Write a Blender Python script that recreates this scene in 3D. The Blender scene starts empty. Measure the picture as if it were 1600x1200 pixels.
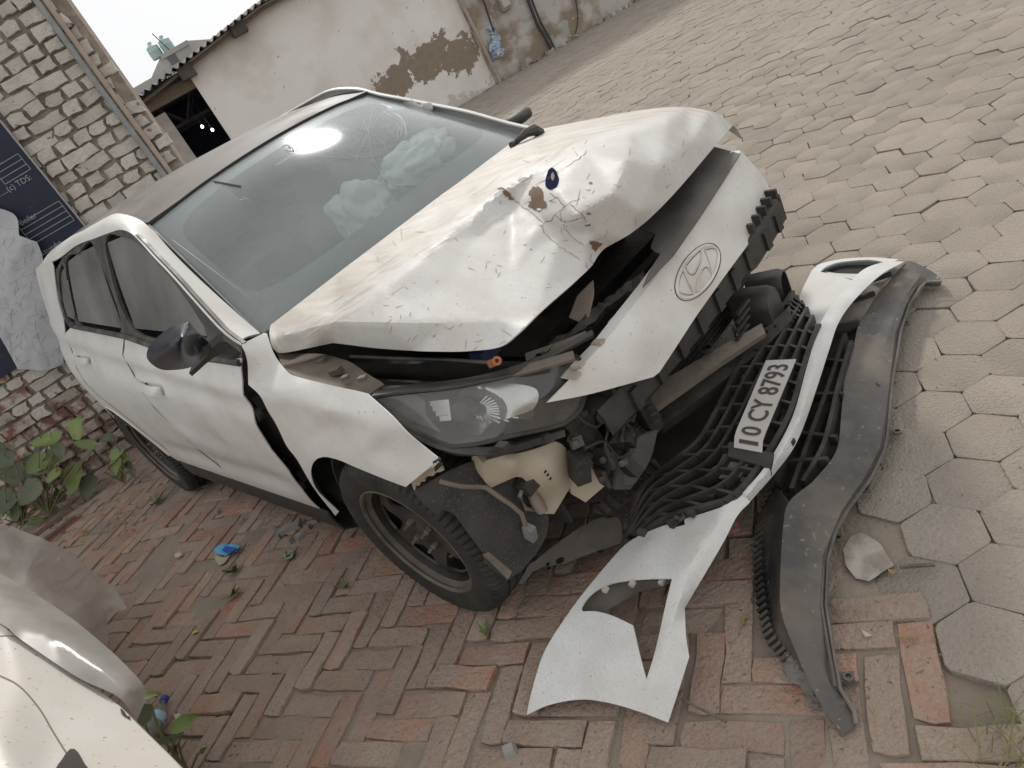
import bpy, bmesh, math, random
import numpy as np
from mathutils import Vector, Matrix, noise
from mathutils.geometry import delaunay_2d_cdt
random.seed(7)
rng = np.random.default_rng(7)
S = bpy.context.scene
COL = S.collection
R_ = math.radians

# ------------------------------------------------------------------ camera
FOC, PITCH, ROLL, CAMH = 1115.2, .4561, .5177, 1.4835      # focal length in pixels of a 1600 px wide frame
YAW, CX, CY = -.9658, .2178, 2.2744                          # the damaged car: heading and front-axle position
_fw = np.array([0, math.cos(PITCH), -math.sin(PITCH)]); _rt = np.array([1., 0, 0]); _dn = np.cross(_fw, _rt)
RC = np.array([math.cos(ROLL)*_rt + math.sin(ROLL)*_dn, -math.sin(ROLL)*_rt + math.cos(ROLL)*_dn, _fw])
CAM = np.array([0, 0, CAMH])
cam = bpy.data.cameras.new('camera'); cam.sensor_width = 36; cam.lens = 36*FOC/1600; cam.clip_end = 500; cam.clip_start = .02
camo = bpy.data.objects.new('camera', cam); COL.objects.link(camo)
camo.matrix_world = Matrix(((RC[0][0], -RC[1][0], -RC[2][0], 0), (RC[0][1], -RC[1][1], -RC[2][1], 0),
                            (RC[0][2], -RC[1][2], -RC[2][2], CAMH), (0, 0, 0, 1)))
S.camera = camo

# ------------------------------------------------------------------ sky, sun, exposure
SUN_AZ, SUN_EL = R_(82), R_(39)
w = bpy.data.worlds.new('World'); S.world = w; w.use_nodes = True
wn = w.node_tree.nodes; wl = w.node_tree.links; wn.clear()
sky = wn.new('ShaderNodeTexSky'); sky.sky_type = 'NISHITA'; sky.sun_disc = False
sky.sun_elevation = SUN_EL; sky.sun_rotation = math.pi/2 - SUN_AZ
sky.air_density = 1.0; sky.dust_density = 6.0; sky.ozone_density = 1.0; sky.altitude = 200
hsv = wn.new('ShaderNodeHueSaturation'); hsv.inputs['Saturation'].default_value = .06
bgn = wn.new('ShaderNodeBackground'); bgn.inputs['Strength'].default_value = .13
wo = wn.new('ShaderNodeOutputWorld')
hazemix = wn.new('ShaderNodeMix'); hazemix.data_type = 'RGBA'; hazemix.inputs[0].default_value = .965; hazemix.inputs[7].default_value = (3.12, 3.14, 3.18, 1)   # even white overcast over the clear-sky model
wl.new(sky.outputs[0], hsv.inputs['Color']); wl.new(hsv.outputs[0], hazemix.inputs[6]); wl.new(hazemix.outputs[2], bgn.inputs['Color']); wl.new(bgn.outputs[0], wo.inputs[0])
sun = bpy.data.lights.new('sun', 'SUN'); sun.energy = .85; sun.angle = R_(6.5); sun.color = (1, .95, .88)
suno = bpy.data.objects.new('sun', sun); COL.objects.link(suno)
_sd = Vector((math.cos(SUN_EL)*math.cos(SUN_AZ), math.cos(SUN_EL)*math.sin(SUN_AZ), math.sin(SUN_EL)))
suno.rotation_euler = _sd.to_track_quat('Z', 'Y').to_euler(); suno.location = (0, 0, 20)
S.view_settings.view_transform = 'Standard'; S.view_settings.look = 'None'
S.view_settings.exposure = 1.12; S.view_settings.gamma = 1; S.view_settings.use_curve_mapping = False
S.cycles.max_bounces = 6; S.cycles.diffuse_bounces = 3; S.cycles.glossy_bounces = 3; S.cycles.transparent_max_bounces = 10; S.cycles.use_denoising = True
S.cycles.caustics_reflective = False; S.cycles.caustics_refractive = False

# ------------------------------------------------------------------ frames: w = world, c = car (x forward, y to the car's left, z up)
_c, _s = math.cos(YAW), math.sin(YAW)
MC = np.array([[_c, -_s, 0], [_s, _c, 0], [0, 0, 1]])
T0 = np.array([CX, CY, 0])
def c2w(X): return np.asarray(X, float) @ MC.T + T0
def w2c(X): return (np.asarray(X, float) - T0) @ MC
CC = w2c(CAM)
def ray(u, v): return np.array([(u-800)/FOC, (v-600)/FOC, 1.]) @ RC
def at(u, v, ax, val):                                       # the point on that line of sight at a known car-frame x, y or z
    d = ray(u, v) @ MC; i = 'xyz'.index(ax)
    return CC + d*((val-CC[i])/d[i])
def gr(u, v, z=0.):                                          # the same on a level of known height, world frame
    d = ray(u, v); return CAM + d*((z-CAMH)/d[2])
def proj(X):
    q = (np.atleast_2d(X)-CAM) @ RC.T
    return np.c_[q[:, :2]/q[:, 2:]*FOC + [800, 600], q[:, 2]]
WC = Matrix(((_c, -_s, 0, CX), (_s, _c, 0, CY), (0, 0, 1, 0), (0, 0, 0, 1)))

# ------------------------------------------------------------------ object helpers
ROOT = {}
def meta(o, label=None, cat=None, group=None, kind=None):
    if label: o['label'] = label
    if cat: o['category'] = cat
    if group: o['group'] = group
    if kind: o['kind'] = kind
    return o
def thing(name, label, cat, loc=(0, 0, 0), yaw=0., group=None):
    o = bpy.data.objects.new(name, None); COL.objects.link(o); o.empty_display_size = .05
    m = Matrix.Translation(Vector(loc)) @ Matrix.Rotation(yaw, 4, 'Z'); o.matrix_world = m
    ROOT[o.name] = m
    return meta(o, label, cat, group)
def rootm(o):
    while o.parent: o = o.parent
    return ROOT.get(o.name, Matrix.Identity(4))
def link(name, me, parent=None):
    o = bpy.data.objects.new(name, me); COL.objects.link(o)
    if parent: o.parent = parent
    return o
def mk(name, verts, faces, mat, parent=None, frame='w', ang=35, label=None):
    """One mesh object. verts in world ('w') or car ('c') frame; stored local to the thing's root. 'l' = already local."""
    V = np.asarray(verts, float).reshape(-1, 3)
    if frame == 'c': V = c2w(V)
    if frame != 'l':
        if parent is not None:
            mi = np.array(rootm(parent).inverted())
            V = V @ mi[:3, :3].T + mi[:3, 3]
            org = None
        else:
            org = V.mean(0); org = np.array([org[0], org[1], V[:, 2].min()]); V = V - org
    else: org = None
    me = bpy.data.meshes.new(name); me.from_pydata([tuple(p) for p in V], [], [tuple(int(i) for i in f) for f in faces])
    bm = bmesh.new(); bm.from_mesh(me); bmesh.ops.recalc_face_normals(bm, faces=bm.faces); bm.to_mesh(me); bm.free()
    me.update()
    if ang is not None:
        me.polygons.foreach_set('use_smooth', [True]*len(me.polygons)); me.set_sharp_from_angle(angle=R_(ang))
    for m in (mat if isinstance(mat, (list, tuple)) else [mat]): me.materials.append(m)
    o = link(name, me, parent)
    if org is not None: o.location = org
    if label: o['label'] = label
    return o
class MB:
    """collects shapes of ONE part"""
    def __init__(s): s.v = []; s.f = []
    def add(s, v, f):
        n = len(s.v); s.v += [tuple(p) for p in v]; s.f += [tuple(i+n for i in q) for q in f]; return s
    def box(s, c, d, rot=None, ch=0.):
        hx, hy, hz = d[0]/2, d[1]/2, d[2]/2
        v = np.array([[x, y, z] for x in (-hx, hx) for y in (-hy, hy) for z in (-hz, hz)])
        if rot is not None: v = v @ np.array(rot).T
        return s.add(v+np.array(c), [(0, 1, 3, 2), (4, 6, 7, 5), (0, 4, 5, 1), (2, 3, 7, 6), (0, 2, 6, 4), (1, 5, 7, 3)])
    def hexa(s, q): return s.add(q, [(0, 1, 2, 3), (7, 6, 5, 4), (0, 4, 5, 1), (1, 5, 6, 2), (2, 6, 7, 3), (3, 7, 4, 0)])
    def bar(s, a, b, w, h, up=(0, 0, 1)):
        a, b = np.array(a, float), np.array(b, float); d = b-a; d /= np.linalg.norm(d)+1e-9
        sd = np.cross(d, up); sd /= np.linalg.norm(sd)+1e-9; u = np.cross(sd, d)
        q = []
        for p in (a, b): q += [p-sd*w/2-u*h/2, p+sd*w/2-u*h/2, p+sd*w/2+u*h/2, p-sd*w/2+u*h/2]
        return s.hexa(q)
    def tube(s, pts, r, n=8, cap=True):
        P = np.array(pts, float); rr = np.ones(len(P))*np.array(r); k = len(s.v); up = np.array([.31, .2, .93])
        for i, p in enumerate(P):
            d = P[min(i+1, len(P)-1)]-P[max(i-1, 0)]; d /= np.linalg.norm(d)+1e-9
            a = np.cross(d, up); a /= np.linalg.norm(a)+1e-9; b = np.cross(d, a)
            s.v += [tuple(p+rr[i]*(math.cos(2*math.pi*j/n)*a+math.sin(2*math.pi*j/n)*b)) for j in range(n)]
        for i in range(len(P)-1):
            s.f += [(k+i*n+j, k+i*n+(j+1) % n, k+(i+1)*n+(j+1) % n, k+(i+1)*n+j) for j in range(n)]
        if cap: s.f += [tuple(k+j for j in range(n))[::-1], tuple(k+(len(P)-1)*n+j for j in range(n))]
        return s
    def lathe(s, prof, n, org, ax, up=None, arc=None):
        """prof [(r, h)] revolved about axis ax through org"""
        ax = np.array(ax, float); ax /= np.linalg.norm(ax); a = np.cross(ax, [0, 0, 1.]) if abs(ax[2]) < .9 else np.array([1., 0, 0])
        a /= np.linalg.norm(a); b = np.cross(ax, a); k = len(s.v); m = len(prof)
        for j in range(n):
            t = 2*math.pi*j/n; e = math.cos(t)*a+math.sin(t)*b
            s.v += [tuple(np.array(org)+e*r+ax*h) for r, h in prof]
        for j in range(n):
            for i in range(m-1): s.f.append((k+j*m+i, k+j*m+i+1, k+((j+1) % n)*m+i+1, k+((j+1) % n)*m+i))
        return s
    def grid(s, G):
        G = np.asarray(G, float); a, b = G.shape[:2]
        return s.add(G.reshape(-1, 3), [(i*b+j, i*b+j+1, (i+1)*b+j+1, (i+1)*b+j) for i in range(a-1) for j in range(b-1)])
    def build(s, name, mat, parent=None, frame='w', ang=35, label=None): return mk(name, s.v, s.f, mat, parent, frame, ang, label)
def thicken(V, F, t, d=None):
    """give a sheet thickness t on its back side"""
    V = np.asarray(V, float); N = np.zeros_like(V)
    for f in F:
        p = V[list(f)]; n = np.cross(p[1]-p[0], p[2]-p[0])
        if len(f) > 3: n = n+np.cross(p[2]-p[0], p[3]-p[0])
        for i in f: N[i] += n
    N /= np.linalg.norm(N, axis=1)[:, None]+1e-12
    if d is not None and (N @ np.array(d)).mean() < 0: N = -N
    n = len(V); ed = {}
    for f in F:
        for a, b in zip(f, f[1:]+f[:1]): ed[(a, b)] = 1
    F2 = [tuple(f) for f in F]+[tuple(i+n for i in f[::-1]) for f in F]
    for a, b in ed:
        if (b, a) not in ed: F2.append((b, a, a+n, b+n))
    return np.vstack([V, V-N*t]), F2
def inpoly(P, poly):
    P = np.asarray(P); poly = np.asarray(poly); x, y = P[:, 0], P[:, 1]; r = np.zeros(len(P), bool); j = len(poly)-1
    for i in range(len(poly)):
        a, b = poly[i], poly[j]
        c = ((a[1] > y) != (b[1] > y)) & (x < (b[0]-a[0])*(y-a[1])/((b[1]-a[1]) if b[1] != a[1] else 1e-12)+a[0]); r ^= c; j = i
    return r
def catmull(P, corner, closed=True, step=1.):
    """dense curve through the rows of P; corner[i] keeps a sharp turn; returns rows; first two columns set the spacing"""
    P = np.asarray(P, float); n = len(P); out = []
    for i in range(n if closed else n-1):
        p1, p2 = P[i], P[(i+1) % n]
        p0 = P[i-1] if (closed or i > 0) and not corner[i] else 2*p1-p2
        j = (i+2) % n; p3 = P[j] if (closed or i < n-2) and not corner[(i+1) % n] else 2*p2-p1
        if corner[i] : p0 = p1*2-p2 if not corner[(i+1) % n] else p1
        m = max(1, int(round(np.linalg.norm((p2-p1)[:2])/step)))
        both = corner[i] and corner[(i+1) % n]
        for k in range(m):
            t = k/m
            if both: out.append(p1+(p2-p1)*t); continue
            a = np.linalg.norm(p2-p1)
            t1 = (p2-p0)*.5; t2 = (p3-p1)*.5
            for tt in (t1, t2):
                l = np.linalg.norm(tt)
                if l > 1.2*a: tt *= 1.2*a/l
            h1 = 2*t**3-3*t**2+1; h2 = t**3-2*t**2+t; h3 = -2*t**3+3*t**2; h4 = t**3-t**2
            out.append(h1*p1+h2*t1+h3*p2+h4*t2)
    if not closed: out.append(P[-1])
    return np.array(out)
def cdt(outline, holes=(), res=1., cons=(), jit=.15):
    """2-D mesh of a region: returns points, triangles"""
    pts = []; edges = []
    for lp in [outline]+list(holes):
        k = len(pts); pts += [tuple(p[:2]) for p in lp]; edges += [(k+i, k+(i+1) % len(lp)) for i in range(len(lp))]
    for ln in cons:
        k = len(pts); pts += [tuple(p[:2]) for p in ln]; edges += [(k+i, k+i+1) for i in range(len(ln)-1)]
    B = np.array(pts); lo, hi = B.min(0), B.max(0)
    nx, ny = int((hi[0]-lo[0])/res)+2, int((hi[1]-lo[1])/(res*.87))+2
    g = np.array([[lo[0]+(i+.5*(j % 2))*res, lo[1]+j*res*.87] for i in range(nx) for j in range(ny)])
    g = g+rng.uniform(-jit, jit, g.shape)*res
    ok = inpoly(g, outline)
    for h in holes: ok &= ~inpoly(g, h)
    g = g[ok]
    if len(g):
        dd = np.full(len(g), 1e9)
        for i in range(0, len(B), 256): dd = np.minimum(dd, np.sqrt(((g[:, None]-B[None, i:i+256])**2).sum(2)).min(1))
        g = g[dd > .55*res]
    allp = [Vector(p) for p in pts]+[Vector(p) for p in g]
    ov, oe, of, *_ = delaunay_2d_cdt(allp, edges, [], 0, 1e-7)
    Vv = np.array([tuple(p) for p in ov]); F = []
    if len(of):
        T = np.array(of); c = Vv[T].mean(1); ok = inpoly(c, outline)
        for h in holes: ok &= ~inpoly(c, h)
        F = [tuple(int(i) for i in t) for t in T[ok]]
    return Vv, F
class Interp:
    """piecewise linear map of scattered 2-D points to rows of values, with forced edges"""
    def __init__(s, P, Q, edges):
        ov, oe, of, vi, *_ = delaunay_2d_cdt([Vector(p) for p in P], edges, [], 0, 1e-7)
        s.P = np.array([tuple(p) for p in ov]); s.Q = np.zeros((len(ov), Q.shape[1]))
        for i, o in enumerate(vi):
            if len(o): s.Q[i] = Q[o[0]]
            else: s.Q[i] = Q[np.argmin(((P-s.P[i])**2).sum(1))]
        s.T = np.array(of)
        a, b, c = s.P[s.T[:, 0]], s.P[s.T[:, 1]], s.P[s.T[:, 2]]
        s.a = a; s.e1 = b-a; s.e2 = c-a; s.det = s.e1[:, 0]*s.e2[:, 1]-s.e1[:, 1]*s.e2[:, 0]; s.det[abs(s.det) < 1e-12] = 1e-12
    def __call__(s, X):
        out = np.zeros((len(X), s.Q.shape[1]))
        for k, x in enumerate(X):
            d = x-s.a; u = (d[:, 0]*s.e2[:, 1]-d[:, 1]*s.e2[:, 0])/s.det; v = (s.e1[:, 0]*d[:, 1]-s.e1[:, 1]*d[:, 0])/s.det
            m = np.minimum(np.minimum(u, v), 1-u-v); i = int(m.argmax()); t = s.T[i]
            uu, vv = np.clip(u[i], -.3, 1.3), np.clip(v[i], -.3, 1.3)
            out[k] = s.Q[t[0]]*(1-uu-vv)+s.Q[t[1]]*uu+s.Q[t[2]]*vv
        return out
def sheet(name, pts, outline, mat, parent, creases=(), res=9., smooth=2, thick=.003, holes=(), frame='c', face=None, disp=None, ang=28, back=None, label=None, data=False, curve=True):
    """A bent sheet. pts: key -> (u, v, axis, value): a point seen at (u, v) with one known coordinate. Keys ending in ! are corners."""
    ks = list(pts); P = np.array([pts[k][:2] for k in ks], float)
    Q = np.array([(at(*pts[k]) if frame == 'c' else gr(pts[k][0], pts[k][1], pts[k][3])) if isinstance(pts[k][2], str) else pts[k][2] for k in ks])
    ix = {k: i for i, k in enumerate(ks)}
    def loop(keys):
        A = np.hstack([P[[ix[k] for k in keys]], Q[[ix[k] for k in keys]]])
        return catmull(A, [k.endswith('!') or not curve for k in keys], True, res)
    OL = loop(outline); HL = [loop(h) for h in holes]
    E = []
    for c in list(creases): E += [(ix[a], ix[b]) for a, b in zip(c, c[1:])]
    n0 = len(P); AP = P; AQ = Q
    for L in [OL]+HL:
        k = len(AP); AP = np.vstack([AP, L[:, :2]]); AQ = np.vstack([AQ, L[:, 2:]])
        E += [(k+i, k+(i+1) % len(L)) for i in range(len(L))]
    it = Interp(AP, AQ, E)
    cons = [catmull(P[[ix[k] for k in c]], [True]*len(c), False, res) for c in creases]
    V2, F = cdt(OL, HL, res, cons)
    V = it(V2); nb = {i: set() for i in range(len(V))}; ec = {}
    for f in F:
        for a, b in zip(f, f[1:]+f[:1]):
            nb[a].add(b); nb[b].add(a); e = (min(a, b), max(a, b)); ec[e] = ec.get(e, 0)+1
    bd = set(i for e, c in ec.items() if c == 1 for i in e)
    for _ in range(smooth):
        W = V.copy()
        for i, n in nb.items():
            if i in bd or not n: continue
            W[i] = .5*V[i]+.5*V[list(n)].mean(0)
        V = W
    used = sorted(set(i for f in F for i in f)); mp = {o: i for i, o in enumerate(used)}
    V = V[used]; V2 = V2[used]; F = [tuple(mp[i] for i in f) for f in F]
    if disp is not None: V = disp(V, V2)
    if data: return V, F
    cdir = (CC if frame == 'c' else CAM)-V.mean(0)
    if thick: V, F = thicken(V, F, thick, face if face is not None else cdir)
    return mk(name, V, F, mat, parent, frame, ang, label)

# ------------------------------------------------------------------ materials
def mat(name, c, c2=None, sc=6., rough=.6, metal=0., bump=0., bsc=30., dust=0., dustc=(.40, .335, .265), dsc=5., dup=.6,
        spec=None, stain=None, grain=None, spsc=60., spth=.66, coat=0., rnd=0., ior=1.5, contrast=.5, alpha=None, trans=0., stretch=None, c3=None):
    """procedural surface: two tones broken by noise, dust on what faces up, specks, fine relief"""
    m = bpy.data.materials.new(name); m.use_nodes = True; nt = m.node_tree; N = nt.nodes; L = nt.links
    b = N['Principled BSDF']; b.inputs['Metallic'].default_value = metal; b.inputs['IOR'].default_value = ior
    tc = N.new('ShaderNodeTexCoord'); src = tc.outputs['Object']
    if rnd or c3:
        oi = N.new('ShaderNodeObjectInfo')
    if rnd:
        va = N.new('ShaderNodeVectorMath'); va.operation = 'ADD'; L.new(src, va.inputs[0])
        ms = N.new('ShaderNodeVectorMath'); ms.operation = 'SCALE'; ms.inputs[0].default_value = (37, 53, 71); L.new(oi.outputs['Random'], ms.inputs['Scale'])
        L.new(ms.outputs[0], va.inputs[1]); src = va.outputs[0]
    if stretch:
        mp = N.new('ShaderNodeMapping'); mp.inputs['Scale'].default_value = stretch; L.new(src, mp.inputs[0]); src = mp.outputs[0]
    def nz(s, det=3.5, ro=.55):
        n = N.new('ShaderNodeTexNoise'); n.inputs['Scale'].default_value = s; n.inputs['Detail'].default_value = det; n.inputs['Roughness'].default_value = ro
        L.new(src, n.inputs['Vector']); return n.outputs['Fac']
    def ramp(x, a, bb):
        r = N.new('ShaderNodeMapRange'); r.inputs[1].default_value = a; r.inputs[2].default_value = bb; L.new(x, r.inputs[0]); return r.outputs[0]
    def mixc(f, A, B):
        x = N.new('ShaderNodeMix'); x.data_type = 'RGBA'
        if isinstance(f, float): x.inputs['Factor'].default_value = f
        else: L.new(f, x.inputs['Factor'])
        for s_, q in ((6, A), (7, B)):
            if isinstance(q, tuple): x.inputs[s_].default_value = (*q, 1)
            else: L.new(q, x.inputs[s_])
        return x.outputs[2]
    def mul(a, k):
        x = N.new('ShaderNodeMath'); x.operation = 'MULTIPLY'; L.new(a, x.inputs[0])
        if isinstance(k, float): x.inputs[1].default_value = k
        else: L.new(k, x.inputs[1])
        return x.outputs[0]
    col = c
    if c3:
        q = N.new('ShaderNodeMath'); q.operation = 'FRACT'; q2 = mul(oi.outputs['Random'], 7.31); L.new(q2, q.inputs[0])
        col = mixc(ramp(q.outputs[0], .35, .95), c, c3)
    if c2: col = mixc(ramp(nz(sc), .5-contrast*.35, .5+contrast*.35), col, c2)
    if rnd:
        br = N.new('ShaderNodeMapRange'); L.new(oi.outputs['Random'], br.inputs[0]); br.inputs[3].default_value = 1-rnd; br.inputs[4].default_value = 1+rnd
        hs = N.new('ShaderNodeHueSaturation'); L.new(br.outputs[0], hs.inputs['Value'])
        if isinstance(col, tuple): hs.inputs['Color'].default_value = (*col, 1)
        else: L.new(col, hs.inputs['Color'])
        col = hs.outputs[0]
    if spec: col = mixc(ramp(nz(spsc, 2., .5), spth, spth+.03), col, spec)
    if grain:                                                # fine aggregate
        col = mixc(mul(ramp(nz(grain[1], 2., .7), .42, .62), float(grain[2])), col, grain[0])
    if stain:                                                # broad soiling that runs on from piece to piece
        gp = N.new('ShaderNodeNewGeometry'); s1 = N.new('ShaderNodeTexNoise'); s1.inputs['Scale'].default_value = stain[1]; s1.inputs['Detail'].default_value = 4; s1.inputs['Roughness'].default_value = .6; L.new(gp.outputs['Position'], s1.inputs['Vector'])
        col = mixc(mul(ramp(s1.outputs['Fac'], .46, .66), float(stain[2])), col, stain[0])
    rg = None
    if dust:
        ge = N.new('ShaderNodeNewGeometry'); sx = N.new('ShaderNodeSeparateXYZ'); L.new(ge.outputs['Normal'], sx.inputs[0])
        up = ramp(sx.outputs['Z'], -.25, .9); dn_ = ramp(nz(dsc, 4., .62), .28, .72)
        up2 = N.new('ShaderNodeMath'); up2.operation = 'MULTIPLY_ADD'; L.new(up, up2.inputs[0]); up2.inputs[1].default_value = dup; up2.inputs[2].default_value = 1-dup
        f = mul(mul(up2.outputs[0], dn_), float(dust))
        f2 = N.new('ShaderNodeClamp'); L.new(f, f2.inputs[0]); f = f2.outputs[0]
        col = mixc(f, col, dustc)
        rr = N.new('ShaderNodeMapRange'); L.new(f, rr.inputs[0]); rr.inputs[3].default_value = rough; rr.inputs[4].default_value = max(rough, .85); rg = rr.outputs[0]
        if coat:
            cr = N.new('ShaderNodeMapRange'); L.new(f, cr.inputs[0]); cr.inputs[2].default_value = .7; cr.inputs[3].default_value = coat; cr.inputs[4].default_value = 0.; L.new(cr.outputs[0], b.inputs['Coat Weight'])
    elif coat: b.inputs['Coat Weight'].default_value = coat
    if coat: b.inputs['Coat Roughness'].default_value = .22
    if isinstance(col, tuple): b.inputs['Base Color'].default_value = (*col, 1)
    else: L.new(col, b.inputs['Base Color'])
    if rg is not None: L.new(rg, b.inputs['Roughness'])
    else: b.inputs['Roughness'].default_value = rough
    if bump:
        bp = N.new('ShaderNodeBump'); bp.inputs['Strength'].default_value = min(1., bump); bp.inputs['Distance'].default_value = .01*max(1., bump)
        L.new(nz(bsc, 3., .6), bp.inputs['Height']); L.new(bp.outputs[0], b.inputs['Normal'])
    if trans: b.inputs['Transmission Weight'].default_value = trans
    if alpha is not None: b.inputs['Alpha'].default_value = alpha
    return m
def glass(name, tint, dustc=(.42, .40, .36), dust=.12, refl=1., rough=.01, dsc=6., th=(.35, .75)):
    """a thin pane: see-through tint, mirror reflection at its Fresnel angle, a pale diffuse film (dust; on the windshield also painted sky sheen)"""
    m = bpy.data.materials.new(name); m.use_nodes = True; nt = m.node_tree; N = nt.nodes; L = nt.links; N.clear()
    out = N.new('ShaderNodeOutputMaterial'); tr = N.new('ShaderNodeBsdfTransparent'); tr.inputs[0].default_value = (*tint, 1)
    gl = N.new('ShaderNodeBsdfGlossy'); gl.inputs['Roughness'].default_value = rough
    lw = N.new('ShaderNodeLayerWeight'); lw.inputs['Blend'].default_value = .5; pw = N.new('ShaderNodeMath'); pw.operation = 'POWER'; L.new(lw.outputs['Facing'], pw.inputs[0]); pw.inputs[1].default_value = 5.
    fr = N.new('ShaderNodeMath'); fr.operation = 'MULTIPLY_ADD'; L.new(pw.outputs[0], fr.inputs[0]); fr.inputs[1].default_value = .957; fr.inputs[2].default_value = .043     # Schlick, the same from either face
    fm = N.new('ShaderNodeMath'); fm.operation = 'MULTIPLY'; fm.use_clamp = True; L.new(fr.outputs[0], fm.inputs[0]); fm.inputs[1].default_value = refl
    mx = N.new('ShaderNodeMixShader'); L.new(fm.outputs[0], mx.inputs[0]); L.new(tr.outputs[0], mx.inputs[1]); L.new(gl.outputs[0], mx.inputs[2])
    df = N.new('ShaderNodeBsdfDiffuse'); df.inputs[0].default_value = (*dustc, 1)
    tc = N.new('ShaderNodeTexCoord'); nz = N.new('ShaderNodeTexNoise'); nz.inputs['Scale'].default_value = dsc; nz.inputs['Detail'].default_value = 7; L.new(tc.outputs['Object'], nz.inputs['Vector'])
    mr = N.new('ShaderNodeMapRange'); L.new(nz.outputs['Fac'], mr.inputs[0]); mr.inputs[1].default_value = th[0]; mr.inputs[2].default_value = th[1]; mr.inputs[3].default_value = dust*.5; mr.inputs[4].default_value = dust*1.6; mr.clamp = True
    m2 = N.new('ShaderNodeMixShader'); L.new(mr.outputs[0], m2.inputs[0]); L.new(mx.outputs[0], m2.inputs[1]); L.new(df.outputs[0], m2.inputs[2])
    L.new(m2.outputs[0], out.inputs[0]); return m
# ================================================================== SETTING
m_dirt = mat('dusty_earth', (.22, .178, .138), (.30, .248, .195), 3.0, rough=.95, bump=.6, bsc=55, spec=(.19, .155, .125), spsc=120, spth=.68)
m_hex = mat('concrete_paver', (.305, .262, .216), (.35, .306, .255), 5., rough=.95, bump=.8, bsc=110, rnd=.11, grain=((.23, .195, .16), 170, .5), dust=.35, dustc=(.37, .315, .255), dsc=4, spec=(.23, .20, .165), spsc=90, spth=.71, stain=((.24, .205, .17), 1.1, .6))
m_brk = mat('worn_clay_brick', (.335, .235, .178), (.385, .298, .238), 9., rough=.95, bump=1., bsc=60, rnd=.16, grain=((.17, .12, .09), 150, .4), stain=((.20, .155, .125), 1.6, .5), c3=(.44, .18, .11), dust=.45, dustc=(.39, .315, .25), dsc=4, spec=(.12, .085, .065), spsc=70, spth=.67)

def fbm(x, y, s, o=4):
    return noise.fractal(Vector((x*s, y*s, 3.1)), 1., 2., o)
def edge0(y): return .455+.17*(y-.9)
# ground: one sheet to the horizon, finer and uneven near the camera
def ground_sheet():
    xs = np.r_[[-90, -40, -18, -9], np.arange(-6, 5.001, .04), [7, 10, 14, 20, 40, 90]]
    ys = np.r_[[-90, -30, -8, -2], np.arange(-.2, 6.4, .04), [8, 10, 13, 17, 24, 40, 90]]
    V = []
    for x in xs:
        for y in ys:
            z = -.016
            if -6 < x < 5 and -.2 < y < 6.3:
                n = fbm(x, y, 2.2); n2 = noise.noise(Vector((x*14, y*14, .5)))
                z = (-.013 if x < edge0(y) else -.019)+.014*n+.003*n2
            V.append((x, y, z))
    nb = len(ys)
    F = [(i*nb+j, (i+1)*nb+j, (i+1)*nb+j+1, i*nb+j+1) for i in range(len(xs)-1) for j in range(nb-1)]
    return meta(mk('ground', V, F, m_dirt, None, 'w', ang=60), 'dusty bare earth showing in the joints of the yard paving', kind='structure')
ground = ground_sheet()

def slab(outline, h, bev, jz=0., jr=0., flat=0.):
    """a paver: outline ring, chamfer, sides"""
    P = np.array(outline); n = len(P); c = P.mean(0)
    top = [(*(c+(p-c)*(1-bev/np.linalg.norm(p-c))), -abs(random.gauss(0, jz))) for p in P]
    mid = [(p[0], p[1], -bev*.75-abs(random.gauss(0, jz))) for p in P]
    low = [(p[0], p[1], -h) for p in P]
    V = top+mid+low
    F = [tuple(range(n))]+[(i, n+i, n+(i+1) % n, (i+1) % n) for i in range(n)]+[(n+i, 2*n+i, 2*n+(i+1) % n, n+(i+1) % n) for i in range(n)]
    return V, F
def rect_ring(L, W, j):
    pts = []
    for a, b, k in (((-1, -1), (1, -1), 3), ((1, -1), (1, 1), 2), ((1, 1), (-1, 1), 3), ((-1, 1), (-1, -1), 2)):
        for i in range(k):
            t = i/k; x = a[0]+(b[0]-a[0])*t; y = a[1]+(b[1]-a[1])*t
            cor = .975 if i == 0 else 1.
            pts.append((x*L/2*cor*(.985+.015*cor)+random.gauss(0, j), y*W/2*(cor if i == 0 else 1)+random.gauss(0, j)))
    return pts
def variants(n, fn, name, m, ang=35):
    out = []
    for k in range(n):
        V, F = fn(); me = bpy.data.meshes.new(name); me.from_pydata(V, [], F); me.update()
        me.polygons.foreach_set('use_smooth', [True]*len(me.polygons)); me.set_sharp_from_angle(angle=R_(ang)); me.materials.append(m); out.append((me, np.array(V), F))
    return out
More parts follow.
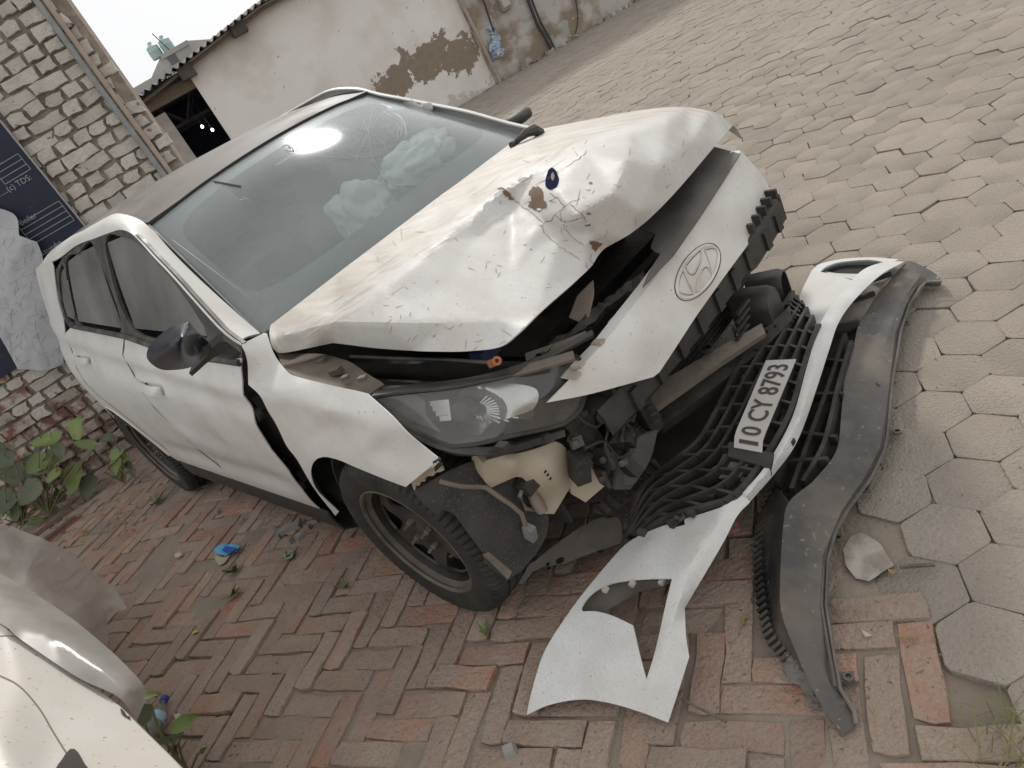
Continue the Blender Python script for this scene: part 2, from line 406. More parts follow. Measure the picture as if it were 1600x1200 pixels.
# rough outline of what hides the paving in the picture: only used to choose which pavers become single objects
HIDE = np.array([(95, 400), (180, 320), (575, 148), (830, 190), (1050, 165), (1150, 195), (1225, 370), (1290, 440), (1460, 430), (1400, 560), (1390, 700), (1300, 840), (1330, 1140), (1180, 860), (1070, 960), (1045, 1130), (825, 1115), (960, 870), (790, 910), (730, 960), (560, 830), (270, 740), (110, 590)])
def place_pavers(items, var, parent, name, limit=300):
    """items: (x, y, z, yaw, tilt). The largest in view are objects, the rest one joined part"""
    P = np.array([[i[0], i[1], i[2]] for i in items]); q = proj(P)
    vis = (q[:, 2] > .1) & (q[:, 0] > -60) & (q[:, 0] < 1660) & (q[:, 1] > -60) & (q[:, 1] < 1260)
    area = np.where(vis, (CAMH/np.maximum(q[:, 2], .1)**3), 0)*np.where(inpoly(q[:, :2], HIDE), .02, 1)
    order = np.argsort(-area); rest_v, rest_f, n = [], [], 0
    for r, k in enumerate(order):
        x, y, z, yaw, tx, ty = items[k]; me, V, F = var[random.randrange(len(var))]
        if r < limit and area[k] > 0:
            o = link(name, me, parent); o.location = (x, y, z); o.rotation_euler = (tx, ty, yaw)
        elif vis[k] or True:
            M = np.array(Matrix.Rotation(yaw, 3, 'Z') @ Matrix.Rotation(ty, 3, 'Y') @ Matrix.Rotation(tx, 3, 'X'))
            rest_v.append(V @ M.T+[x, y, z]); rest_f += [tuple(i+n for i in f) for f in F]; n += len(V)
    if rest_v:
        o = mk('smaller_pavers', np.vstack(rest_v), rest_f, var[0][0].materials[0], parent, 'l'); o['kind'] = 'stuff'
HB = R_(-32.)                                                   # herringbone axis
def edge_x(y): return .455+.17*(y-.9) if y < 6 else 1.32+.05*(y-6)
brick_paving = meta(mk('brick_paving', [(-6, -.5, -.045), (1.8, -.5, -.045), (1.8, 6, -.045), (-6, 6, -.045)], [(0, 1, 2, 3)], m_dirt, None, 'w'), 'red brown herringbone brick paving under the car', kind='structure')
brick_paving.location = (0, 0, 0)
brick_paving.data.transform(Matrix.Translation((-2.1, 2.75, -.045)))
def bricks_list():
    U = .0775; out = []; ca, sa = math.cos(HB), math.sin(HB)    # bricks laid on edge: three wide to one
    ox, oy = -.87, 1.515
    for i in range(-95, 95):
        for j in range(-95, 95):
            k = (i-j) % 6
            if k == 0: a, b, yaw = (i+1.5)*U, (j+.5)*U, 0
            elif k == 5: a, b, yaw = (i+.5)*U, (j+1.5)*U, math.pi/2
            else: continue
            x = ox+ca*a-sa*b; y = oy+sa*a+ca*b
            if not (-5.2 < x < 1.6 and -.3 < y < 5.6): continue
            if x > edge_x(y)+(.035 if y < 1.15 else -.02): continue
            if x < -3.2 and y < 1.: continue
            bad = fbm(x, y, .9)
            g = .010 if random.random() < .12 else .004
            out.append((x+random.gauss(0, .004), y+random.gauss(0, .004), random.gauss(-.002, .0035)-.006*max(0, bad), HB+yaw+random.gauss(0, .018), random.gauss(0, .012), random.gauss(0, .012)))
    return out
vb = variants(9, lambda: slab(rect_ring(.224+random.gauss(0, .004), .069+random.gauss(0, .002), .0026), .05, .0025, .0008), 'brick', m_brk)
place_pavers(bricks_list(), vb, brick_paving, 'brick')
hex_paving = meta(mk('hexagon_paving', [(.4, -1, -.05), (30, -1, -.05), (30, 30, -.05), (-6, 30, -.05), (-6, 7, -.05), (.4, 5, -.05)], [(0, 1, 2, 3, 4, 5)], m_dirt, None, 'w'), 'sandy grey hexagonal concrete paving across the yard', kind='structure')
hex_paving.data.transform(Matrix.Translation(hex_paving.location)); hex_paving.location = (0, 0, 0)
WALL_A = R_(10); WALL_P = np.array([2.6, 15.3])
def hex_list():
    s, a = .1737, -1.5139; A = s*np.array([math.cos(a), math.sin(a)]); B = s*np.array([math.cos(a-math.pi/3), math.sin(a-math.pi/3)]); o = np.array([1.9915, 2.721]); out = []
    for i in range(-190, 190):
        for j in range(-190, 190):
            p = o+i*A+j*B
            if not (-1.5 < p[0] < 13 and .1 < p[1] < 17.2): continue
            if p[0] < edge_x(p[1])+.06 and p[1] < 5.5: continue
            if p[1] > WALL_P[1]+math.tan(WALL_A)*(p[0]-WALL_P[0])-.02: continue
            q = proj([[p[0], p[1], 0]])[0]
            if p[1] > 3 and not (-80 < q[0] < 1700 and -80 < q[1] < 1300): continue
            n = fbm(p[0], p[1], .6)
            out.append((p[0]+random.gauss(0, .003), p[1]+random.gauss(0, .003), random.gauss(-.001, .0022)-.006*max(0, n), a+random.gauss(0, .02)+math.pi/3*random.randrange(6), random.gauss(0, .008), random.gauss(0, .008)))
    return out
def hex_ring():
    r = .0978; P = []
    for k in range(6):
        t = R_(30+60*k); p = np.array([math.cos(t), math.sin(t)])*r
        for d in (-.07, .07):
            q = np.array([math.cos(t+d), math.sin(t+d)])*r*.988; P.append((q[0]+random.gauss(0, .0017), q[1]+random.gauss(0, .0017)))
    return P
vh = variants(7, lambda: slab(hex_ring(), .05, .0018, .0003), 'paver', m_hex)
place_pavers(hex_list(), vh, hex_paving, 'paver')

# ------------------------------------------------------------------ whitewashed brick wall behind the car
m_wbr = mat('whitewashed_brick', (.60, .57, .52), (.47, .43, .375), 9., rough=.95, bump=1., bsc=38, rnd=.12, spec=(.27, .17, .12), spsc=16, spth=.70, dust=.5, dustc=(.42, .37, .31))
m_rbr = mat('flaking_red_brick', (.19, .095, .065), (.44, .39, .33), 12., rough=.95, bump=.8, bsc=45, rnd=.2, contrast=.25)
m_mor = mat('crumbled_mortar', (.36, .31, .26), (.22, .18, .145), 14., rough=.98, bump=1., bsc=35)
BA = R_(8); BW0 = np.array([-3., 5.27]); bwd = np.array([math.cos(BA), math.sin(BA)]); bwn = np.array([math.sin(BA), -math.cos(BA)])   # normal to the yard
def bw(s, z, d=0.): p = BW0+bwd*s+bwn*d; return (p[0], p[1], z)
def bwpix(u, v, d=0.):
    n3 = np.array([*bwn, 0]); p0 = np.array(bw(0, 0, d)); r = ray(u, v); t = ((p0-CAM) @ n3)/(r @ n3); P = CAM+r*t
    return np.array([(P[:2]-BW0) @ bwd, P[2]])
brick_wall = thing('brick_wall', 'old whitewashed brick wall with deep crumbling joints behind the car', 'wall', bw(0, 0), BA)
S0, S1, ZT = -2.6, 1.79, 3.3
core = MB()
nx_, nz_ = 100, 76
G = [[(S0+(S1-S0)*i/nx_, -.0+.016*noise.fractal(Vector((i*.5, k*.5, 0)), 1, 2, 4)*-1, ZT*k/nz_) for k in range(nz_+1)] for i in range(nx_+1)]
core.grid(G)
Vc = np.array(core.v); nfr = len(core.v)
core.add([(S0, 0, 0), (S1, 0, 0), (S1, 0, ZT), (S0, 0, ZT), (S0, .3, 0), (S1, .3, 0), (S1, .3, ZT), (S0, .3, ZT)], [(4, 5, 6, 7), (1, 5, 6, 2), (3, 2, 6, 7), (0, 4, 7, 3)])
core.build('mortar', m_mor, brick_wall, 'l')
def wall_brick(L, Hh, dep=.03):
    ring = []
    n = 4 if L > .2 else 3
    for i in range(n): ring.append((-L/2+L*i/n, -Hh/2))
    for i in range(2): ring.append((L/2, -Hh/2+Hh*i/2))
    for i in range(n): ring.append((L/2-L*i/n, Hh/2))
    for i in range(2): ring.append((-L/2, Hh/2-Hh*i/2))
    ring = np.array(ring)+np.random.default_rng(random.randrange(9999)).normal(0, .0042, (len(ring), 2)); m = len(ring); c = ring.mean(0)
    fr = [(c[0]+(p[0]-c[0])*.96, -dep-random.gauss(.002, .003), c[1]+(p[1]-c[1])*.90) for p in ring]
    md = [(p[0], -dep*.75, p[1]) for p in ring]; bk = [(p[0], .02, p[1]) for p in ring]
    V = fr+md+bk; F = [tuple(range(m))]+[(i, (i+1) % m, m+(i+1) % m, m+i) for i in range(m)]+[(m+i, m+(i+1) % m, 2*m+(i+1) % m, 2*m+i) for i in range(m)]
    return V, F
def wall_variants(L, m):
    out = variants(8, lambda: wall_brick(L, .070+random.gauss(0, .003)), 'brick', m, 18); return out
wvS = {False: wall_variants(.222, m_wbr), True: wall_variants(.222, m_rbr)}
wvH = {False: wall_variants(.104, m_wbr), True: wall_variants(.104, m_rbr)}
cz = .086; row = 0; z = .05; wb = []
while z < ZT-.04:
    x = S0+(.0 if row % 2 else -.07)+random.uniform(-.01, .01); k = 0
    while x < S1-.06:
        hd = (k+row) % 2 == 0 if row % 3 == 0 else (row % 3 == 1 and True) if row % 3 == 1 else random.random() < .35
        L = .116 if hd else .236
        if x+L > S1+.03: L = .116; hd = True
        if x+L*.5 < S1-.02: wb.append((x+L/2, z, hd))
        x += L+random.uniform(0, .02); k += 1
    z += cz+random.uniform(-.002, .002); row += 1
nbr = 0; restw = MB()
for x, z, hd in sorted(wb, key=lambda b: -b[0]):
    p = proj([bw(x, z, .03)])[0]
    seen = -40 < p[0] < 330 and -40 < p[1] < 900 and not inpoly([(p[0], p[1])], HIDE)[0]
    red = z < .70+random.gauss(0, .14)
    me = random.choice((wvH if hd else wvS)[red])[0]
    lo_c = (x, random.gauss(0, .009)+.004, z+random.gauss(0, .004)); ro_c = (random.gauss(0, .02), random.gauss(0, .03), random.gauss(0, .05)); nbr += seen
    if seen and nbr <= 300: o = link('brick', me, brick_wall); o.location = lo_c; o.rotation_euler = ro_c
    else:
        from mathutils import Euler
        Mx = np.array(Euler(ro_c).to_matrix()); restw.add(np.array([tuple(q.co) for q in me.vertices]) @ Mx.T+np.array(lo_c), [tuple(p.vertices) for p in me.polygons])

if restw.f: restw.build('farther_bricks', m_wbr, brick_wall, 'l', 18)['kind'] = 'stuff'
m_galv = mat('grey_conduit', (.30, .31, .31), (.22, .22, .22), 20, rough=.5, dust=.35)
m_pvc = mat('dusty_pvc_pipe', (.42, .35, .28), (.33, .26, .20), 10, rough=.6)
m_paint = None
def wall_pipe(name, u0, v0, u1, v1, r, m, label, cat='pipe', d=.06):
    a = bwpix(u0, v0, d); b = bwpix(u1, v1, d); s = (a[0]+b[0])/2
    t = thing(name, label, cat, bw(s, max(0, b[1]-.6), d), BA)
    MB().tube([bw(s, .02 if b[1] < .3 else b[1]-.9, d), bw(s+.003, 1.5, d), bw(s-.004, 2.2, d), bw(s, ZT+.1, d)], r, 12).build('pipe_run', m, t)
    for zz in (1.62, 2.5): MB().box(bw(s, zz, d-.03), (.07, .05, .025), Matrix.Rotation(BA, 3, 'Z')).build('clamp', m_galv, t)
    return t
wall_pipe('conduit_pipe', 58, 0, 247, 262, .021, m_galv, 'grey metal conduit clamped upright on the brick wall')
wall_pipe('plastic_pipe', 73, 0, 262, 267, .017, m_pvc, 'thin beige plastic pipe running beside the grey conduit')

# ------------------------------------------------------------------ dark printed banner on the wall and its torn white flap
m_ban = mat('dark_banner_vinyl', (.006, .012, .030), (.010, .018, .040), 9, rough=.6, spec=(.05, .06, .08), spsc=35, spth=.71)
m_prn = mat('white_print', (.36, .37, .39), (.25, .26, .28), 30, rough=.6)
m_flap = mat('cracked_white_vinyl', (.42, .425, .44), (.48, .48, .485), 8, rough=.7, bump=.2, bsc=18)
banner = thing('printed_banner', 'dark navy printed vinyl banner with white form lines on brick wall', 'banner', bw(.2, 1., .05), BA)
bR = 1.035; bZ0, bZ1 = bwpix(12, 584, .055)[1], 2.9
G = [[bw(S0+.3+(bR-S0-.3)*i/40, bZ0+(bZ1-bZ0)*k/40, .055+.006*noise.noise(Vector((i*.2, k*.2, 1)))) for k in range(41)] for i in range(41)]
b_ = MB().grid(G); V, F = thicken(b_.v, b_.f, .002, (*bwn, 0)); mk('vinyl', V, F, m_ban, banner)
V, F = thicken(*(lambda q: (q.v, q.f))(MB().grid([[bw(bR-.012+.012*i, bZ0+(bZ1-bZ0)*k/30, .064) for k in range(31)] for i in range(2)])), .002, (*bwn, 0))
mk('hem', V, F, mat('pale_hem', (.35, .33, .32), rough=.7), banner)
def wall_line(mb, a, b, wd=.004, d=.068):
    a, b = np.array(a), np.array(b); t = (b-a)/np.linalg.norm(b-a); n = np.array([-t[1], t[0]])*wd/2
    q = [a-n, b-n, b+n, a+n]; return mb.add([bw(*p, d) for p in q], [(0, 1, 2, 3)])
bl = lambda u, v: bwpix(u, v, .068)
def form(uvTL, uvTR, uvBR, uvBL, rows):
    ln = MB(); TL, TR, BR, BL = [bl(*p) for p in (uvTL, uvTR, uvBR, uvBL)]
    for k in range(rows+1):
        t = k/rows; wall_line(ln, TL+(BL-TL)*t, TR+(BR-TR)*t)
    wall_line(ln, TR, BR); wall_line(ln, TL, BL); ln.build('printed_form', m_prn, banner, ang=None)
form((-12, 264), (28, 240), (48, 264), (8, 288), 3)
form((27, 352), (92, 314), (116, 344), (51, 382), 4)
def text_mesh(txt, size, bold=0., extr=0.):
    cu = bpy.data.curves.new('lettering', 'FONT'); cu.body = txt; cu.size = size; cu.offset = bold; cu.extrude = extr; cu.resolution_u = 3
    o = bpy.data.objects.new('lettering', cu); COL.objects.link(o); dg = bpy.context.evaluated_depsgraph_get(); dg.update()
    me = bpy.data.meshes.new_from_object(o.evaluated_get(dg)); V = [tuple(v.co) for v in me.vertices]; F = [tuple(p.vertices) for p in me.polygons]
    bpy.data.objects.remove(o); bpy.data.meshes.remove(me); return np.array(V), F
def wall_text(txt, u, v, h, d=.068):
    p = bl(u, v); V, F = text_mesh(txt, h, .0); MB().add([bw(p[0]+x, p[1]+y, d) for x, y, _ in V], F).build('printed_text', m_prn, banner, ang=None)
wall_text('Boiler', 33, 353, .05); wall_text('........(c) TDS:', -6, 311, .05); wall_text('Rules', 46, 412, .052); wall_text('issued', 64, 401, .052); wall_text('on', 87, 387.5, .052)
# the torn flap hangs in front: seen outline on planes just off the wall
def flap_pts(L):
    return {k: (u, v, np.array(bw(*bwpix(u, v, d), d))) for k, (u, v, d) in L.items()}
fp = flap_pts({'a!': (-30, 318, .10), 'b': (22, 335, .12), 'c!': (30, 368, .14), 'd!': (58, 378, .13), 'e': (66, 400, .14), 'f': (70, 430, .13), 'g': (82, 470, .14), 'h': (90, 500, .13), 'i!': (98, 522, .12), 'j': (99, 560, .14), 'k!': (100, 569, .13), 'l': (70, 578, .14), 'm!': (28, 576, .12), 'n': (0, 525, .12), 'o!': (-40, 450, .10), 'p': (40, 470, .155), 'q': (15, 420, .14), 'r': (60, 530, .15), 's': (0, 362, .10), 't': (38, 372, .16)})
def crackle(V, V2):
    for i in range(len(V)):
        V[i, :2] += bwn*(.012*abs(noise.noise(Vector((V2[i, 0]*.04, V2[i, 1]*.02, 2)))) + .003*noise.noise(Vector((V2[i, 0]*.3, V2[i, 1]*.2, 5))))
    return V
torn = thing('torn_flap', 'torn crackled white vinyl sheet hanging over the dark banner', 'vinyl sheet', bw(.1, .7, .12), BA)
FLV, FLF = sheet('sheet', fp, ['a!', 'b', 'c!', 'd!', 'e', 'f', 'g', 'h', 'i!', 'j', 'k!', 'l', 'm!', 'n', 'o!'], m_flap, torn, creases=[('s', 't'), ('q', 'p', 'r')], res=5, smooth=2, frame='w', disp=crackle, data=True)
mk('sheet', *thicken(FLV, FLF, .002, (*bwn, 0)), m_flap, torn, 'w', 50)

# ------------------------------------------------------------------ long white plastered shed across the yard
def plaster_mat():
    m = mat('peeling_plaster', (.76, .73, .685), (.80, .775, .735), 1.2, rough=.9, bump=.25, bsc=14, stain=((.56, .515, .45), .8, .7), spec=(.50, .45, .38), spsc=9, spth=.70)
    nt = m.node_tree; N = nt.nodes; L = nt.links; b = N['Principled BSDF']; col = b.inputs['Base Color'].links[0].from_socket
    tc = N.new('ShaderNodeTexCoord'); sp = N.new('ShaderNodeSeparateXYZ'); L.new(tc.outputs['Object'], sp.inputs[0])
    def mth(op, a, bb, c=None):
        x = N.new('ShaderNodeMath'); x.operation = op
        for i, q in enumerate((a, bb, c)):
            if q is None: continue
            if isinstance(q, (int, float)): x.inputs[i].default_value = q
            else: L.new(q, x.inputs[i])
        return x.outputs[0]
    nz = N.new('ShaderNodeTexNoise'); nz.inputs['Scale'].default_value = 3.2; nz.inputs['Detail'].default_value = 9; nz.inputs['Roughness'].default_value = .68; L.new(tc.outputs['Object'], nz.inputs[0])
    # bare patch where the coat has fallen off: an ellipse with a ragged rim; damp band along the foot
    def ell(cx, cz, rx, rz, k):
        dx = mth('DIVIDE', mth('SUBTRACT', sp.outputs[0], cx), rx); dz = mth('DIVIDE', mth('SUBTRACT', sp.outputs[2], cz), rz)
        d = mth('SQRT', mth('ADD', mth('MULTIPLY', dx, dx), mth('MULTIPLY', dz, dz)), 0)
        return mth('GREATER_THAN', mth('ADD', mth('SUBTRACT', 1, d), mth('MULTIPLY', mth('SUBTRACT', nz.outputs[0], .5), k*1.25)), .0)
    f = mth('MAXIMUM', mth('MAXIMUM', ell(-1.62, .98, .5, .26, 3.2), ell(-.95, 1.03, .55, .32, 3.6)), ell(-.3, .8, .45, .3, 4.))
    foot = mth('GREATER_THAN', mth('ADD', mth('MULTIPLY', nz.outputs[0], 1.6), mth('MULTIPLY', sp.outputs[2], -1.1)), .66)
    mx = N.new('ShaderNodeMix'); mx.data_type = 'RGBA'; L.new(mth('MULTIPLY', foot, .45), mx.inputs[0]); L.new(col, mx.inputs[6]); mx.inputs[7].default_value = (.33, .28, .23, 1)
    m2 = N.new('ShaderNodeMix'); m2.data_type = 'RGBA'; L.new(f, m2.inputs[0]); L.new(mx.outputs[2], m2.inputs[6])
    n3 = N.new('ShaderNodeTexNoise'); n3.inputs['Scale'].default_value = 9; L.new(tc.outputs['Object'], n3.inputs[0])
    cr = N.new('ShaderNodeMix'); cr.data_type = 'RGBA'; L.new(n3.outputs[0], cr.inputs[0]); cr.inputs[6].default_value = (.21, .165, .12, 1); cr.inputs[7].default_value = (.30, .25, .19, 1)
    L.new(cr.outputs[2], m2.inputs[7]); L.new(m2.outputs[2], b.inputs['Base Color']); return m
m_pl = plaster_mat()
wwd = np.array([math.cos(WALL_A), math.sin(WALL_A)]); wwn = np.array([math.sin(WALL_A), -math.cos(WALL_A)])
def ww(s, z, d=0.): p = WALL_P+wwd*s+wwn*d; return (p[0], p[1], z)
def wwpix(u, v, d=0.):
    n3 = np.array([*wwn, 0]); p0 = np.array(ww(0, 0, d)); r = ray(u, v); t = ((p0-CAM) @ n3)/(r @ n3); P = CAM+r*t
    return np.array([(P[:2]-WALL_P) @ wwd, P[2]])
shed = thing('white_shed', 'long white plastered shed with peeling foot and corrugated roof edge', 'building', ww(0, 0), WALL_A)
dl, dr = wwpix(228, 165)[0]-.5, wwpix(297, 121)[0]
EV = np.array(sorted(tuple(wwpix(u, v, .38)) for u, v in ((212, 153), (240, 132), (270, 108), (300, 85), (336, 57), (358, 40), (405, 3))))
def eave(s): return float(np.interp(s, EV[:, 0], EV[:, 1]))-.03 if s > EV[0, 0] else EV[0, 1]-.03
def wall_slab(s0, s1, top, m, name, bot=0., t=.25, n=24):
    V = []; F = []
    for i in range(n+1):
        s = s0+(s1-s0)*i/n
        for z, y in ((bot, 0), (top(s), 0), (top(s), t), (bot, t)): V.append((s, y, z))
    for i in range(n):
        for k in range(4): F.append((i*4+k, i*4+(k+1) % 4, (i+1)*4+(k+1) % 4, (i+1)*4+k))
    F += [(0, 1, 2, 3), (n*4, n*4+3, n*4+2, n*4+1)]
    return mk(name, V, F, m, shed, 'l', ang=30)
wall_slab(dr, .12, lambda s: eave(s)+.02, m_pl, 'wall')
wall_slab(-14, dl-.55, lambda s: eave(dl)-.1, m_pl, 'wall')
m_sheet = mat('corrugated_cement_sheet', (.21, .19, .17), (.29, .26, .235), 5, rough=.9, bump=.3, bsc=30)
m_wood = mat('grey_brown_timber', (.13, .10, .075), (.19, .15, .115), 12, rough=.9, bump=.4, bsc=30, stretch=(1, 8, 8))
m_conc = mat('dirty_concrete', (.34, .32, .29), (.26, .24, .215), 4, rough=.95, bump=.3, bsc=20)
rf = MB(); G = []
for i in range(0, 700):
    s = -14+i*(15.2/700); ph = s*2*math.pi/.146
    G.append([(s, y, (eave(s) if s > dl else eave(dl))+.03+.028*math.sin(ph)+(y+.35)*.085) for y in (-.38, .2, 2.5, 4.)])
rf.grid(G); V, F = thicken(rf.v, rf.f, .008, (0, 0, 1)); roof = mk('roof', V, F, m_sheet, shed, 'l', ang=60)
ln_ = MB(); ln_.tube([(s, -.18, (eave(s) if s > dl else eave(dl))-.06) for s in np.linspace(-13.5, .6, 60)], .03, 8).build('purlin', m_wood, shed, 'l')
# small bracket boxes (beam ends) under the eave
for u, v in ((372, 45), (292, 113)):
    p = wwpix(u, v, .1); MB().box((p[0], -.12, p[1]), (.27, .28, .2)).build('beam_end', mat('dark_beam_end', (.06, .055, .05), (.1, .09, .08), 9, rough=.8), shed, 'l')
MB().box(((dl+dr)/2-.3, .12, eave(dl)-.13), (dr-dl+1.8, .2, .2)).build('lintel', m_wood, shed, 'l')
# door opening: pale leaf standing open at the left, dark interior behind
lf = wwpix(243, 175, -.1); MB().box((lf[0]-.05, .15, 1.2), (.36, .06, 2.4)).build('door_leaf', mat('pale_door_paint', (.40, .37, .33), (.33, .30, .27), 6, rough=.7), shed, 'l')
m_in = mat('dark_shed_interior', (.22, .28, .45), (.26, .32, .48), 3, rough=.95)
di = MB(); x0, x1, yb, zt = -13.5, .0, 9., 2.75
di.add([(x0, yb, 0), (x1, yb, 0), (x1, yb, zt+.15), (x0, yb, zt+.15), (x0, .3, 0), (x0, .3, zt), (x1, .3, 0), (x1, .3, zt)], [(0, 1, 2, 3), (4, 0, 3, 5), (1, 6, 7, 2), (5, 3, 2, 7)])
V, F = thicken(di.v, di.f, .1, (0, -1, -.5)); mk('interior_wall', V, F, m_in, shed, 'l')
tr = MB()
for yy in (2.5, 5.): 
    for i in range(8):
        a = -9+i*.9; tr.bar((a, yy, 2.2), (a+.45, yy, 2.75), .05, .05); tr.bar((a+.45, yy, 2.75), (a+.9, yy, 2.2), .05, .05)
    tr.bar((-9, yy, 2.2), (-1, yy, 2.2), .07, .07); tr.bar((-9, yy, 2.78), (-1, yy, 2.78), .07, .07)
tr.build('roof_truss', mat('grey_steel_truss', (.22, .21, .21), (.15, .14, .14), 9, rough=.7), shed, 'l')
cab = MB().box((-7.6, 4.2, 1.), (1.4, .8, 1.9)).box((-7.6, 3.78, 1.0), (1.2, .03, .04)); cab.build('steel_cupboard', mat('grey_cupboard', (.13, .12, .11), (.09, .085, .08), 5, rough=.7), shed, 'l')
def emit(name, c, s):
    m = bpy.data.materials.new(name); m.use_nodes = True; b = m.node_tree.nodes['Principled BSDF']; b.inputs['Emission Color'].default_value = (*c, 1); b.inputs['Emission Strength'].default_value = s; return m
m_lamp = emit('lit_lamp', (1, .98, .95), 5)
def wwray(u, v, y):
    n3 = np.array([*wwn, 0]); p0 = np.array(ww(0, 0, -y)); r = ray(u, v); t = ((p0-CAM) @ n3)/(r @ n3); return CAM+r*t
for (u, v), lb in (((316, 198), 'left lit bulb glowing inside the dark shed doorway'), ((332, 203), 'right lit bulb glowing inside the dark shed doorway')):
    P = wwray(u, v, 3.2); t = thing('hanging_lamp', lb, 'lamp', tuple(P-np.array([0, 0, .1])), 0, 'bulbs in the shed')
    MB().lathe([(.0, -.03), (.02, -.026), (.028, 0), (.02, .026), (.0, .04)], 12, P, (0, 0, 1)).build('bulb', m_lamp, t)
    MB().tube([P+np.array([0, 0, .05]), P+np.array([0, 0, 3.3-P[2]])], .008, 6).build('flex', m_in, t)
# the older block to the right, its own face a little proud, with pipes, cables, meter box and a bag
m_old = mat('crumbling_old_plaster', (.47, .44, .40), (.27, .215, .16), 1.7, rough=.95, bump=.7, bsc=10, contrast=.18, spec=(.38, .36, .33), spsc=5, spth=.6)
old = thing('crumbling_wall', 'older wall of grey crumbling plaster right of the white shed', 'wall', ww(.3, 0), WALL_A)
V = []; F = []
nX, nZ = 60, 30; G = [[(.12+i*(9.5/nX)-.0, -.05+.035*noise.fractal(Vector((i*.35, k*.4, 7)), 1, 2, 4), k*3.4/nZ) for k in range(nZ+1)] for i in range(nX+1)]
Vg, Fg = thicken(*(lambda q: (q.v, q.f))(MB().grid(np.array(G)-[.3, 0, 0])), .3, (0, -1, 0)); mk('masonry', Vg, Fg, m_old, old, 'l', ang=50)
rubble = MB()
for i in range(46):
    s = random.uniform(-.2, 5.5); rubble.box((s, -.1-random.random()*.1, .02), (random.uniform(.04, .16), .08, random.uniform(.03, .10)), Matrix.Rotation(random.uniform(-.5, .5), 3, 'Y') @ Matrix.Rotation(random.random()*3, 3, 'Z'))
o = rubble.build('fallen_plaster', m_old, old, 'l', ang=None); o['kind'] = 'stuff'
def pipe_on(name, pts, r, m, label, cat, d=.1):
    W = [np.array(ww(*wwpix(u, v, d), d)) for u, v in pts]
    low = min(W, key=lambda p: p[2])
    t = thing(name, label, cat, tuple(low), WALL_A); MB().tube(W, r, 8).build('pipe_run' if cat == 'pipe' else 'strand', m, t); return t
pipe_on('downpipe', [(705, -30), (719, 0), (750, 62), (783, 131)], .035, m_pvc, 'dusty white downpipe at the corner of the white shed', 'pipe')
m_blk = mat('black_cable', (.03, .03, .032), (.05, .05, .05), 20, rough=.6)
t = pipe_on('cable_bundle', [(818, -20), (828, 8), (840, 40), (852, 58), (862, 80)], .03, m_blk, 'thick dark cables running down the crumbling wall', 'cable', .12)
MB().tube([np.array(ww(*wwpix(u, v, .14), .14)) for u, v in ((824, -20), (834, 8), (845, 36), (858, 58), (868, 79))], .022, 8).build('strand', m_blk, t)
pipe_on('thin_wire', [(745, -20), (757, 5), (765, 30), (771, 48)], .018, m_blk, 'thin dark wire hanging above the blue bag', 'wire', .12)
pipe_on('loose_wire', [(898, -10), (903, 20), (902, 40), (899, 53)], .012, m_blk, 'loose thin wire near the right end of crumbling wall', 'wire', .1)
p = wwpix(788, 2, .15)
bx = thing('meter_box', 'small grey electrical box at top of the crumbling wall', 'electrical box', ww(p[0], p[1]-.12, .1), WALL_A)
MB().box((0, -.02, .12), (.22, .14, .3)).build('case', m_conc, bx, 'l'); MB().box((0, -.1, .12), (.16, .02, .2)).build('cover', mat('pale_cover', (.45, .43, .38), rough=.6), bx, 'l')
m_bag = mat('blue_plastic_bag', (.22, .36, .52), (.55, .58, .58), 9, rough=.4, contrast=.5)
bgp = {'a!': (768, 46, .12), 'b': (778, 58, .14), 'c': (783, 72, .16), 'd': (790, 80, .14), 'e!': (782, 91, .13), 'f': (772, 88, .15), 'g': (765, 78, .13), 'h': (767, 62, .13), 'i': (774, 72, .26), 'j': (777, 82, .24)}
bgt = thing('hanging_bag', 'pale blue plastic bag hanging on the crumbling wall', 'bag', ww(*wwpix(776, 90, .12), .12), WALL_A)
V, F = sheet('bag', {k: (u, v, np.array(ww(*wwpix(u, v, d), d))) for k, (u, v, d) in bgp.items()}, ['a!', 'b', 'c', 'd', 'e!', 'f', 'g', 'h'], m_bag, None, res=3, smooth=1, frame='w', data=True)
V += rng.normal(0, .02, V.shape); V, F = thicken(V, F, .12, (*wwn, 0)); mk('crumpled_film', V, F, m_bag, bgt, ang=20)

# ------------------------------------------------------------------ distant house with two roof tanks
def far(u, v, y): r = ray(u, v); return CAM+r*(y/r[1])
FY = 48.
def fbox(name, us, m, parent, y0=FY, dep=6):
    P = [far(u, v, y0) for u, v in us]; Q = [p+np.array([0, dep, 0]) for p in P]
    return MB().hexa(P+Q).build(name, m, parent)
m_fc = mat('far_grey_concrete', (.42, .405, .385), (.34, .33, .31), .35, rough=.95)
fh = thing('far_house', 'pale grey concrete rooftop room far behind the shed roof', 'building', tuple(np.array(far(265, 125, FY))*[1, 1, 0]), 0)
zb = 0.; ztop = (far(251, 85, FY)[2]+far(292, 65, FY)[2])/2; xm, xr = far(251, 85, FY)[0], far(293, 66, FY)[0]; xl = far(226, 106, FY+7)[0]
hb = MB(); hb.hexa([(xm, FY, zb), (xr, FY, zb), (xr, FY, ztop), (xm, FY, ztop), (xl, FY+7, zb), (xr+1, FY+7, zb), (xr+1, FY+7, ztop), (xl, FY+7, ztop)]); hb.build('wall', m_fc, fh)
P0, P1 = far(266, 93, FY), far(275, 101, FY)
MB().box((P0[0]+.15, FY-.02, P0[2]-.15), (.5, .06, .75)).build('window', mat('far_window', (.10, .10, .10), rough=.3), fh)
MB().box(((xm+xr)/2, FY-.04, ztop-.1), (xr-xm+.1, .1, .24)).build('parapet', m_fc, fh)
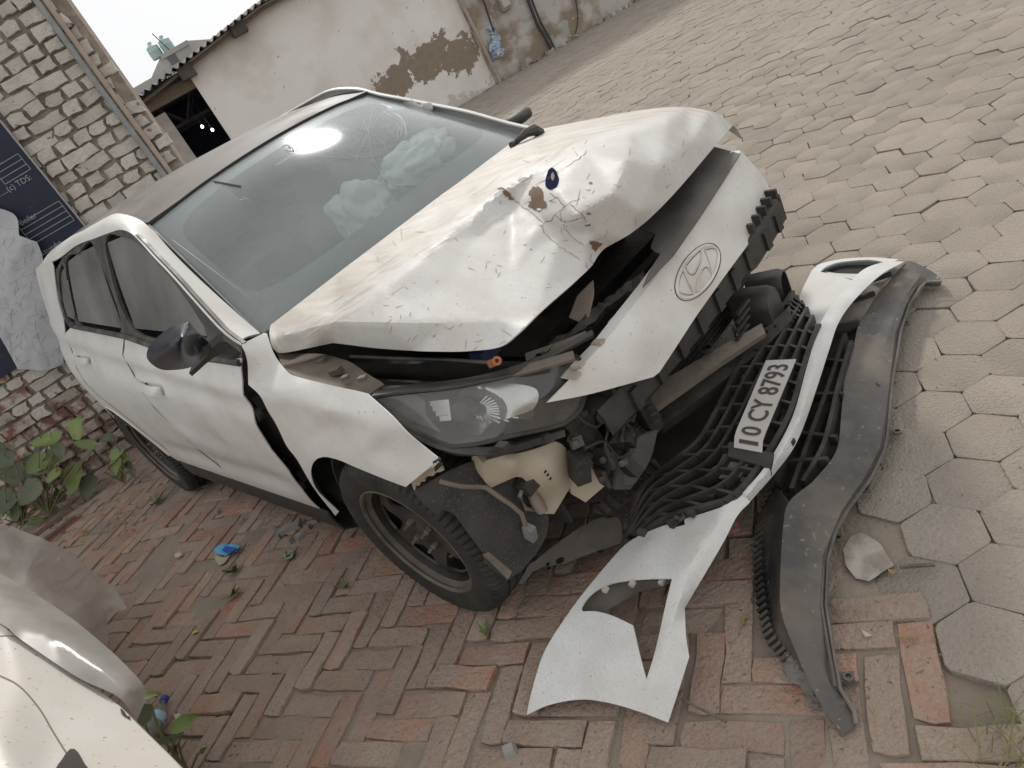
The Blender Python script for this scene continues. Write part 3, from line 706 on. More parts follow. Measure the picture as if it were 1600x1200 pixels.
zl = far(225, 128, FY-2)[2]; MB().box((xl+.2, FY-1, zl/2), (7, 2, zl)).build('lower_block', m_fc, fh)
MB().tube([(xr-1.1, FY, ztop), (xr-1.4, FY, ztop+1.1)], .03, 5).build('antenna', m_blk, fh)
m_tank = mat('pale_green_tank', (.40, .52, .50), (.33, .44, .42), 1.5, rough=.5)
for (u, v), lb in (((240, 84), 'left pale green water tank on the far rooftop'), ((260, 76), 'right pale green water tank on the far rooftop')):
    p = far(u, v, FY); t = thing('water_tank', lb, 'water tank', (p[0], FY+.7, ztop), 0, 'tanks on the far roof')
    MB().lathe([(0, .84), (.12, .84), (.14, .78), (.34, .66), (.36, .45), (.375, .41), (.36, .37), (.36, .04), (.33, 0), (0, 0)], 20, (p[0], FY+.7, ztop), (0, 0, 1)).build('tank_body', m_tank, t)
    MB().lathe([(0, .92), (.11, .91), (.13, .84), (0, .84)], 14, (p[0], FY+.7, ztop), (0, 0, 1)).build('lid', m_tank, t)
# ================================================================== DAMAGED CAR (car frame: x forward from the front axle, y left, z up)
from mathutils.bvhtree import BVHTree
m_white = mat('dusty_white_paint', (.80, .80, .785), (.76, .755, .73), 4, stain=((.56, .51, .44), 3.2, .45), rough=.36, coat=.2, dust=.5, dustc=(.50, .44, .36), dsc=4.5, dup=.5, spec=(.36, .29, .22), spsc=120, spth=.70)
def hood_mat():
    m = mat('scuffed_white_hood_paint', (.66, .655, .64), (.61, .60, .575), 3.2, rough=.5, coat=.08, stain=((.50, .455, .395), 5., .35), grain=((.52, .485, .43), 60, .25), dust=.4, dustc=(.52, .465, .39), dsc=9, dup=.6, spec=(.36, .28, .20), spsc=75, spth=.69, stretch=(1, 2.2, 1))
    nt = m.node_tree; N = nt.nodes; L = nt.links; b = N['Principled BSDF']; col = b.inputs['Base Color'].links[0].from_socket
    # tan dust film left on the part behind the buckle, wiped in streaks
    tc = N.new('ShaderNodeTexCoord'); sp = N.new('ShaderNodeSeparateXYZ'); L.new(tc.outputs['Object'], sp.inputs[0])
    def mth(op, a, bb, cl=False):
        x = N.new('ShaderNodeMath'); x.operation = op; x.use_clamp = cl
        for i, q in enumerate((a, bb)):
            if isinstance(q, (int, float)): x.inputs[i].default_value = q
            else: L.new(q, x.inputs[i])
        return x.outputs[0]
    rx = mth('ADD', mth('MULTIPLY', sp.outputs[1], .36), .36); d = mth('MULTIPLY', mth('SUBTRACT', rx, sp.outputs[0]), 9., True)
    mp = N.new('ShaderNodeMapping'); mp.inputs['Scale'].default_value = (2.2, 14, 2); mp.inputs['Rotation'].default_value = (0, 0, .5); L.new(tc.outputs['Object'], mp.inputs[0])
    nz = N.new('ShaderNodeTexNoise'); nz.inputs['Scale'].default_value = 2.2; nz.inputs['Detail'].default_value = 5; nz.inputs['Roughness'].default_value = .65; L.new(mp.outputs[0], nz.inputs[0])
    st = mth('MULTIPLY', mth('SUBTRACT', nz.outputs[0], .36), 3.2, True); f = mth('MULTIPLY', mth('MULTIPLY', d, st), .8)
    mx = N.new('ShaderNodeMix'); mx.data_type = 'RGBA'; L.new(f, mx.inputs[0]); L.new(col, mx.inputs[6]); mx.inputs[7].default_value = (.46, .385, .30, 1); L.new(mx.outputs[2], b.inputs['Base Color']); return m
m_hood = hood_mat()
m_roof = mat('dusty_black_roof', (.02, .02, .022), None, rough=.35, dust=1.0, dustc=(.235, .205, .175), dsc=3., dup=.75)
m_bplas = mat('dusty_black_plastic', (.012, .012, .013), (.024, .023, .022), 14, rough=.5, dust=.5, dustc=(.16, .135, .11), dsc=11, dup=.7, bump=.15, bsc=60)
m_trim = mat('dusty_black_trim', (.012, .012, .014), None, rough=.4, dust=.7, dustc=(.18, .16, .14), dsc=14, dup=.3)
m_dark = mat('grimy_dark_metal', (.013, .0125, .012), (.032, .028, .024), 16, rough=.7, dust=.5, dustc=(.13, .105, .085), dsc=12, dup=.8, bump=.35, bsc=45)
m_bay = mat('dark_engine_bay', (.024, .023, .022), (.05, .046, .042), 12, rough=.8, dust=.5, dustc=(.14, .118, .098))
m_tanm = mat('dusty_tan_metal', (.20, .165, .13), (.11, .09, .075), 9, rough=.85, bump=.3, bsc=40, dust=.6, dustc=(.32, .265, .21))
m_rub = mat('tyre_rubber', (.011, .0108, .0108), (.018, .017, .0165), 18, rough=.7, dust=.5, dustc=(.085, .072, .06), dsc=9, dup=.15, bump=.1, bsc=80)
m_rim = mat('dusty_black_steel', (.012, .0115, .0115), (.022, .02, .019), 10, rough=.4, dust=.5, dustc=(.12, .098, .08), dsc=9, dup=.2)
m_nut = mat('worn_steel_nut', (.38, .33, .29), (.22, .18, .15), 40, rough=.45, metal=.7)
m_blue = mat('dark_blue_black_gloss', (.006, .008, .020), (.010, .012, .028), 6, rough=.34, ior=1.36, dust=.14, dustc=(.16, .145, .13), dsc=9, dup=.75)
m_wind = glass('windshield_glass', (.90, .945, .935), (.60, .63, .625), .17, 1.0, .085, 1.6)  # its whitish film is dust plus a painted milky sky reflection
m_sidg = glass('dusty_side_glass', (.45, .47, .45), (.34, .33, .305), .42, .8, .05, 2.5, (.25, .7))
m_lens = glass('headlight_lens', (.93, .93, .92), (.40, .38, .36), .11, 1.0, .02, 8)
m_frit = mat('dusty_black_frit', (.10, .092, .095), (.14, .13, .13), 5, rough=.5, dust=.4, dustc=(.26, .24, .23), dup=.3)
m_chr = mat('chrome_reflector', (.86, .86, .84), None, rough=.28, metal=1.)
m_tank = mat('translucent_beige_tank', (.50, .44, .34), (.40, .345, .255), 6, rough=.55, dust=.4, dustc=(.36, .30, .24), bump=.1, bsc=30)
m_orng = mat('orange_clip', (.36, .12, .045), (.28, .10, .04), 20, rough=.5)
m_rust = mat('rusty_bare_metal', (.16, .09, .055), (.26, .17, .11), 25, rough=.85)
m_fil = mat('pale_filler', (.55, .50, .43), (.42, .36, .29), 20, rough=.9, bump=.4, bsc=50)
m_seat = mat('grey_seat_fabric', (.11, .11, .115), (.15, .15, .15), 20, rough=.9)
m_dash = mat('grey_dashboard', (.10, .105, .105), (.14, .14, .135), 8, rough=.7, dust=.4, dustc=(.35, .33, .30))
m_abag = mat('white_airbag_cloth', (.62, .615, .60), (.54, .535, .52), 7, rough=.8)
m_line = mat('dark_panel_gap', (.02, .02, .02), rough=.9)

ZTAB = [(.15, .79), (.25, .835), (.35, .858), (.5, .872), (.62, .880), (.75, .886), (.85, .884), (.92, .870), (1.0, .845), (1.06, .822), (1.1, .805), (1.25, .745), (1.4, .675), (1.5, .60)]
_zz = np.array([a for a, _ in ZTAB]); _yy = np.array([b for _, b in ZTAB])
def sstep(a, b, t):
    t = min(1, max(0, (t-a)/(b-a))); return t*t*(3-2*t)
def Ys(x, z):
    y = float(np.interp(z, _zz, _yy))*.5+.25*float(np.interp(z-.03, _zz, _yy))+.25*float(np.interp(z+.03, _zz, _yy))
    x1 = max(0, min(1.2, x)-.05); x2 = max(0, min(3.3, -x)-2.3); x3 = max(0, min(3.3, -x)-2.85)
    y -= .22*x1**2+.10*x2**2+.55*x3**2
    dz = z-(.852-.0915*max(-3, min(.5, x))); k = 1-sstep(-2.9, -2.3, -(-x)) if False else 1
    y += .008*max(0, 1-abs(dz)/.04)-.010*math.exp(-((dz+.07)/.04)**2)
    y -= .018*math.exp(-((z-.42)/.06)**2)*sstep(-2.3, -1.9, x)*(1-sstep(-.75, -.5, x))
    return y
def side(u, v, off=0.):
    y = -.86
    for i in range(45):
        P = at(u, v, 'y', y); x = max(-3.2, min(.8, P[0])); z = max(.1, min(1.55, P[2])); y = .5*y+.5*-(Ys(x, z)+off)
    return at(u, v, 'y', y)
_at0 = at
def at(u, v, ax, val):
    return side(u, v, val) if ax == 's' else _at0(u, v, ax, val)
def sidepanel(name, outline, mt, parent, res=.024, holes=(), thick=.004, off=0., disp=None, flip=False, curve=None, cons=(), label=None):
    OL = np.array(outline, float)
    if curve is not None: OL = catmull(OL, curve, True, res)
    else: OL = catmull(OL, [True]*len(OL), True, res)
    HL = [catmull(np.array(h, float), [False]*len(h), True, res) for h in holes]
    V2, F = cdt(OL, HL, res, cons)
    V = np.array([(x, -(Ys(x, z)+off), z) for x, z in V2])
    if disp: V = disp(V)
    if flip: V[:, 1] *= -1
    used = sorted(set(i for f in F for i in f)); mp = {o: i for i, o in enumerate(used)}
    V = V[used]; F = [tuple(mp[i] for i in f) for f in F]
    V, F = thicken(V, F, thick, (0, 1 if flip else -1, 0)); return mk(name, V, F, mt, parent, 'c', 30, label)

car = thing('damaged_car', 'wrecked white hatchback with dusty black roof and crumpled hood', 'car', (CX, CY, 0), YAW)
# --- pixel seen points of the side turned into (x, z)
def sx(L): return [tuple(side(u, v)[[0, 2]]) for u, v in L]
WTOP = [(377, 537), (350, 517), (300, 462), (270, 428), (240, 397), (215, 370), (191, 358), (170, 363), (149, 371)]
dlo_top = sx(WTOP)+[(-1.75, 1.425), (-2.05, 1.41), (-2.24, 1.375)]
dlo_rear = [(-2.36, 1.25), (-2.38, 1.16)]
belt = sx([(113, 509), (150, 516), (196, 525), (236, 539), (300, 556), (350, 562), (376, 566)])
# doors
fd_front = sx([(377, 560), (376, 575), (385, 625), (400, 665), (425, 705), (450, 735), (475, 770), (505, 800)])
shut = [(belt[2][0]-.005, belt[2][1]), (-1.47, 1.0), (-1.49, .90), (-1.50, .75), (-1.49, .55), (-1.45, .38), (-1.42, .295)]
arch_door = [(-2.50, .92), (-2.51, .84), (-2.46, .76), (-2.36, .70), (-2.27, .62), (-2.20, .52), (-2.15, .40), (-2.12, .298)]
def dent(V):
    for i, (x, y, z) in enumerate(V):
        V[i, 1] += .014*math.exp(-((x+1.25)/.30)**2-((z-.60)/.07)**2)*math.sin((x+1.2)*9)
    return V
fdo = fd_front+[(-1.0, .293)]+shut[::-1]+belt[3:][:-1]
front_door = sidepanel('front_door', fdo, m_white, car, disp=dent)
rear_door = sidepanel('rear_door', [(a-.007, b) for a, b in shut]+arch_door[::-1]+[(-2.47, 1.02), (-2.43, 1.10), belt[0], belt[1]], m_white, car)
ar = [(-2.58+.345*math.cos(R_(t)), .31+.345*math.sin(R_(t))) for t in range(175, -3, -9)]
qp = [(a-.007, b) for a, b in [(-2.47, 1.02)]+arch_door]+[(-2.2, .295)]+ar[::-1]+[(-3.0, .30), (-3.1, .36), (-3.15, .5), (-3.17, .7), (-3.165, .9), (-3.14, 1.1), (-3.05, 1.28), (-2.95, 1.405), (-2.6, 1.425), (-2.3, 1.425), (-2.26, 1.39)]+dlo_rear+[(-2.44, 1.105)]
quarter = sidepanel('quarter_panel', qp, m_white, car, res=.04)
# wheel-arch lip
MB().tube([(x, -(Ys(x, z)-.004), z) for x, z in ar], .009, 6).build('arch_lip', m_white, car, 'c')
# black frame round the side glass, then the panes
gF = sx([(207, 516), (163, 382), (190, 371), (218, 384), (258, 428), (300, 484), (322, 529)])
gR = sx([(188, 516), (145, 386)])+[(-1.75, 1.40), (-2.0, 1.385), (-2.12, 1.14)]
gQ = [(-2.06, 1.375), (-2.2, 1.35), (-2.31, 1.24), (-2.33, 1.17), (-2.165, 1.145)]
sidepanel('window_frame', dlo_top+dlo_rear+[(-2.33, 1.125)]+belt, m_trim, car, res=.05, holes=[gF, gR, gQ], off=-.004, thick=.012)
for nm, g in (('front_window', gF), ('rear_window', gR), ('quarter_window', gQ)): sidepanel(nm, g, m_sidg, car, res=.06, off=-.012, thick=.003)
MB().tube([(x, -(Ys(x, z)+.003), z) for x, z in belt], .011, 6).build('belt_strip', m_trim, car, 'c')
# rocker sill
sl = MB(); G = []
for x in np.linspace(-2.16, -.56, 30):
    y = Ys(x, .29); G.append([(x, -y-.004, .30), (x, -y-.006, .26), (x, -y+.004, .20), (x, -y+.05, .165), (x, -y+.2, .16)])
sl.grid(G); V, F = thicken(sl.v, sl.f, .006, (0, -1, -.3)); mk('rocker_sill', V, F, m_bplas, car, 'c')
# white roof side rail and A pillar
OI = [((377, 537), (407, 521, -.715)), ((350, 518), (378, 496, -.70)), ((300, 463), (330, 453, -.675)), ((270, 429), (292, 417, -.645)), ((240, 398), (262, 386, -.615)), ((215, 371), (240, 360, -.585)), ((191, 359), (222, 345, -.575)), ((170, 364), (200, 336, -.57)), ((149, 372), (178, 334, -.565))]
O_ = [side(*o) for o, _ in OI]; I_ = [_at0(u, v, 'y', y) for _, (u, v, y) in OI]
def roofz(x, y):
    zc = float(np.interp(-x, [.9, 1.0, 1.3, 1.7, 2.1, 2.5, 2.9, 3.1], [1.40, 1.418, 1.458, 1.487, 1.492, 1.478, 1.445, 1.415]))
    return zc-.024*(abs(y)/.57)**2.4*(1-sstep(-1.25, -1.0, x))-.042*(abs(y)/.57)**2.2*sstep(-1.25, -1.0, x)
O_ += [np.array((-1.75, -Ys(-1.75, 1.43), 1.43)), np.array((-2.1, -Ys(-2.1, 1.415), 1.415)), np.array((-2.5, -Ys(-2.5, 1.412), 1.412)), np.array((-2.93, -Ys(-2.93, 1.385), 1.385))]
I_ += [np.array((-1.8, -.56, roofz(-1.8, .56))), np.array((-2.15, -.55, roofz(-2.15, .55))), np.array((-2.5, -.53, roofz(-2.5, .53))), np.array((-2.93, -.50, roofz(-2.93, .5)))]
Od = catmull(np.array(O_), [True]+[False]*(len(O_)-2)+[True], False, .05); Id = []
for row_o, row_i in zip(O_, I_): Id.append(row_i)
Id = catmull(np.array(I_), [True]+[False]*(len(I_)-2)+[True], False, .05)
def resamp(C, n):
    d = np.r_[0, np.cumsum(np.linalg.norm(np.diff(C, axis=0), axis=1))]; t = np.linspace(0, d[-1], n); return np.c_[[np.interp(t, d, C[:, k]) for k in range(3)]].T
Od, Id = resamp(Od, 60), resamp(Id, 60)
def rail(sgn):
    G = []
    for o, i in zip(Od, Id):
        r = []
        for t in np.linspace(0, 1, 7):
            p = o+(i-o)*t; b = math.sin(math.pi*t)*.018; p = p+np.array([.25*b, -b*.8, b*.8]); p = p*np.array([1, -sgn, 1]) if sgn > 0 else p
            r.append(p)
        G.append(r)
    q = MB().grid(G); V, F = thicken(q.v, q.f, .006, (0, sgn*.7, .7)); mk('roof_rail', V, F, m_white, car, 'c', 40)
rail(-1)
G = []
for i in Id:
    p = i*np.array([1, -1, 1]); G.append([p+np.array(d) for d in ((0, -.012, .004), (-.008, .006, .006), (-.02, .018, -.012), (-.03, .022, -.06))])
q = MB().grid(G); V, F = thicken(q.v, q.f, .006, (0, .7, .7)); mk('roof_rail', V, F, m_white, car, 'c', 40)
G = [[r[-1], (r[-1]*.5+np.array((r[-1][0], .79, .95))*.5)+np.array((0, .015, 0)), np.array((r[-1][0], .79, .94))] for r in G]
q = MB().grid(G); V, F = thicken(q.v, q.f, .004, (0, 1, 0)); mk('side_glazing', V, F, m_sidg, car, 'c', 60)
# roof
G = []
for x in np.linspace(-.967, -3.02, 36):
    hw = float(np.interp(-x, [.98, 1.5, 2.15, 2.6, 3.02], [.572, .568, .55, .525, .49])); r = []
    for t in np.linspace(-1, 1, 19):
        y = hw*t; xx = x-.092*t*t*max(0, 1-(-x-.967)/.5); r.append((xx, y, roofz(xx, y)+.002))
    G.append(r)
q = MB().grid(G); V, F = thicken(q.v, q.f, .01, (0, 0, 1)); roofo = mk('roof', V, F, m_roof, car, 'c', 50)
# rear spoiler, tailgate, rear bumper (seen only past the corner)
sp_ = MB(); G = []
for y in np.linspace(-.56, .56, 13): G.append([(-2.93, y*.95, roofz(-2.95, .4)+.008), (-3.06, y, roofz(-3.06, .4)+.004), (-3.17, y, 1.385-.02*(y/.56)**2), (-3.16, y, 1.355), (-3.0, y*.97, 1.36)])
q = sp_.grid(G); V, F = thicken(q.v, q.f, .006, (0, 0, 1)); mk('rear_spoiler', V, F, m_bplas, car, 'c')
tg = MB(); G = []
for y in np.linspace(-.78, .78, 17):
    k = (y/.78)**2; G.append([(-3.0+.1*k, y*.66, 1.36), (-3.1+.05*k, y*.85, 1.15), (-3.2+.05*k, y*.96, .95), (-3.23+.07*k, y, .7), (-3.23+.09*k, y, .5), (-3.15+.07*k, y*.98, .3)])
q = tg.grid(G); V, F = thicken(q.v, q.f, .01, (-1, 0, 0)); mk('tailgate', V, F, m_white, car, 'c')
# left flank, hidden from here but whole
lo_ = [(.30, .30), (-.42, .30)]
sidepanel('body_side', [(-.36, .29), (-2.24, .29)]+[(x, z) for x, z in ar[::-1]]+[(-3.0, .3), (-3.15, .5), (-3.165, .9), (-3.05, 1.15), (-2.35, 1.02), (-1.0, .95), (-.45, .90), (-.25, .86), (-.2, .75), (-.36, .6)], m_white, car, res=.12, flip=True, off=-.05)
arF = [(.0+.345*math.cos(R_(t)), .31+.345*math.sin(R_(t))) for t in range(180, -1, -12)]
sidepanel('fender', [(-.36, .30)]+arF[:-3]+[(.37, .56), (.34, .66), (.2, .76), (.0, .83), (-.15, .88), (-.25, .9), (-.2, .8)], m_white, car, res=.1, flip=True, off=-.07)

# --- windshield: seen edge points, curved in both directions
wsb = [np.array(p) for p in ((-.43, -.705, .972), (-.285, -.4, .985), (-.23, 0, .99), (-.285, .4, .985), (-.43, .705, .972))]
wst = [np.array(p) for p in ((-1.055, -.575, 1.372), (-.99, -.32, 1.402), (-.965, 0, 1.414), (-.99, .32, 1.402), (-1.055, .575, 1.372))]
bc = resamp(catmull(np.array(wsb), [True]+[False]*3+[True], False, .03), 41); tcv = resamp(catmull(np.array(wst), [True]+[False]*3+[True], False, .03), 41)
def wsp(i, t, off=0.):
    p = bc[i]+(tcv[i]-bc[i])*t; b = .046*math.sin(math.pi*t)*(1-abs(i/20-1)**3); return p+np.array([.52, 0, .85])*(b+off)
WG = np.array([[wsp(i, t) for t in np.linspace(0, 1, 25)] for i in range(41)])
q = MB().grid(WG); V, F = thicken(q.v, q.f, .004, (.5, 0, .8)); wind = mk('windshield', V, F, m_wind, car, 'c', 60)
bvhW = BVHTree.FromPolygons([tuple(p) for p in q.v], q.f)
# black printed border of the screen (inside face)
bd = MB()
def wspf(a, t, off=-.007):
    k = a*40; i = int(min(39, math.floor(k))); f = k-i; return wsp(i, t, off)*(1-f)+wsp(i+1, t, off)*f
def strip(pairs): bd.grid([[wspf(*p) for p in pr] for pr in pairs])
n = 40
def inner(a):                                               # inner edge of the border: wide low band, rounded corners
    return None
ring = []
for k in range(160):
    t = k/160*4
    if t < 1: o = (t, 0.)
    elif t < 2: o = (1., t-1)
    elif t < 3: o = (3-t, 1.)
    else: o = (0., 4-t)
    ang = math.atan2((o[1]-.53)*1.0, (o[0]-.5)*1.0)
    e = 7.; hx_, hz_ = .455, .375; c_, s_ = math.cos(ang), math.sin(ang); r = (abs(c_/hx_)**e+abs(s_/hz_)**e)**(-1/e)
    ring.append((o, (.5+r*c_, .535+r*s_)))
n0 = len(ring); Vb = [wspf(*o) for o, _ in ring]+[wspf(max(0, min(1, i[0])), max(0, min(1, i[1]))) for _, i in ring]
q = MB().add(Vb, [(k, (k+1) % n0, n0+(k+1) % n0, n0+k) for k in range(n0)])
mk('screen_border', q.v, q.f, m_frit, car, 'c', None)
# black gap between roof and glass
MB().tube([p+np.array([-.006, 0, .004]) for p in tcv], .006, 6).build('header_seal', m_line, car, 'c')
MB().tube([p+np.array([-.0, .0, .004]) for p in [wsp(0, t) for t in np.linspace(0, 1, 20)]], .007, 6).build('screen_seal', m_trim, car, 'c')

# --- helpers that lay small things on a built surface
def hit(b, u, v, off=.0015):
    d = Vector(ray(u, v) @ MC); loc, nrm, i, ds = b.ray_cast(Vector(CC), d.normalized())
    if loc is None: return None
    if nrm.dot(d) > 0: nrm = -nrm
    return np.array(loc+nrm*off), np.array(nrm)
def ribbon(b, pts, wd, off=.0015, step=4., h=.0008):
    C = catmull(np.array(pts, float), [False]*len(pts), False, step); P = [hit(b, *c, off) for c in C]; P = [p for p in P if p]
    q = MB()
    if len(P) < 2: return q
    for k in range(len(P)):
        p, n = P[k]; t = P[min(k+1, len(P)-1)][0]-P[max(k-1, 0)][0]; s_ = np.cross(t, n); s_ /= np.linalg.norm(s_)+1e-9
        w_ = wd(k/len(P)) if callable(wd) else wd; q.v += [tuple(p-s_*w_/2), tuple(p+n*h), tuple(p+s_*w_/2)]
    for k in range(len(P)-1): q.f += [(3*k, 3*k+1, 3*k+4, 3*k+3), (3*k+1, 3*k+2, 3*k+5, 3*k+4)]
    return q
def decal(name, b, outline, mt, parent, off=.0015, res=4., rough=0., ang=40):
    O = catmull(np.array(outline, float), [False]*len(outline), True, res)
    if rough: O = O+rng.normal(0, rough, O.shape)
    V2, F = cdt(O, (), res); H = [hit(b, *p, off) for p in V2]; ok = {i for i, h in enumerate(H) if h}
    F = [f for f in F if all(i in ok for i in f)]; V = [h[0] if h else (0, 0, 0) for h in H]
    used = sorted(set(i for f in F for i in f)); mp = {o: i for i, o in enumerate(used)}
    return mk(name, [V[i] for i in used], [tuple(mp[i] for i in f) for f in F], mt, parent, 'c', ang)

# --- fender (right), pulled away from the door
fe = {'a!': (377, 538, 's', 0), 'b': (386, 560, 's', .004), 'c!': (388, 601, 's', .006), 'd': (406, 618, 's', .008), 'e': (418, 641, 's', .01), 'f': (432, 664, 's', .01), 'g': (448, 697, 's', .01), 'h': (464, 718, 's', .01), 'i': (490, 762, 's', .006), 'j!': (524, 806, 's', .004),
      'k!': (529, 800, 's', .0), 'l': (497, 768, 's', .002), 'm': (486, 742, 's', .006), 'n': (490, 722, 's', .008), 'o': (504, 714, 's', .01), 'p': (527, 718, 's', .01), 'q': (560, 732, 's', .012), 'r': (607, 751, 's', .014), 's!': (634, 761, 's', .015), 't!': (642, 754, 's', .015),
      'u!': (687, 718, 's', .012), 'v': (662, 698, 's', .012), 'w': (635, 675, 's', .01), 'x': (612, 650, 's', .006), 'y!': (580, 621, 's', -.012),
      'z': (574, 615, 's', -.02), 'A': (513, 601, 's', -.028), 'B': (455, 585, 's', -.035), 'C': (440, 570, 'y', -.80), 'D': (427, 550, 'y', -.785), 'E!': (417, 521, 'y', -.755), 'F!': (413, 520, 'y', -.757),
      'G': (391, 606, 's', .012), 'H': (443, 620, 's', .012), 'I': (513, 641, 's', .008), 'J': (600, 669, 's', .006), 'K': (450, 640, 's', -.004), 'L': (520, 662, 's', -.004), 'M': (470, 690, 's', .0), 'N': (540, 700, 's', .006), 'O': (480, 705, 's', .004), 'P': (510, 695, 's', .010), 'Q': (560, 715, 's', .014), 'R': (620, 742, 's', .016), 'T': (600, 700, 's', .002), 'U': (640, 715, 's', .01), 'W': (460, 604, 's', -.004), 'X': (560, 640, 's', -.004)}
sheet('fender', fe, ['a!', 'b', 'c!', 'd', 'e', 'f', 'g', 'h', 'i', 'j!', 'k!', 'l', 'm', 'n', 'o', 'p', 'q', 'r', 's!', 't!', 'u!', 'v', 'w', 'x', 'y!', 'z', 'A', 'B', 'C', 'D', 'E!', 'F!'], m_white, car,
      creases=[('G', 'H', 'I', 'J'), ('O', 'P', 'Q', 'R')], res=8, smooth=3, thick=.003, face=(0, -1, .2), ang=40)
# torn front end of the fender: filler lip and shard
V, F = sheet('x', {'a!': (642, 754, 's', .01), 'b!': (687, 719, 's', .008), 'c': (690, 730, 's', -.01), 'd!': (694, 736, 's', -.02), 'e': (670, 745, 's', -.02), 'f!': (655, 757, 's', -.01), 'g!': (648, 763, 's', 0)}, ['a!', 'b!', 'c', 'd!', 'e', 'f!', 'g!'], m_fil, None, res=5, data=True)
V += rng.normal(0, .002, V.shape); V, F = thicken(V, F, .006, (0, -1, 0)); mk('torn_fender_edge', V, F, m_fil, car, 'c', 20)
mk('fender_bracket', *thicken(*sheet('x', {'a!': (676, 722, 's', .012), 'b!': (686, 717, 's', .016), 'c!': (691, 727, 's', .0), 'd!': (680, 738, 's', .004)}, ['a!', 'b!', 'c!', 'd!'], m_bplas, None, res=5, data=True), .006, (0, -1, 0)), m_bplas, car, 'c')
# dark gap behind the fender: door-hinge pillar with hinges
pil = {'a!': (378, 562, 's', -.05), 'b': (376, 600, 's', -.05), 'c': (392, 660, 's', -.05), 'd': (430, 730, 's', -.05), 'e!': (515, 815, 's', -.05), 'f!': (540, 808, 's', -.05), 'g': (500, 770, 's', -.06), 'h': (455, 690, 's', -.06), 'i': (425, 630, 's', -.06), 'j!': (400, 560, 's', -.06)}
sheet('hinge_pillar', pil, ['a!', 'b', 'c', 'd', 'e!', 'f!', 'g', 'h', 'i', 'j!'], mat('dusty_grey_pillar', (.055, .052, .05), (.09, .085, .08), 9, rough=.7), car, res=10, thick=.01)
for u, v in ((401, 627), (468, 742)):
    P = side(u, v, -.04); MB().box(P, (.05, .03, .05)).lathe([(0, 0), (.022, 0), (.022, .02), (0, .02)], 12, P+np.array([.012, -.016, -.03]), (0, -1, 0)).build('door_hinge', m_bplas, car, 'c')

# --- crumpled hood
hd = {'a!': (423, 508, 'z', .995), 'a2': (421, 521, 'z', .985), 'a3': (426, 540, 'z', .962), 'b': (437, 552, 'z', .932), 'c!': (520, 536, 'z', .918), 'd': (600, 545, 'z', .896), 'd2': (690, 550, 'z', .874), 'e': (742, 548, 'z', .860), 'f': (783, 541, 'z', .852),
      'k0': (812, 518, 'z', .872), 'k': (838, 493, 'z', .875), 'l': (880, 456, 'z', .872), 'l2': (912, 428, 'z', .865), 'tip!': (926, 414, 'z', .858), 'tip2!': (934, 400, 'z', .862), 'n1': (945, 388, 'z', .868), 'n2': (985, 365, 'z', .872), 'n3': (1022, 335, 'z', .870), 'n4': (1060, 295, 'z', .864), 'n5': (1088, 263, 'z', .852), 'n6': (1112, 234, 'z', .835), 'cor!': (1146, 195, 'z', .795),
      's1': (1120, 177, 'z', .86), 's2': (1086, 169, 'z', .90), 's3': (1050, 167, 'z', .93), 's4': (1000, 172, 'z', .955), 's5': (930, 185, 'z', .975), 's6!': (822, 206, 'z', .99),
      'r1': (720, 282, 'z', 1.012), 'r2': (620, 357, 'z', 1.02), 'r3': (520, 433, 'z', 1.01),
      'g0': (431, 528, 'z', .968), 'g': (523, 503, 'z', .985), 'h': (600, 503, 'z', .965), 'i': (700, 504, 'z', .94), 'j': (790, 503, 'z', .905),
      'm': (598, 454, 'z', 1.022), 'o1': (640, 418, 'z', 1.034), 'o2': (690, 375, 'z', 1.044), 'o3': (740, 335, 'z', 1.055), 'o4': (776, 300, 'z', 1.062), 'o5': (845, 262, 'z', 1.064), 'o6': (915, 236, 'z', 1.055), 'o7': (985, 205, 'z', 1.02), 'o8': (1045, 186, 'z', .985),
      'p1': (800, 312, 'z', 1.022), 'p2': (845, 340, 'z', .992), 'p3': (880, 360, 'z', .952), 'p4': (915, 385, 'z', .905),
      't1': (870, 300, 'z', 1.038), 't2': (900, 335, 'z', .998), 't3': (930, 365, 'z', .925), 't4': (960, 300, 'z', .992), 't5': (1000, 330, 'z', .915), 't6': (1030, 260, 'z', .955), 't7': (1080, 220, 'z', .915), 't8': (980, 250, 'z', 1.02),
      }
def facet(keys, ref, lift=0.):                               # points seen in one flat facet of the sheet
    a, b, c_ = [np.array(at(*hd[k])) for k in ref]; n_ = np.cross(b-a, c_-a)
    for k, (u, v) in keys.items():
        d = ray(u, v) @ MC; t = ((a-CC) @ n_)/(d @ n_); hd[k] = (u, v, CC+d*t+np.array([0, 0, lift]))
facet({'i': (700, 504), 'h': (600, 503), 'w5': (640, 470), 'w1': (700, 440), 'w3': (740, 370), 'w2': (800, 420), 'w4': (850, 445), 'j': (790, 503)}, ('m', 'o4', 'k'), -.002)
def crumple(V, V2):
    for i, (x, y, z) in enumerate(V):
        p = Vector((x*6, y*6, .3)); n1_ = noise.noise(p); V[i, 2] += .0014*n1_+.0005*noise.noise(p*3.1)
        d = math.hypot(V2[i, 0]-850, (V2[i, 1]-330)*1.1)
        if d < 130: V[i, 2] += (1-d/130)*.005*noise.noise(Vector((x*26, y*26, 1.)))
    return V
HO = ['a!', 'a2', 'a3', 'b', 'c!', 'd', 'd2', 'e', 'f', 'k0', 'k', 'l', 'l2', 'tip!', 'tip2!', 'n1', 'n2', 'n3', 'n4', 'n5', 'n6', 'cor!', 's1', 's2', 's3', 's4', 's5', 's6!', 'r1', 'r2', 'r3']
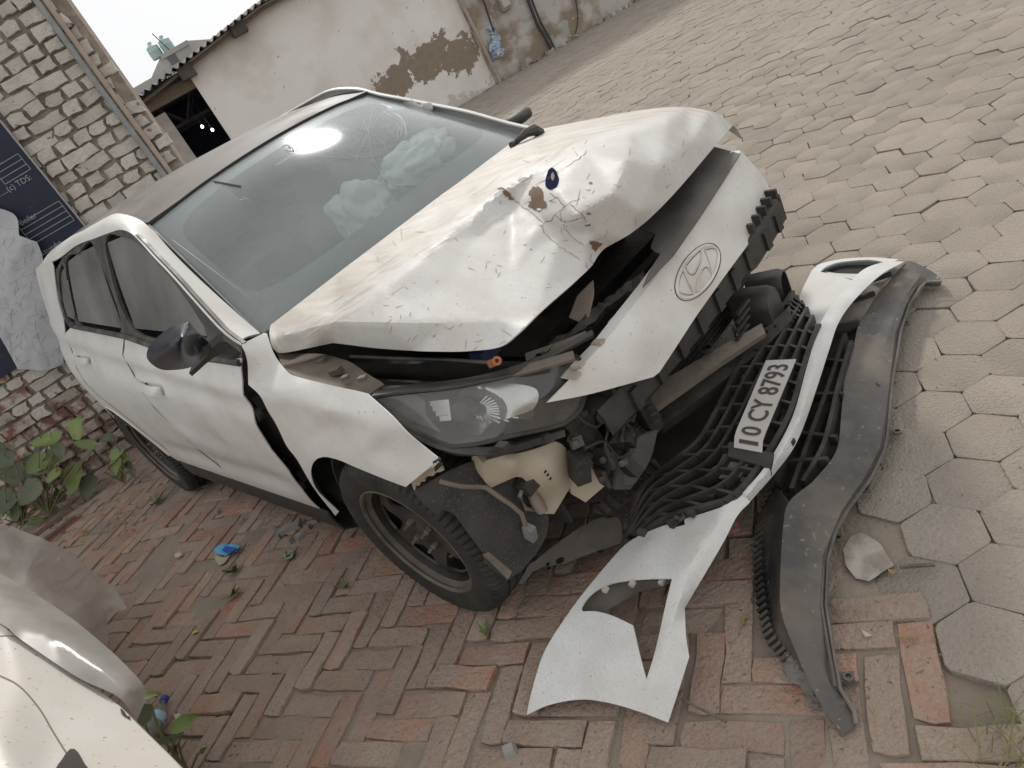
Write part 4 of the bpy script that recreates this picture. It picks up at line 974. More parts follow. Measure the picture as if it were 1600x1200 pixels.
HC = [('g0', 'g', 'h', 'i', 'j'), ('c!', 'g', 'm'), ('m', 'o1', 'o2', 'o3', 'o4', 'o5', 'o6', 'o7', 'o8'), ('o4', 'p1', 'p2', 'p3', 'p4', 'tip!'), ('o5', 't1', 't2', 't3')]
HV, HF = sheet('hood', hd, HO, m_hood, None, HC, res=6, smooth=1, disp=crumple, data=True)
bvhH = BVHTree.FromPolygons([tuple(p) for p in HV], HF)
V, F = thicken(HV, HF, .004, (0, 0, 1)); hood = mk('hood', V, F, m_hood, car, 'c', 32)
# the far side of the hood turns down towards the left fender
L_ = [at(*hd[k]) for k in ('cor!', 's1', 's2', 's3', 's4', 's5', 's6!')]
q = MB().grid([[p+np.array([0, 0, -.001]), p+np.array([-.01, .035, -.03]), p+np.array([-.02, .06, -.075])] for p in L_]); V, F = thicken(q.v, q.f, .003, (0, 1, 1)); mk('hood_side_flange', V, F, m_hood, hood, 'c')
m_crk = mat('paint_crack', (.24, .19, .15), rough=.9)
m_pale = mat('fresh_paint_chip', (.66, .65, .63), rough=.6)
decal('burnt_mark', bvhH, [(862, 262), (869, 268), (873, 280), (870, 292), (861, 297), (853, 292), (853, 280), (857, 268)], mat('dark_blue_burn', (.006, .010, .035), (.014, .018, .045), 30, rough=.9, ior=1.1), hood, rough=.4)
decal('burnt_core', bvhH, [(864, 270), (867, 277), (864, 284), (861, 277)], mat('burn_core', (.20, .14, .10), rough=.8), hood, off=.0025)
decal('bare_patch', bvhH, [(830, 296), (838, 290), (848, 300), (850, 312), (853, 322), (846, 330), (836, 328), (826, 322), (832, 312), (828, 304)], mat('brown_primer', (.13, .088, .06), (.18, .125, .085), 30, rough=.9), hood, rough=1.6)
decal('torn_corner', bvhH, [(776, 296), (784, 293), (792, 297), (799, 306), (803, 313), (796, 311), (788, 303)], m_rust, hood, rough=1.2)
decal('torn_tip', bvhH, [(921, 378), (928, 375), (936, 379), (942, 381), (936, 388), (928, 392), (924, 385)], m_rust, hood, rough=1.2)
ck = [[(799, 306), (815, 322), (830, 333), (845, 345)], [(850, 350), (872, 332), (890, 318), (905, 311)], [(884, 322), (876, 336), (880, 352), (895, 372), (915, 385)], [(845, 345), (852, 365), (880, 390), (905, 405)], [(838, 291), (870, 270), (900, 252), (916, 236)],
      [(932, 376), (945, 370), (950, 358)], [(925, 395), (923, 408), (926, 414)], [(868, 336), (880, 345), (905, 342)], [(890, 320), (905, 330), (915, 345)], [(858, 300), (872, 310), (884, 322)]]
for c in ck:
    C_ = catmull(np.array(c, float), [False]*len(c), False, 6.)+rng.normal(0, 1.1, (len(catmull(np.array(c, float), [False]*len(c), False, 6.)), 2)); wv = random.uniform(.0008, .0018)
    q = ribbon(bvhH, C_, lambda t: wv*abs(math.sin(t*random.uniform(5, 14)))+.0005, .0012, 2.5, .0003)
    if q.f: q.build('paint_crack', m_crk, hood, 'c', None)
for k in range(18):
    u, v = random.uniform(820, 925), random.uniform(285, 400); s_ = random.uniform(2, 5)
    a0 = random.random()*6; q = [(u+s_*math.cos(a0+t)*random.uniform(.5, 1.), v+s_*.6*math.sin(a0+t)*random.uniform(.5, 1.)) for t in np.arange(0, 6.2, 1.05)]
    decal('paint_flake', bvhH, q, m_pale if k % 3 else m_crk, hood, off=.002, res=5)

# long scrapes: pale wiped streaks over the dusty half, brown grit scratches on the front half
m_wipe = mat('wiped_paint_streak', (.66, .64, .60), rough=.6); m_scr = mat('gritty_scratch', (.40, .33, .26), rough=.9)
sq, sb = MB(), MB()
for k in range(70):
    t = random.random(); u, v = 440+380*t+random.uniform(0, 60), 490-265*t+random.uniform(5, 60)*(1-.2*t); L0 = random.uniform(12, 60)
    r = ribbon(bvhH, [(u, v), (u+L0*.5*.80, v-L0*.5*.52+random.gauss(0, .8)), (u+L0*.80, v-L0*.52)], lambda q: .0028*math.sin(math.pi*min(1, q+.1)), .0008, 6, .0002); sq.add(r.v, r.f)
for k in range(150):
    u, v = random.uniform(560, 1100), random.uniform(200, 545); a = random.gauss(2.2, .7); L0 = random.uniform(2, 14)*(1+2*(random.random() < .1))
    r = ribbon(bvhH, [(u, v), (u+L0*math.cos(a)*.5+random.gauss(0, .5), v+L0*math.sin(a)*.5), (u+L0*math.cos(a), v+L0*math.sin(a))], lambda q: .0013*math.sin(math.pi*min(1, q+.15))*1.4, .0008, 4, .0002); sb.add(r.v, r.f)
o = sq.build('wiped_streaks', m_wipe, hood, 'c', None); o['kind'] = 'stuff'
o = sb.build('grit_scratches', m_scr, hood, 'c', None); o['kind'] = 'stuff'

# crackle lines in the hanging vinyl
bvhF = BVHTree.FromPolygons([tuple(w2c(p)) for p in FLV], FLF); cq = MB()
for k in range(130):
    u, v = random.uniform(-5, 98), random.uniform(350, 572); a = random.choice((1.0, 1.1, 2.5, -.3))+random.gauss(0, .3); P_ = [(u, v)]
    for t in range(random.randint(2, 5)):
        a += random.gauss(0, .22); P_.append((P_[-1][0]+4*math.cos(a), P_[-1][1]+5*math.sin(a)))
    r = ribbon(bvhF, P_, .002, .0015, 3, .0003); cq.add(r.v, r.f)
o = cq.build('crackle_lines', mat('vinyl_crackle', (.31, .31, .315), rough=.9), torn, 'c', None); o['kind'] = 'stuff'
# --- inside of the front end: dark bay walls so nothing shows through
bay = MB()
bay.box((.0, 0, .36), (.9, 1.16, .02)); bay.box((-.43, 0, .6), (.02, 1.3, .62)); bay.box((-.05, .55, .52), (.75, .02, .36)); bay.box((.05, -.52, .55), (1.0, .02, .36))
bay.build('engine_bay', m_bay, car, 'c')
MB().box((.05, .05, .50), (.55, .75, .26)).box((.0, .1, .66), (.4, .4, .08)).box((.2, -.3, .60), (.25, .2, .12)).build('engine', m_dark, car, 'c')
MB().box((-1.6, 0, .24), (2.9, 1.5, .06)).build('floor_pan', m_bay, car, 'c')
MB().box((-2.9, 0, .6), (.1, 1.4, .6)).build('boot_wall', m_bay, car, 'c')

# --- wheels
def tyre_mesh():
    n = 240; r0 = .312; V = []; F = []
    prof = [(.205, -.088), (.225, -.096), (.262, -.101), (.288, -.098), (.302, -.086), (.309, -.072), (.311, -.052), (.311, -.048), (.303, -.047), (.303, -.040), (.312, -.039), (.313, -.014), (.305, -.013), (.305, -.005), (.313, -.004), (.313, .020), (.305, .021), (.305, .030), (.312, .031), (.311, .052), (.309, .072), (.302, .086), (.288, .098), (.262, .101), (.225, .096), (.205, .088)]
    m = len(prof)
    for j in range(n):
        t = 2*math.pi*j/n; c, s = math.cos(t), math.sin(t)
        for i, (r, h) in enumerate(prof):
            rr = r
            if j % 3 == 0 and (3 <= i <= 6 or 19 <= i <= 22): rr -= .007
            if j % 3 == 1 and 10 <= i <= 11: rr -= .006
            if j % 3 == 2 and 14 <= i <= 15: rr -= .006
            sh = .012*(h/.1) if 6 < i < 19 else 0
            V.append((rr*math.cos(t+sh), h, rr*math.sin(t+sh)))
    for j in range(n):
        for i in range(m-1): F.append((j*m+i, ((j+1) % n)*m+i, ((j+1) % n)*m+i+1, j*m+i+1))
    return V, F
def rim_mesh():
    q = MB(); ax = (0, -1, 0)
    q.lathe([(.192, .066), (.186, .03), (.186, -.08), (.20, -.09)], 64, (0, 0, 0), ax)
    # pressed disc with five long windows
    O = [(.187*math.cos(t), .187*math.sin(t)) for t in np.linspace(0, 2*math.pi, 90, endpoint=False)]; Hs = []
    for k in range(5):
        a = 2*math.pi*k/5+.3; P = []
        for t in np.linspace(0, 2*math.pi, 22, endpoint=False):
            r = .132+.040*math.sin(t); w_ = .43*(1.+.25*math.sin(t)); P.append((r*math.cos(a+w_*math.cos(t)), r*math.sin(a+w_*math.cos(t))))
        Hs.append(P)
    C0 = [(.030*math.cos(t), .030*math.sin(t)) for t in np.linspace(0, 2*math.pi, 20, endpoint=False)]
    V2, F = cdt(O, Hs, .014)
    def dep(r): return float(np.interp(r, [0, .028, .04, .075, .095, .13, .17, .188], [.06, .058, .045, .043, .050, .062, .052, .035]))
    V = np.array([(x, -dep(math.hypot(x, z)), z) for x, z in V2]); used = sorted(set(i for f in F for i in f)); mp = {o: i for i, o in enumerate(used)}
    V, F = thicken(V[used], [tuple(mp[i] for i in f) for f in F], .008, (0, -1, 0)); q.add(V, F); return q
m_riml = mat('dusty_rim_lip', (.05, .045, .04), (.13, .11, .09), 14, rough=.5, dust=.5, dustc=(.20, .165, .135))
tv, tf = tyre_mesh(); rimq = rim_mesh()
nutq = MB()
def wheel(x, y, side_, steer=0.):
    wt = thing('w', 'x', 'x'); bpy.data.objects.remove(wt)
    M = np.array(Matrix.Rotation(steer+(math.pi if side_ > 0 else 0), 3, 'Z')); org = np.array([x, y, .309])
    T = lambda v: np.array(v) @ M.T+org
    ty = mk('wheel', T(tv), tf, m_rub, car, 'c', 30)
    rm = mk('rim', T(rimq.v), rimq.f, m_rim, ty, 'c', 35)
    lq = MB().lathe([(.203, .086), (.209, .094), (.215, .093), (.215, .086), (.206, .078), (.192, .066), (.190, .05)], 64, (0, 0, 0), (0, -1, 0)); mk('rim_lip', T(lq.v), lq.f, m_riml, ty, 'c', 40)
    for k in range(4):
        a = k*math.pi/2+.5; nq = MB().lathe([(0, .038), (.0055, .038), (.006, .02), (.0105, .018), (.0105, 0), (0, 0)], 6, (.05*math.cos(a), -.045, .05*math.sin(a)), (0, -1, 0)); mk('lug_nut', T(nq.v), nq.f, m_nut, ty, 'c', 30)
    dq = MB().lathe([(0, 0), (.12, 0), (.12, .02), (0, .02)], 32, (0, .03, 0), (0, -1, 0)); mk('brake_disc', T(dq.v), dq.f, m_dark, ty, 'c')
    if side_ < 0:
        vq = MB().tube([(.165, -.07, -.02), (.150, -.092, -.018)], .005, 6); mk('valve', T(vq.v), vq.f, m_bplas, ty, 'c')
wheel(0, -.765, -1, .03); wheel(-2.58, -.765, -1); wheel(0, .765, 1, .03); wheel(-2.58, .765, 1)
for x in (0, -2.58):
    for s_ in (-1, 1):
        G = [[(x+.352*math.cos(R_(t)), s_*y, .315+.352*math.sin(R_(t))) for y in (.60, .70, .80, .855)] for t in range(-8, 189 if x < -1 or s_ > 0 else 189, 8)]
        if x == 0 and s_ < 0: G = [[(x+.352*math.cos(R_(t)), s_*y, .315+.352*math.sin(R_(t))) for y in (.56, .66, .76, .83)] for t in range(62, 197, 8)]
        q = MB().grid(G); mk('wheel_liner', *thicken(q.v, q.f, .004), m_bplas if False else m_bay, car, 'c')
        MB().box((x, s_*.575, .45), (.74, .01, .5)).build('inner_arch', m_bay, car, 'c')

# --- headlight (right)
HLK = {'a!': (582, 620, 'x', .24), 'b': (633, 613, 'x', .32), 'c': (700, 606, 'x', .415), 'd': (783, 590, 'x', .515), 'e': (850, 573, 'x', .575), 'f!': (905, 560, 'x', .605), 'g': (917, 600, 'x', .60), 'h!': (907, 640, 'x', .597), 'i': (880, 663, 'x', .588), 'j': (800, 681, 'x', .54), 'k': (745, 694, 'x', .49), 'l!': (706, 698, 'x', .45), 'm': (680, 688, 'x', .415), 'n': (640, 668, 'x', .345), 'o': (608, 648, 'x', .29), 'p': (720, 645, 'x', .46), 'q': (800, 635, 'x', .55), 'r': (860, 620, 'x', .595)}
HLO = ['a!', 'b', 'c', 'd', 'e', 'f!', 'g', 'h!', 'i', 'j', 'k', 'l!', 'm', 'n', 'o']
HLV, HLF = sheet('lens', HLK, HLO, m_lens, None, res=9, smooth=4, data=True)
bvhL = BVHTree.FromPolygons([tuple(p) for p in HLV], HLF)
hl_dir = np.array((.62, -.66, .42)); hl_dir /= np.linalg.norm(hl_dir)
headlight = mk('headlight', *thicken(HLV, HLF, .003, hl_dir), m_lens, car, 'c', 50)
# housing bowl behind the lens
rimL = [at(*HLK[k]) for k in HLO]; bk = np.array([-.10, .075, -.03]); cen = np.mean(rimL, 0)
G = [[p, p+bk*.35, cen+(p-cen)*.8+bk*.9, cen+(p-cen)*.45+bk*1.15, cen+(p-cen)*.02+bk*1.2] for p in rimL+rimL[:1]]
q = MB().grid(G); mk('lamp_housing', *thicken(q.v, q.f, .004, -bk), mat('dark_lamp_bezel', (.035, .035, .037), (.06, .059, .058), 10, rough=.35, dust=.3, dustc=(.25, .22, .19)), headlight, 'c', 30)
MB().tube([p+hl_dir*.001 for p in catmull(np.array(rimL), [k.endswith('!') for k in HLO], True, .03)]+[rimL[0]], .0055, 6).build('lens_rim', m_bplas, headlight, 'c')
# reflector with ribs, projector bowl
def inlamp(u, v, dep): h = hit(bvhL, u, v, 0.); return h[0]-hl_dir*dep
rib = MB()
rf_out = [(672, 632), (698, 628), (720, 612), (760, 604), (800, 602), (836, 612), (832, 640), (800, 654), (760, 668), (742, 684), (715, 676), (700, 664), (682, 648)]
V2, F = cdt(catmull(np.array(rf_out, float), [False]*len(rf_out), True, 5), (), 5)
V = [inlamp(u, v, .085-.05*min(1, math.hypot((u-728)/62, (v-648)/40)**2)) for u, v in V2]
V, F = thicken(np.array(V), F, .002, hl_dir); mk('reflector', V, F, m_chr, headlight, 'c', 40)
for k in range(13):
    a = -1.0+k*.17; c_ = np.array([728., 648.]); e = np.array([math.cos(a), math.sin(a)*.62]); r1 = 92 if a < .1 else 92-70*(a-.1)/.95
    MB().tube([inlamp(*(c_+e*24), .066), inlamp(*(c_+e*r1*.6), .058), inlamp(*(c_+e*r1*.93), .042)], [.002, .0035, .003], 6).build('reflector_flute', m_chr, headlight, 'c')
for (u0, v0), (u1, v1) in (((668, 633), (698, 630)), ((672, 641), (699, 638)), ((677, 649), (700, 646)), ((683, 657), (701, 655))):
    MB().bar(inlamp(u0, v0, .025), inlamp(u1, v1, .025), .012, .004, hl_dir).build('reflector_fin', m_chr, headlight, 'c')
P = inlamp(716, 645, .045); MB().lathe([(.0, .03), (.022, .028), (.027, .01), (.03, -.02), (0, -.02)], 20, P, hl_dir).build('bulb_shield', m_bplas, headlight, 'c')
V, F = sheet('x', {'a!': (765, 602, 'x', .47), 'b!': (838, 616, 'x', .55), 'c!': (832, 655, 'x', .53), 'd!': (812, 612, 'x', .51), 'e!': (785, 655, 'x', .50)}, ['a!', 'b!', 'c!', 'e!'], m_lens, None, res=8, data=True); mk('inner_lens', *thicken(V, F, .003), m_lens, headlight, 'c')
V, F = sheet('x', {'a!': (590, 622, 'x', .235), 'b': (650, 617, 'x', .32), 'c!': (665, 628, 'x', .335), 'd': (668, 650, 'x', .345), 'e!': (690, 676, 'x', .395), 'f': (640, 655, 'x', .30)}, ['a!', 'b', 'c!', 'd', 'e!', 'f'], m_blue, None, res=8, data=True); mk('inner_bezel', *thicken(V, F, .003), mat('grey_lamp_bezel', (.16, .16, .165), (.22, .22, .22), 8, rough=.35), headlight, 'c')
# black bracket under the lamp
V, F = sheet('x', {'a!': (757, 708, 'x', .50), 'b': (800, 697, 'x', .535), 'c!': (882, 672, 'x', .59), 'd!': (884, 682, 'x', .59), 'e': (800, 708, 'x', .53), 'f!': (760, 719, 'x', .495)}, ['a!', 'b', 'c!', 'd!', 'e', 'f!'], m_bplas, None, res=6, data=True); mk('lamp_bracket', *thicken(V, F, .03, (.4, -.5, .5)), m_bplas, car, 'c')
for u, v in ((785, 697), (848, 682)): MB().box(at(u, v, 'x', .56), (.03, .02, .012)).build('bracket_tab', m_bplas, car, 'c')
V, F = sheet('x', {'a!': (590, 632, 'x', .22), 'b': (640, 676, 'x', .33), 'c': (690, 705, 'x', .42), 'd': (735, 713, 'x', .47), 'e!': (800, 700, 'x', .51), 'f!': (800, 686, 'x', .52), 'g': (740, 698, 'x', .47), 'h': (680, 690, 'x', .40), 'i': (620, 655, 'x', .28)}, ['a!', 'b', 'c', 'd', 'e!', 'f!', 'g', 'h', 'i'], m_bplas, None, res=8, data=True); mk('lamp_lower_trim', *thicken(V, F, .02), m_bplas, car, 'c')
# left headlight: only its edge can be seen past the hood
hlm = [p*np.array([1, -1, 1])-np.array([.14, .12, .05]) for p in rimL]; c_ = np.mean(hlm, 0)
q = MB(); q.v = [tuple(p) for p in hlm]+[tuple(c_+np.array([.05, .03, .03]))]; q.f = [(i, (i+1) % len(hlm), len(hlm)) for i in range(len(hlm))]; mk('headlight', *thicken(q.v, q.f, .05, (1, 1, .3)), m_bplas, car, 'c')

# --- white front panel with the oval emblem
pn = {'tip!': (855, 629, 'x', .615), 'b1': (917, 617, 'x', .635), 'b2': (970, 603, 'x', .655), 'b3!': (1021, 589, 'x', .668), 'b4!': (1031, 581, 'x', .672), 'b5': (1058, 540, 'x', .68), 'b6': (1088, 494, 'x', .684), 'b7': (1135, 428, 'x', .672), 'b8': (1171, 379, 'x', .635), 'b9': (1197, 340, 'x', .605), 'c1!': (1208, 309, 'x', .585), 'c2': (1197, 283, 'x', .58), 'c3': (1180, 260, 'x', .58), 'c4!': (1157, 235, 'x', .583),
      'd1': (1132, 277, 'x', .606), 'd2': (1110, 310, 'x', .622), 'd3': (1080, 354, 'x', .638), 'd4': (1050, 396, 'x', .648), 'd5': (1013, 447, 'x', .655), 'd6': (980, 489, 'x', .652), 'd7': (940, 540, 'x', .638), 'd8': (905, 576, 'x', .622), 'd9': (891, 592, 'x', .62),
      'e1': (940, 588, 'x', .645), 'e2': (985, 585, 'x', .664), 'f1': (1048, 471, 'x', .673), 'g1': (1090, 425, 'x', .680), 'g2': (1150, 320, 'x', .635), 'g3': (1000, 520, 'x', .672), 'g4': (1180, 300, 'x', .605)}
PNV, PNF = sheet('front_panel', pn, ['tip!', 'b1', 'b2', 'b3!', 'b4!', 'b5', 'b6', 'b7', 'b8', 'b9', 'c1!', 'c2', 'c3', 'c4!', 'd1', 'd2', 'd3', 'd4', 'd5', 'd6', 'd7', 'd8', 'd9'], m_white, None, [('d9', 'e1', 'e2', 'b4!'), ('d5', 'f1', 'b6')], res=9, smooth=2, data=True)
bvhP = BVHTree.FromPolygons([tuple(p) for p in PNV], PNF); front_panel = mk('front_panel', *thicken(PNV, PNF, .005, (1, 0, .3)), m_white, car, 'c', 18)
q = MB().grid([[at(*pn[k]), at(*pn[k])+np.array([-.03, 0, .004])] for k in ('c4!', 'd1', 'd2', 'd3', 'd4', 'd5', 'd6', 'd7', 'd8', 'd9')]); mk('panel_flange', *thicken(q.v, q.f, .003), m_white, front_panel, 'c')
for u, v in ((897, 587), (903, 570), (935, 535), (961, 502), (985, 474)):
    P = at(u, v, 'x', .625); MB().box(P, (.03, .02, .008)).build('clip', m_fil, front_panel, 'c')
EM = np.array([1090., 425.]); ea, eb, th = 49., 26., math.atan2(-83, 55)
def ell(a, b, n=48): return [(EM[0]+a*math.cos(t)*math.cos(th)-b*math.sin(t)*math.sin(th), EM[1]+a*math.cos(t)*math.sin(th)+b*math.sin(t)*math.cos(th)) for t in np.linspace(0, 2*math.pi, n+1)]
m_emb = m_white
ribbon(bvhP, ell(ea-2., eb-2.), .011, .001, 3, .004).build('emblem_ring', m_emb, front_panel, 'c', 30)
ribbon(bvhP, ell(ea+1.2, eb+1.2), .003, .001, 3, .0005).build('emblem_groove', m_line, front_panel, 'c', None)
cells = [[(350, 330), (390, 280), (440, 236), (442, 285), (425, 335), (405, 372), (388, 383), (368, 370)], [(466, 234), (505, 222), (538, 232), (545, 262), (540, 310), (516, 386), (500, 320)], [(334, 356), (312, 410), (308, 470), (330, 495), (394, 497), (372, 440)], [(418, 488), (418, 455), (430, 405), (450, 355), (472, 336), (492, 350), (510, 392), (485, 440), (450, 476)]]
for c in cells:
    c = [(980+a/3.87, 330+b/3.87) for a, b in c]; ribbon(bvhP, c+c[:1], .0035, .0015, 3, .003).build('emblem_outline', m_emb, front_panel, 'c', 30); ribbon(bvhP, [(a+1.1, b+.9) for a, b in c+c[:1]], .0022, .0012, 3, .0003).build('emblem_groove', m_line, front_panel, 'c', None)

# --- broken trim between hood and panel, brackets, stay rod
def pane(name, pts, outl, m, th=.004, res=8, parent=None, ang=30, noise_=0., **k):
    V, F = sheet('x', pts, outl, m, None, res=res, data=True, **k)
    if noise_: V = V+rng.normal(0, noise_, V.shape)
    V, F = thicken(V, F, th, CC-V.mean(0)); return mk(name, V, F, m, parent or car, 'c', ang)
m_grey = mat('dusty_grey_plastic', (.06, .055, .051), (.10, .09, .082), 7, rough=.7, dust=.6, dustc=(.20, .17, .14), dsc=6, dup=.6)
pane('radiator_cover', {'a!': (1112, 228, 'z', .775), 'b!': (1156, 240, 'z', .772), 'c': (1105, 322, 'z', .772), 'd!': (1052, 398, 'z', .77), 'e!': (1004, 448, 'z', .765), 'f': (1014, 425, 'z', .77), 'g!': (1032, 396, 'z', .776), 'h': (1017, 388, 'z', .776), 'i!': (1024, 366, 'z', .778), 'j!': (1000, 357, 'z', .78), 'k': (1045, 310, 'z', .785), 'l': (1080, 260, 'z', .785), 'm': (1090, 300, 'z', .79)}, ['a!', 'b!', 'c', 'd!', 'e!', 'f', 'g!', 'h', 'i!', 'j!', 'k', 'l'], mat('dusty_cover_plastic', (.10, .09, .08), (.15, .135, .12), 5, rough=.75, bump=.2, bsc=30), creases=[('l', 'm', 'd!')])
pane('inner_fender', {'a!': (1110, 225, 'z', .73), 'b!': (1150, 228, 'z', .70), 'c!': (1150, 250, 'z', .70), 'd!': (1095, 290, 'z', .72)}, ['a!', 'b!', 'c!', 'd!'], mat('pale_inner_fender', (.40, .38, .35), (.3, .28, .25), 9, rough=.6), .004)
pane('upper_tie_bar', {'a!': (838, 560, 'z', .755), 'b': (890, 520, 'z', .75), 'c': (930, 478, 'z', .745), 'd!': (1006, 424, 'z', .745), 'e!': (1008, 441, 'z', .74), 'f': (960, 470, 'z', .735), 'g!': (925, 505, 'z', .73)}, ['a!', 'b', 'c', 'd!', 'e!', 'f', 'g!'], m_dark, .02, noise_=.002)
pane('bent_bracket', {'a!': (889, 496, 'z', .75), 'b!': (902, 462, 'z', .775), 'c!': (926, 438, 'z', .79), 'd': (927, 460, 'z', .77), 'e!': (916, 507, 'z', .735)}, ['a!', 'b!', 'c!', 'd', 'e!'], mat('tan_painted_bracket', (.36, .30, .24), (.29, .235, .185), 9, rough=.7), .004)
pane('torn_strip', {'a!': (820, 552, 'z', .76), 'b': (870, 535, 'z', .755), 'c!': (915, 517, 'z', .745), 'd!': (918, 524, 'z', .74), 'e': (870, 545, 'z', .745), 'f!': (822, 564, 'z', .75)}, ['a!', 'b', 'c!', 'd!', 'e', 'f!'], m_tanm, .006)
pane('lamp_top_edge', {'a!': (600, 604, 'z', .80), 'b': (700, 596, 'z', .795), 'c': (800, 575, 'z', .785), 'd!': (895, 548, 'z', .77), 'e!': (897, 560, 'z', .765), 'f': (800, 588, 'z', .775), 'g': (700, 606, 'z', .785), 'h!': (590, 618, 'z', .80)}, ['a!', 'b', 'c', 'd!', 'e!', 'f', 'g', 'h!'], m_tanm, .008)
pane('lamp_top_seal', {'a!': (560, 600, 'z', .80), 'b': (640, 601, 'z', .80), 'c': (740, 588, 'z', .795), 'd': (830, 562, 'z', .785), 'e!': (925, 515, 'z', .76), 'f!': (928, 522, 'z', .755), 'g': (830, 573, 'z', .775), 'h': (740, 598, 'z', .785), 'i!': (600, 612, 'z', .79)}, ['a!', 'b', 'c', 'd', 'e!', 'f!', 'g', 'h', 'i!'], m_bplas, .01)
ap = pane('inner_apron', {'a!': (432, 552, 'z', .90), 'b': (500, 553, 'z', .87), 'c': (545, 565, 'z', .855), 'd': (575, 585, 'z', .84), 'e!': (600, 600, 'z', .82), 'f!': (578, 616, 'z', .83), 'g': (520, 604, 'z', .865), 'h': (470, 590, 'z', .885), 'i!': (445, 578, 'z', .90), 'j': (520, 578, 'z', .862)}, ['a!', 'b', 'c', 'd', 'e!', 'f!', 'g', 'h', 'i!'], m_tanm, .006, noise_=.0008, ang=35)
for u, v, s_ in ((525, 580, .022), (540, 590, .014), (567, 591, .015), (502, 565, .018)): MB().box(at(u, v, 'z', .872), (s_*1.6, s_, s_*.8), Matrix.Rotation(.4, 3, 'Z')).build('apron_bolt', m_tanm, ap, 'c')
MB().tube([at(548, 557, 'z', .87), at(620, 560, 'z', .855), at(700, 562, 'z', .84), at(768, 567, 'z', .825)], .005, 8).build('hood_stay', m_bplas, car, 'c')
MB().box(at(770, 567, 'z', .825), (.022, .014, .014), Matrix.Rotation(.6, 3, 'Z')).lathe([(.005, -.004), (.011, -.004), (.011, .004), (.005, .004)], 12, at(777, 564, 'z', .828), (.5, -.6, .6)).build('stay_clip', m_orng, car, 'c')
for pts, r in (([(450, 575), (468, 555), (500, 545)], .006), ([(470, 592), (482, 570), (490, 552)], .008)): MB().tube([at(u, v, 'z', .86) for u, v in pts], r, 6).build('bay_hose', m_bplas, car, 'c')
MB().box(at(757, 550, 'z', .80), (.05, .06, .03)).build('fluid_cap', mat('dark_blue_cap', (.02, .03, .08), rough=.5), car, 'c')

# --- radiator, beam, ducts behind the missing bumper
rad = MB().box((.42, .0, .44), (.04, .86, .40)); radiator = rad.build('radiator', m_bay, car, 'c')
for k in range(22):
    MB().box((.446, .0, .26+k*.0168), (.014, .82, .0065)).build('cooling_fin', m_dark, radiator, 'c')
bm_ = []
def beamc(y): return .585-.12*abs(y)**2+.02*(y > .3)
G = []
for y in np.linspace(-.50, .56, 22):
    x = beamc(y); G.append([(x-.06, y, .585), (x+.045, y, .57), (x+.055, y, .545), (x+.055, y, .49), (x+.035, y, .468), (x-.06, y, .468), (x-.06, y, .585)])
q = MB().grid(G); beam = mk('bumper_absorber', q.v, q.f, m_bplas, car, 'c', 30)
for k, y in enumerate(np.linspace(-.44, .54, 19)):
    x = beamc(y); MB().box((x+.01, y, .592), (.10, .012, .03)).build('absorber_rib', m_bplas, beam, 'c')
    if k % 2: MB().box((x+.058, y, .52), (.014, .03, .06)).build('absorber_rib', m_bplas, beam, 'c')
for z in (.50, .55): MB().box((beamc(.58), .575, z), (.09, .012, .018)).build('absorber_end', m_bplas, beam, 'c')
for x in (-.03, .04): MB().box((beamc(.58)+x, .58, .525), (.016, .012, .09)).build('absorber_end', m_bplas, beam, 'c')
m_duct = mat('satin_black_duct', (.02, .02, .021), (.035, .033, .031), 9, rough=.45, dust=.35, dustc=(.18, .15, .12))
def duct(c, ang, s_=1.):
    q = MB(); G = []
    for t in np.linspace(0, 2*math.pi, 25):
        e = 4.; cc, ss = math.cos(t), math.sin(t); r = (abs(cc)**e+abs(ss)**e)**(-1/e); a, b = .055*r*cc*s_, .095*r*ss*s_
        G.append([(h, a*(1-.12*(h > .1)), b*(1-.10*(h > .1))) for h in (0, .02, .04, .042, .10, .12)])
    q.grid(G); M = np.array(Matrix.Rotation(ang, 3, 'Z')); V = np.array(q.v) @ M.T+np.array(c); return V, q.f
V, F = duct(at(1160, 497, 'x', .50)+np.array([.0, 0, 0]), .1); V2_ = V
o = mk('air_duct', *thicken(V, F, .004), m_duct, car, 'c')
mk('duct_face', [tuple(p) for p in V[5::6]], [tuple(range(len(V[5::6])))], m_duct, o, 'c')
for k in range(4): MB().box(at(1160, 480+k*13, 'x', .61), (.012, .085, .006)).build('duct_louvre', m_duct, o, 'c')
V, F = duct(at(1178, 470, 'x', .44), .25, .95); mk('air_duct', *thicken(V, F, .004), m_duct, car, 'c')
pane('air_duct', {'a!': (992, 603, 'x', .56), 'b!': (1008, 611, 'x', .57), 'c': (1030, 645, 'x', .56), 'd!': (1037, 664, 'x', .55), 'e!': (1030, 676, 'x', .55), 'f!': (1016, 670, 'x', .55), 'g': (1000, 640, 'x', .56)}, ['a!', 'b!', 'c', 'd!', 'e!', 'f!', 'g'], m_duct, .04)
for k in range(5): MB().bar(at(1000+5*k, 616+11*k, 'x', .57), at(1012+4.5*k, 612+11*k, 'x', .572), .006, .006).build('duct_louvre', m_dark, car, 'c')
pane('side_cage', {'a!': (1193, 432, 'x', .45), 'b!': (1210, 440, 'x', .45), 'c!': (1208, 480, 'x', .45), 'd!': (1196, 492, 'x', .45)}, ['a!', 'b!', 'c!', 'd!'], m_grey, .01)
pane('lower_tie_bar', {'a!': (1010, 655, 'z', .27), 'b': (1100, 590, 'z', .27), 'c': (1180, 525, 'z', .27), 'd!': (1234, 478, 'z', .27), 'e!': (1238, 500, 'z', .26), 'f': (1180, 555, 'z', .26), 'g': (1110, 610, 'z', .26), 'h!': (1032, 668, 'z', .26)}, ['a!', 'b', 'c', 'd!', 'e!', 'f', 'g', 'h!'], m_dark, .03)
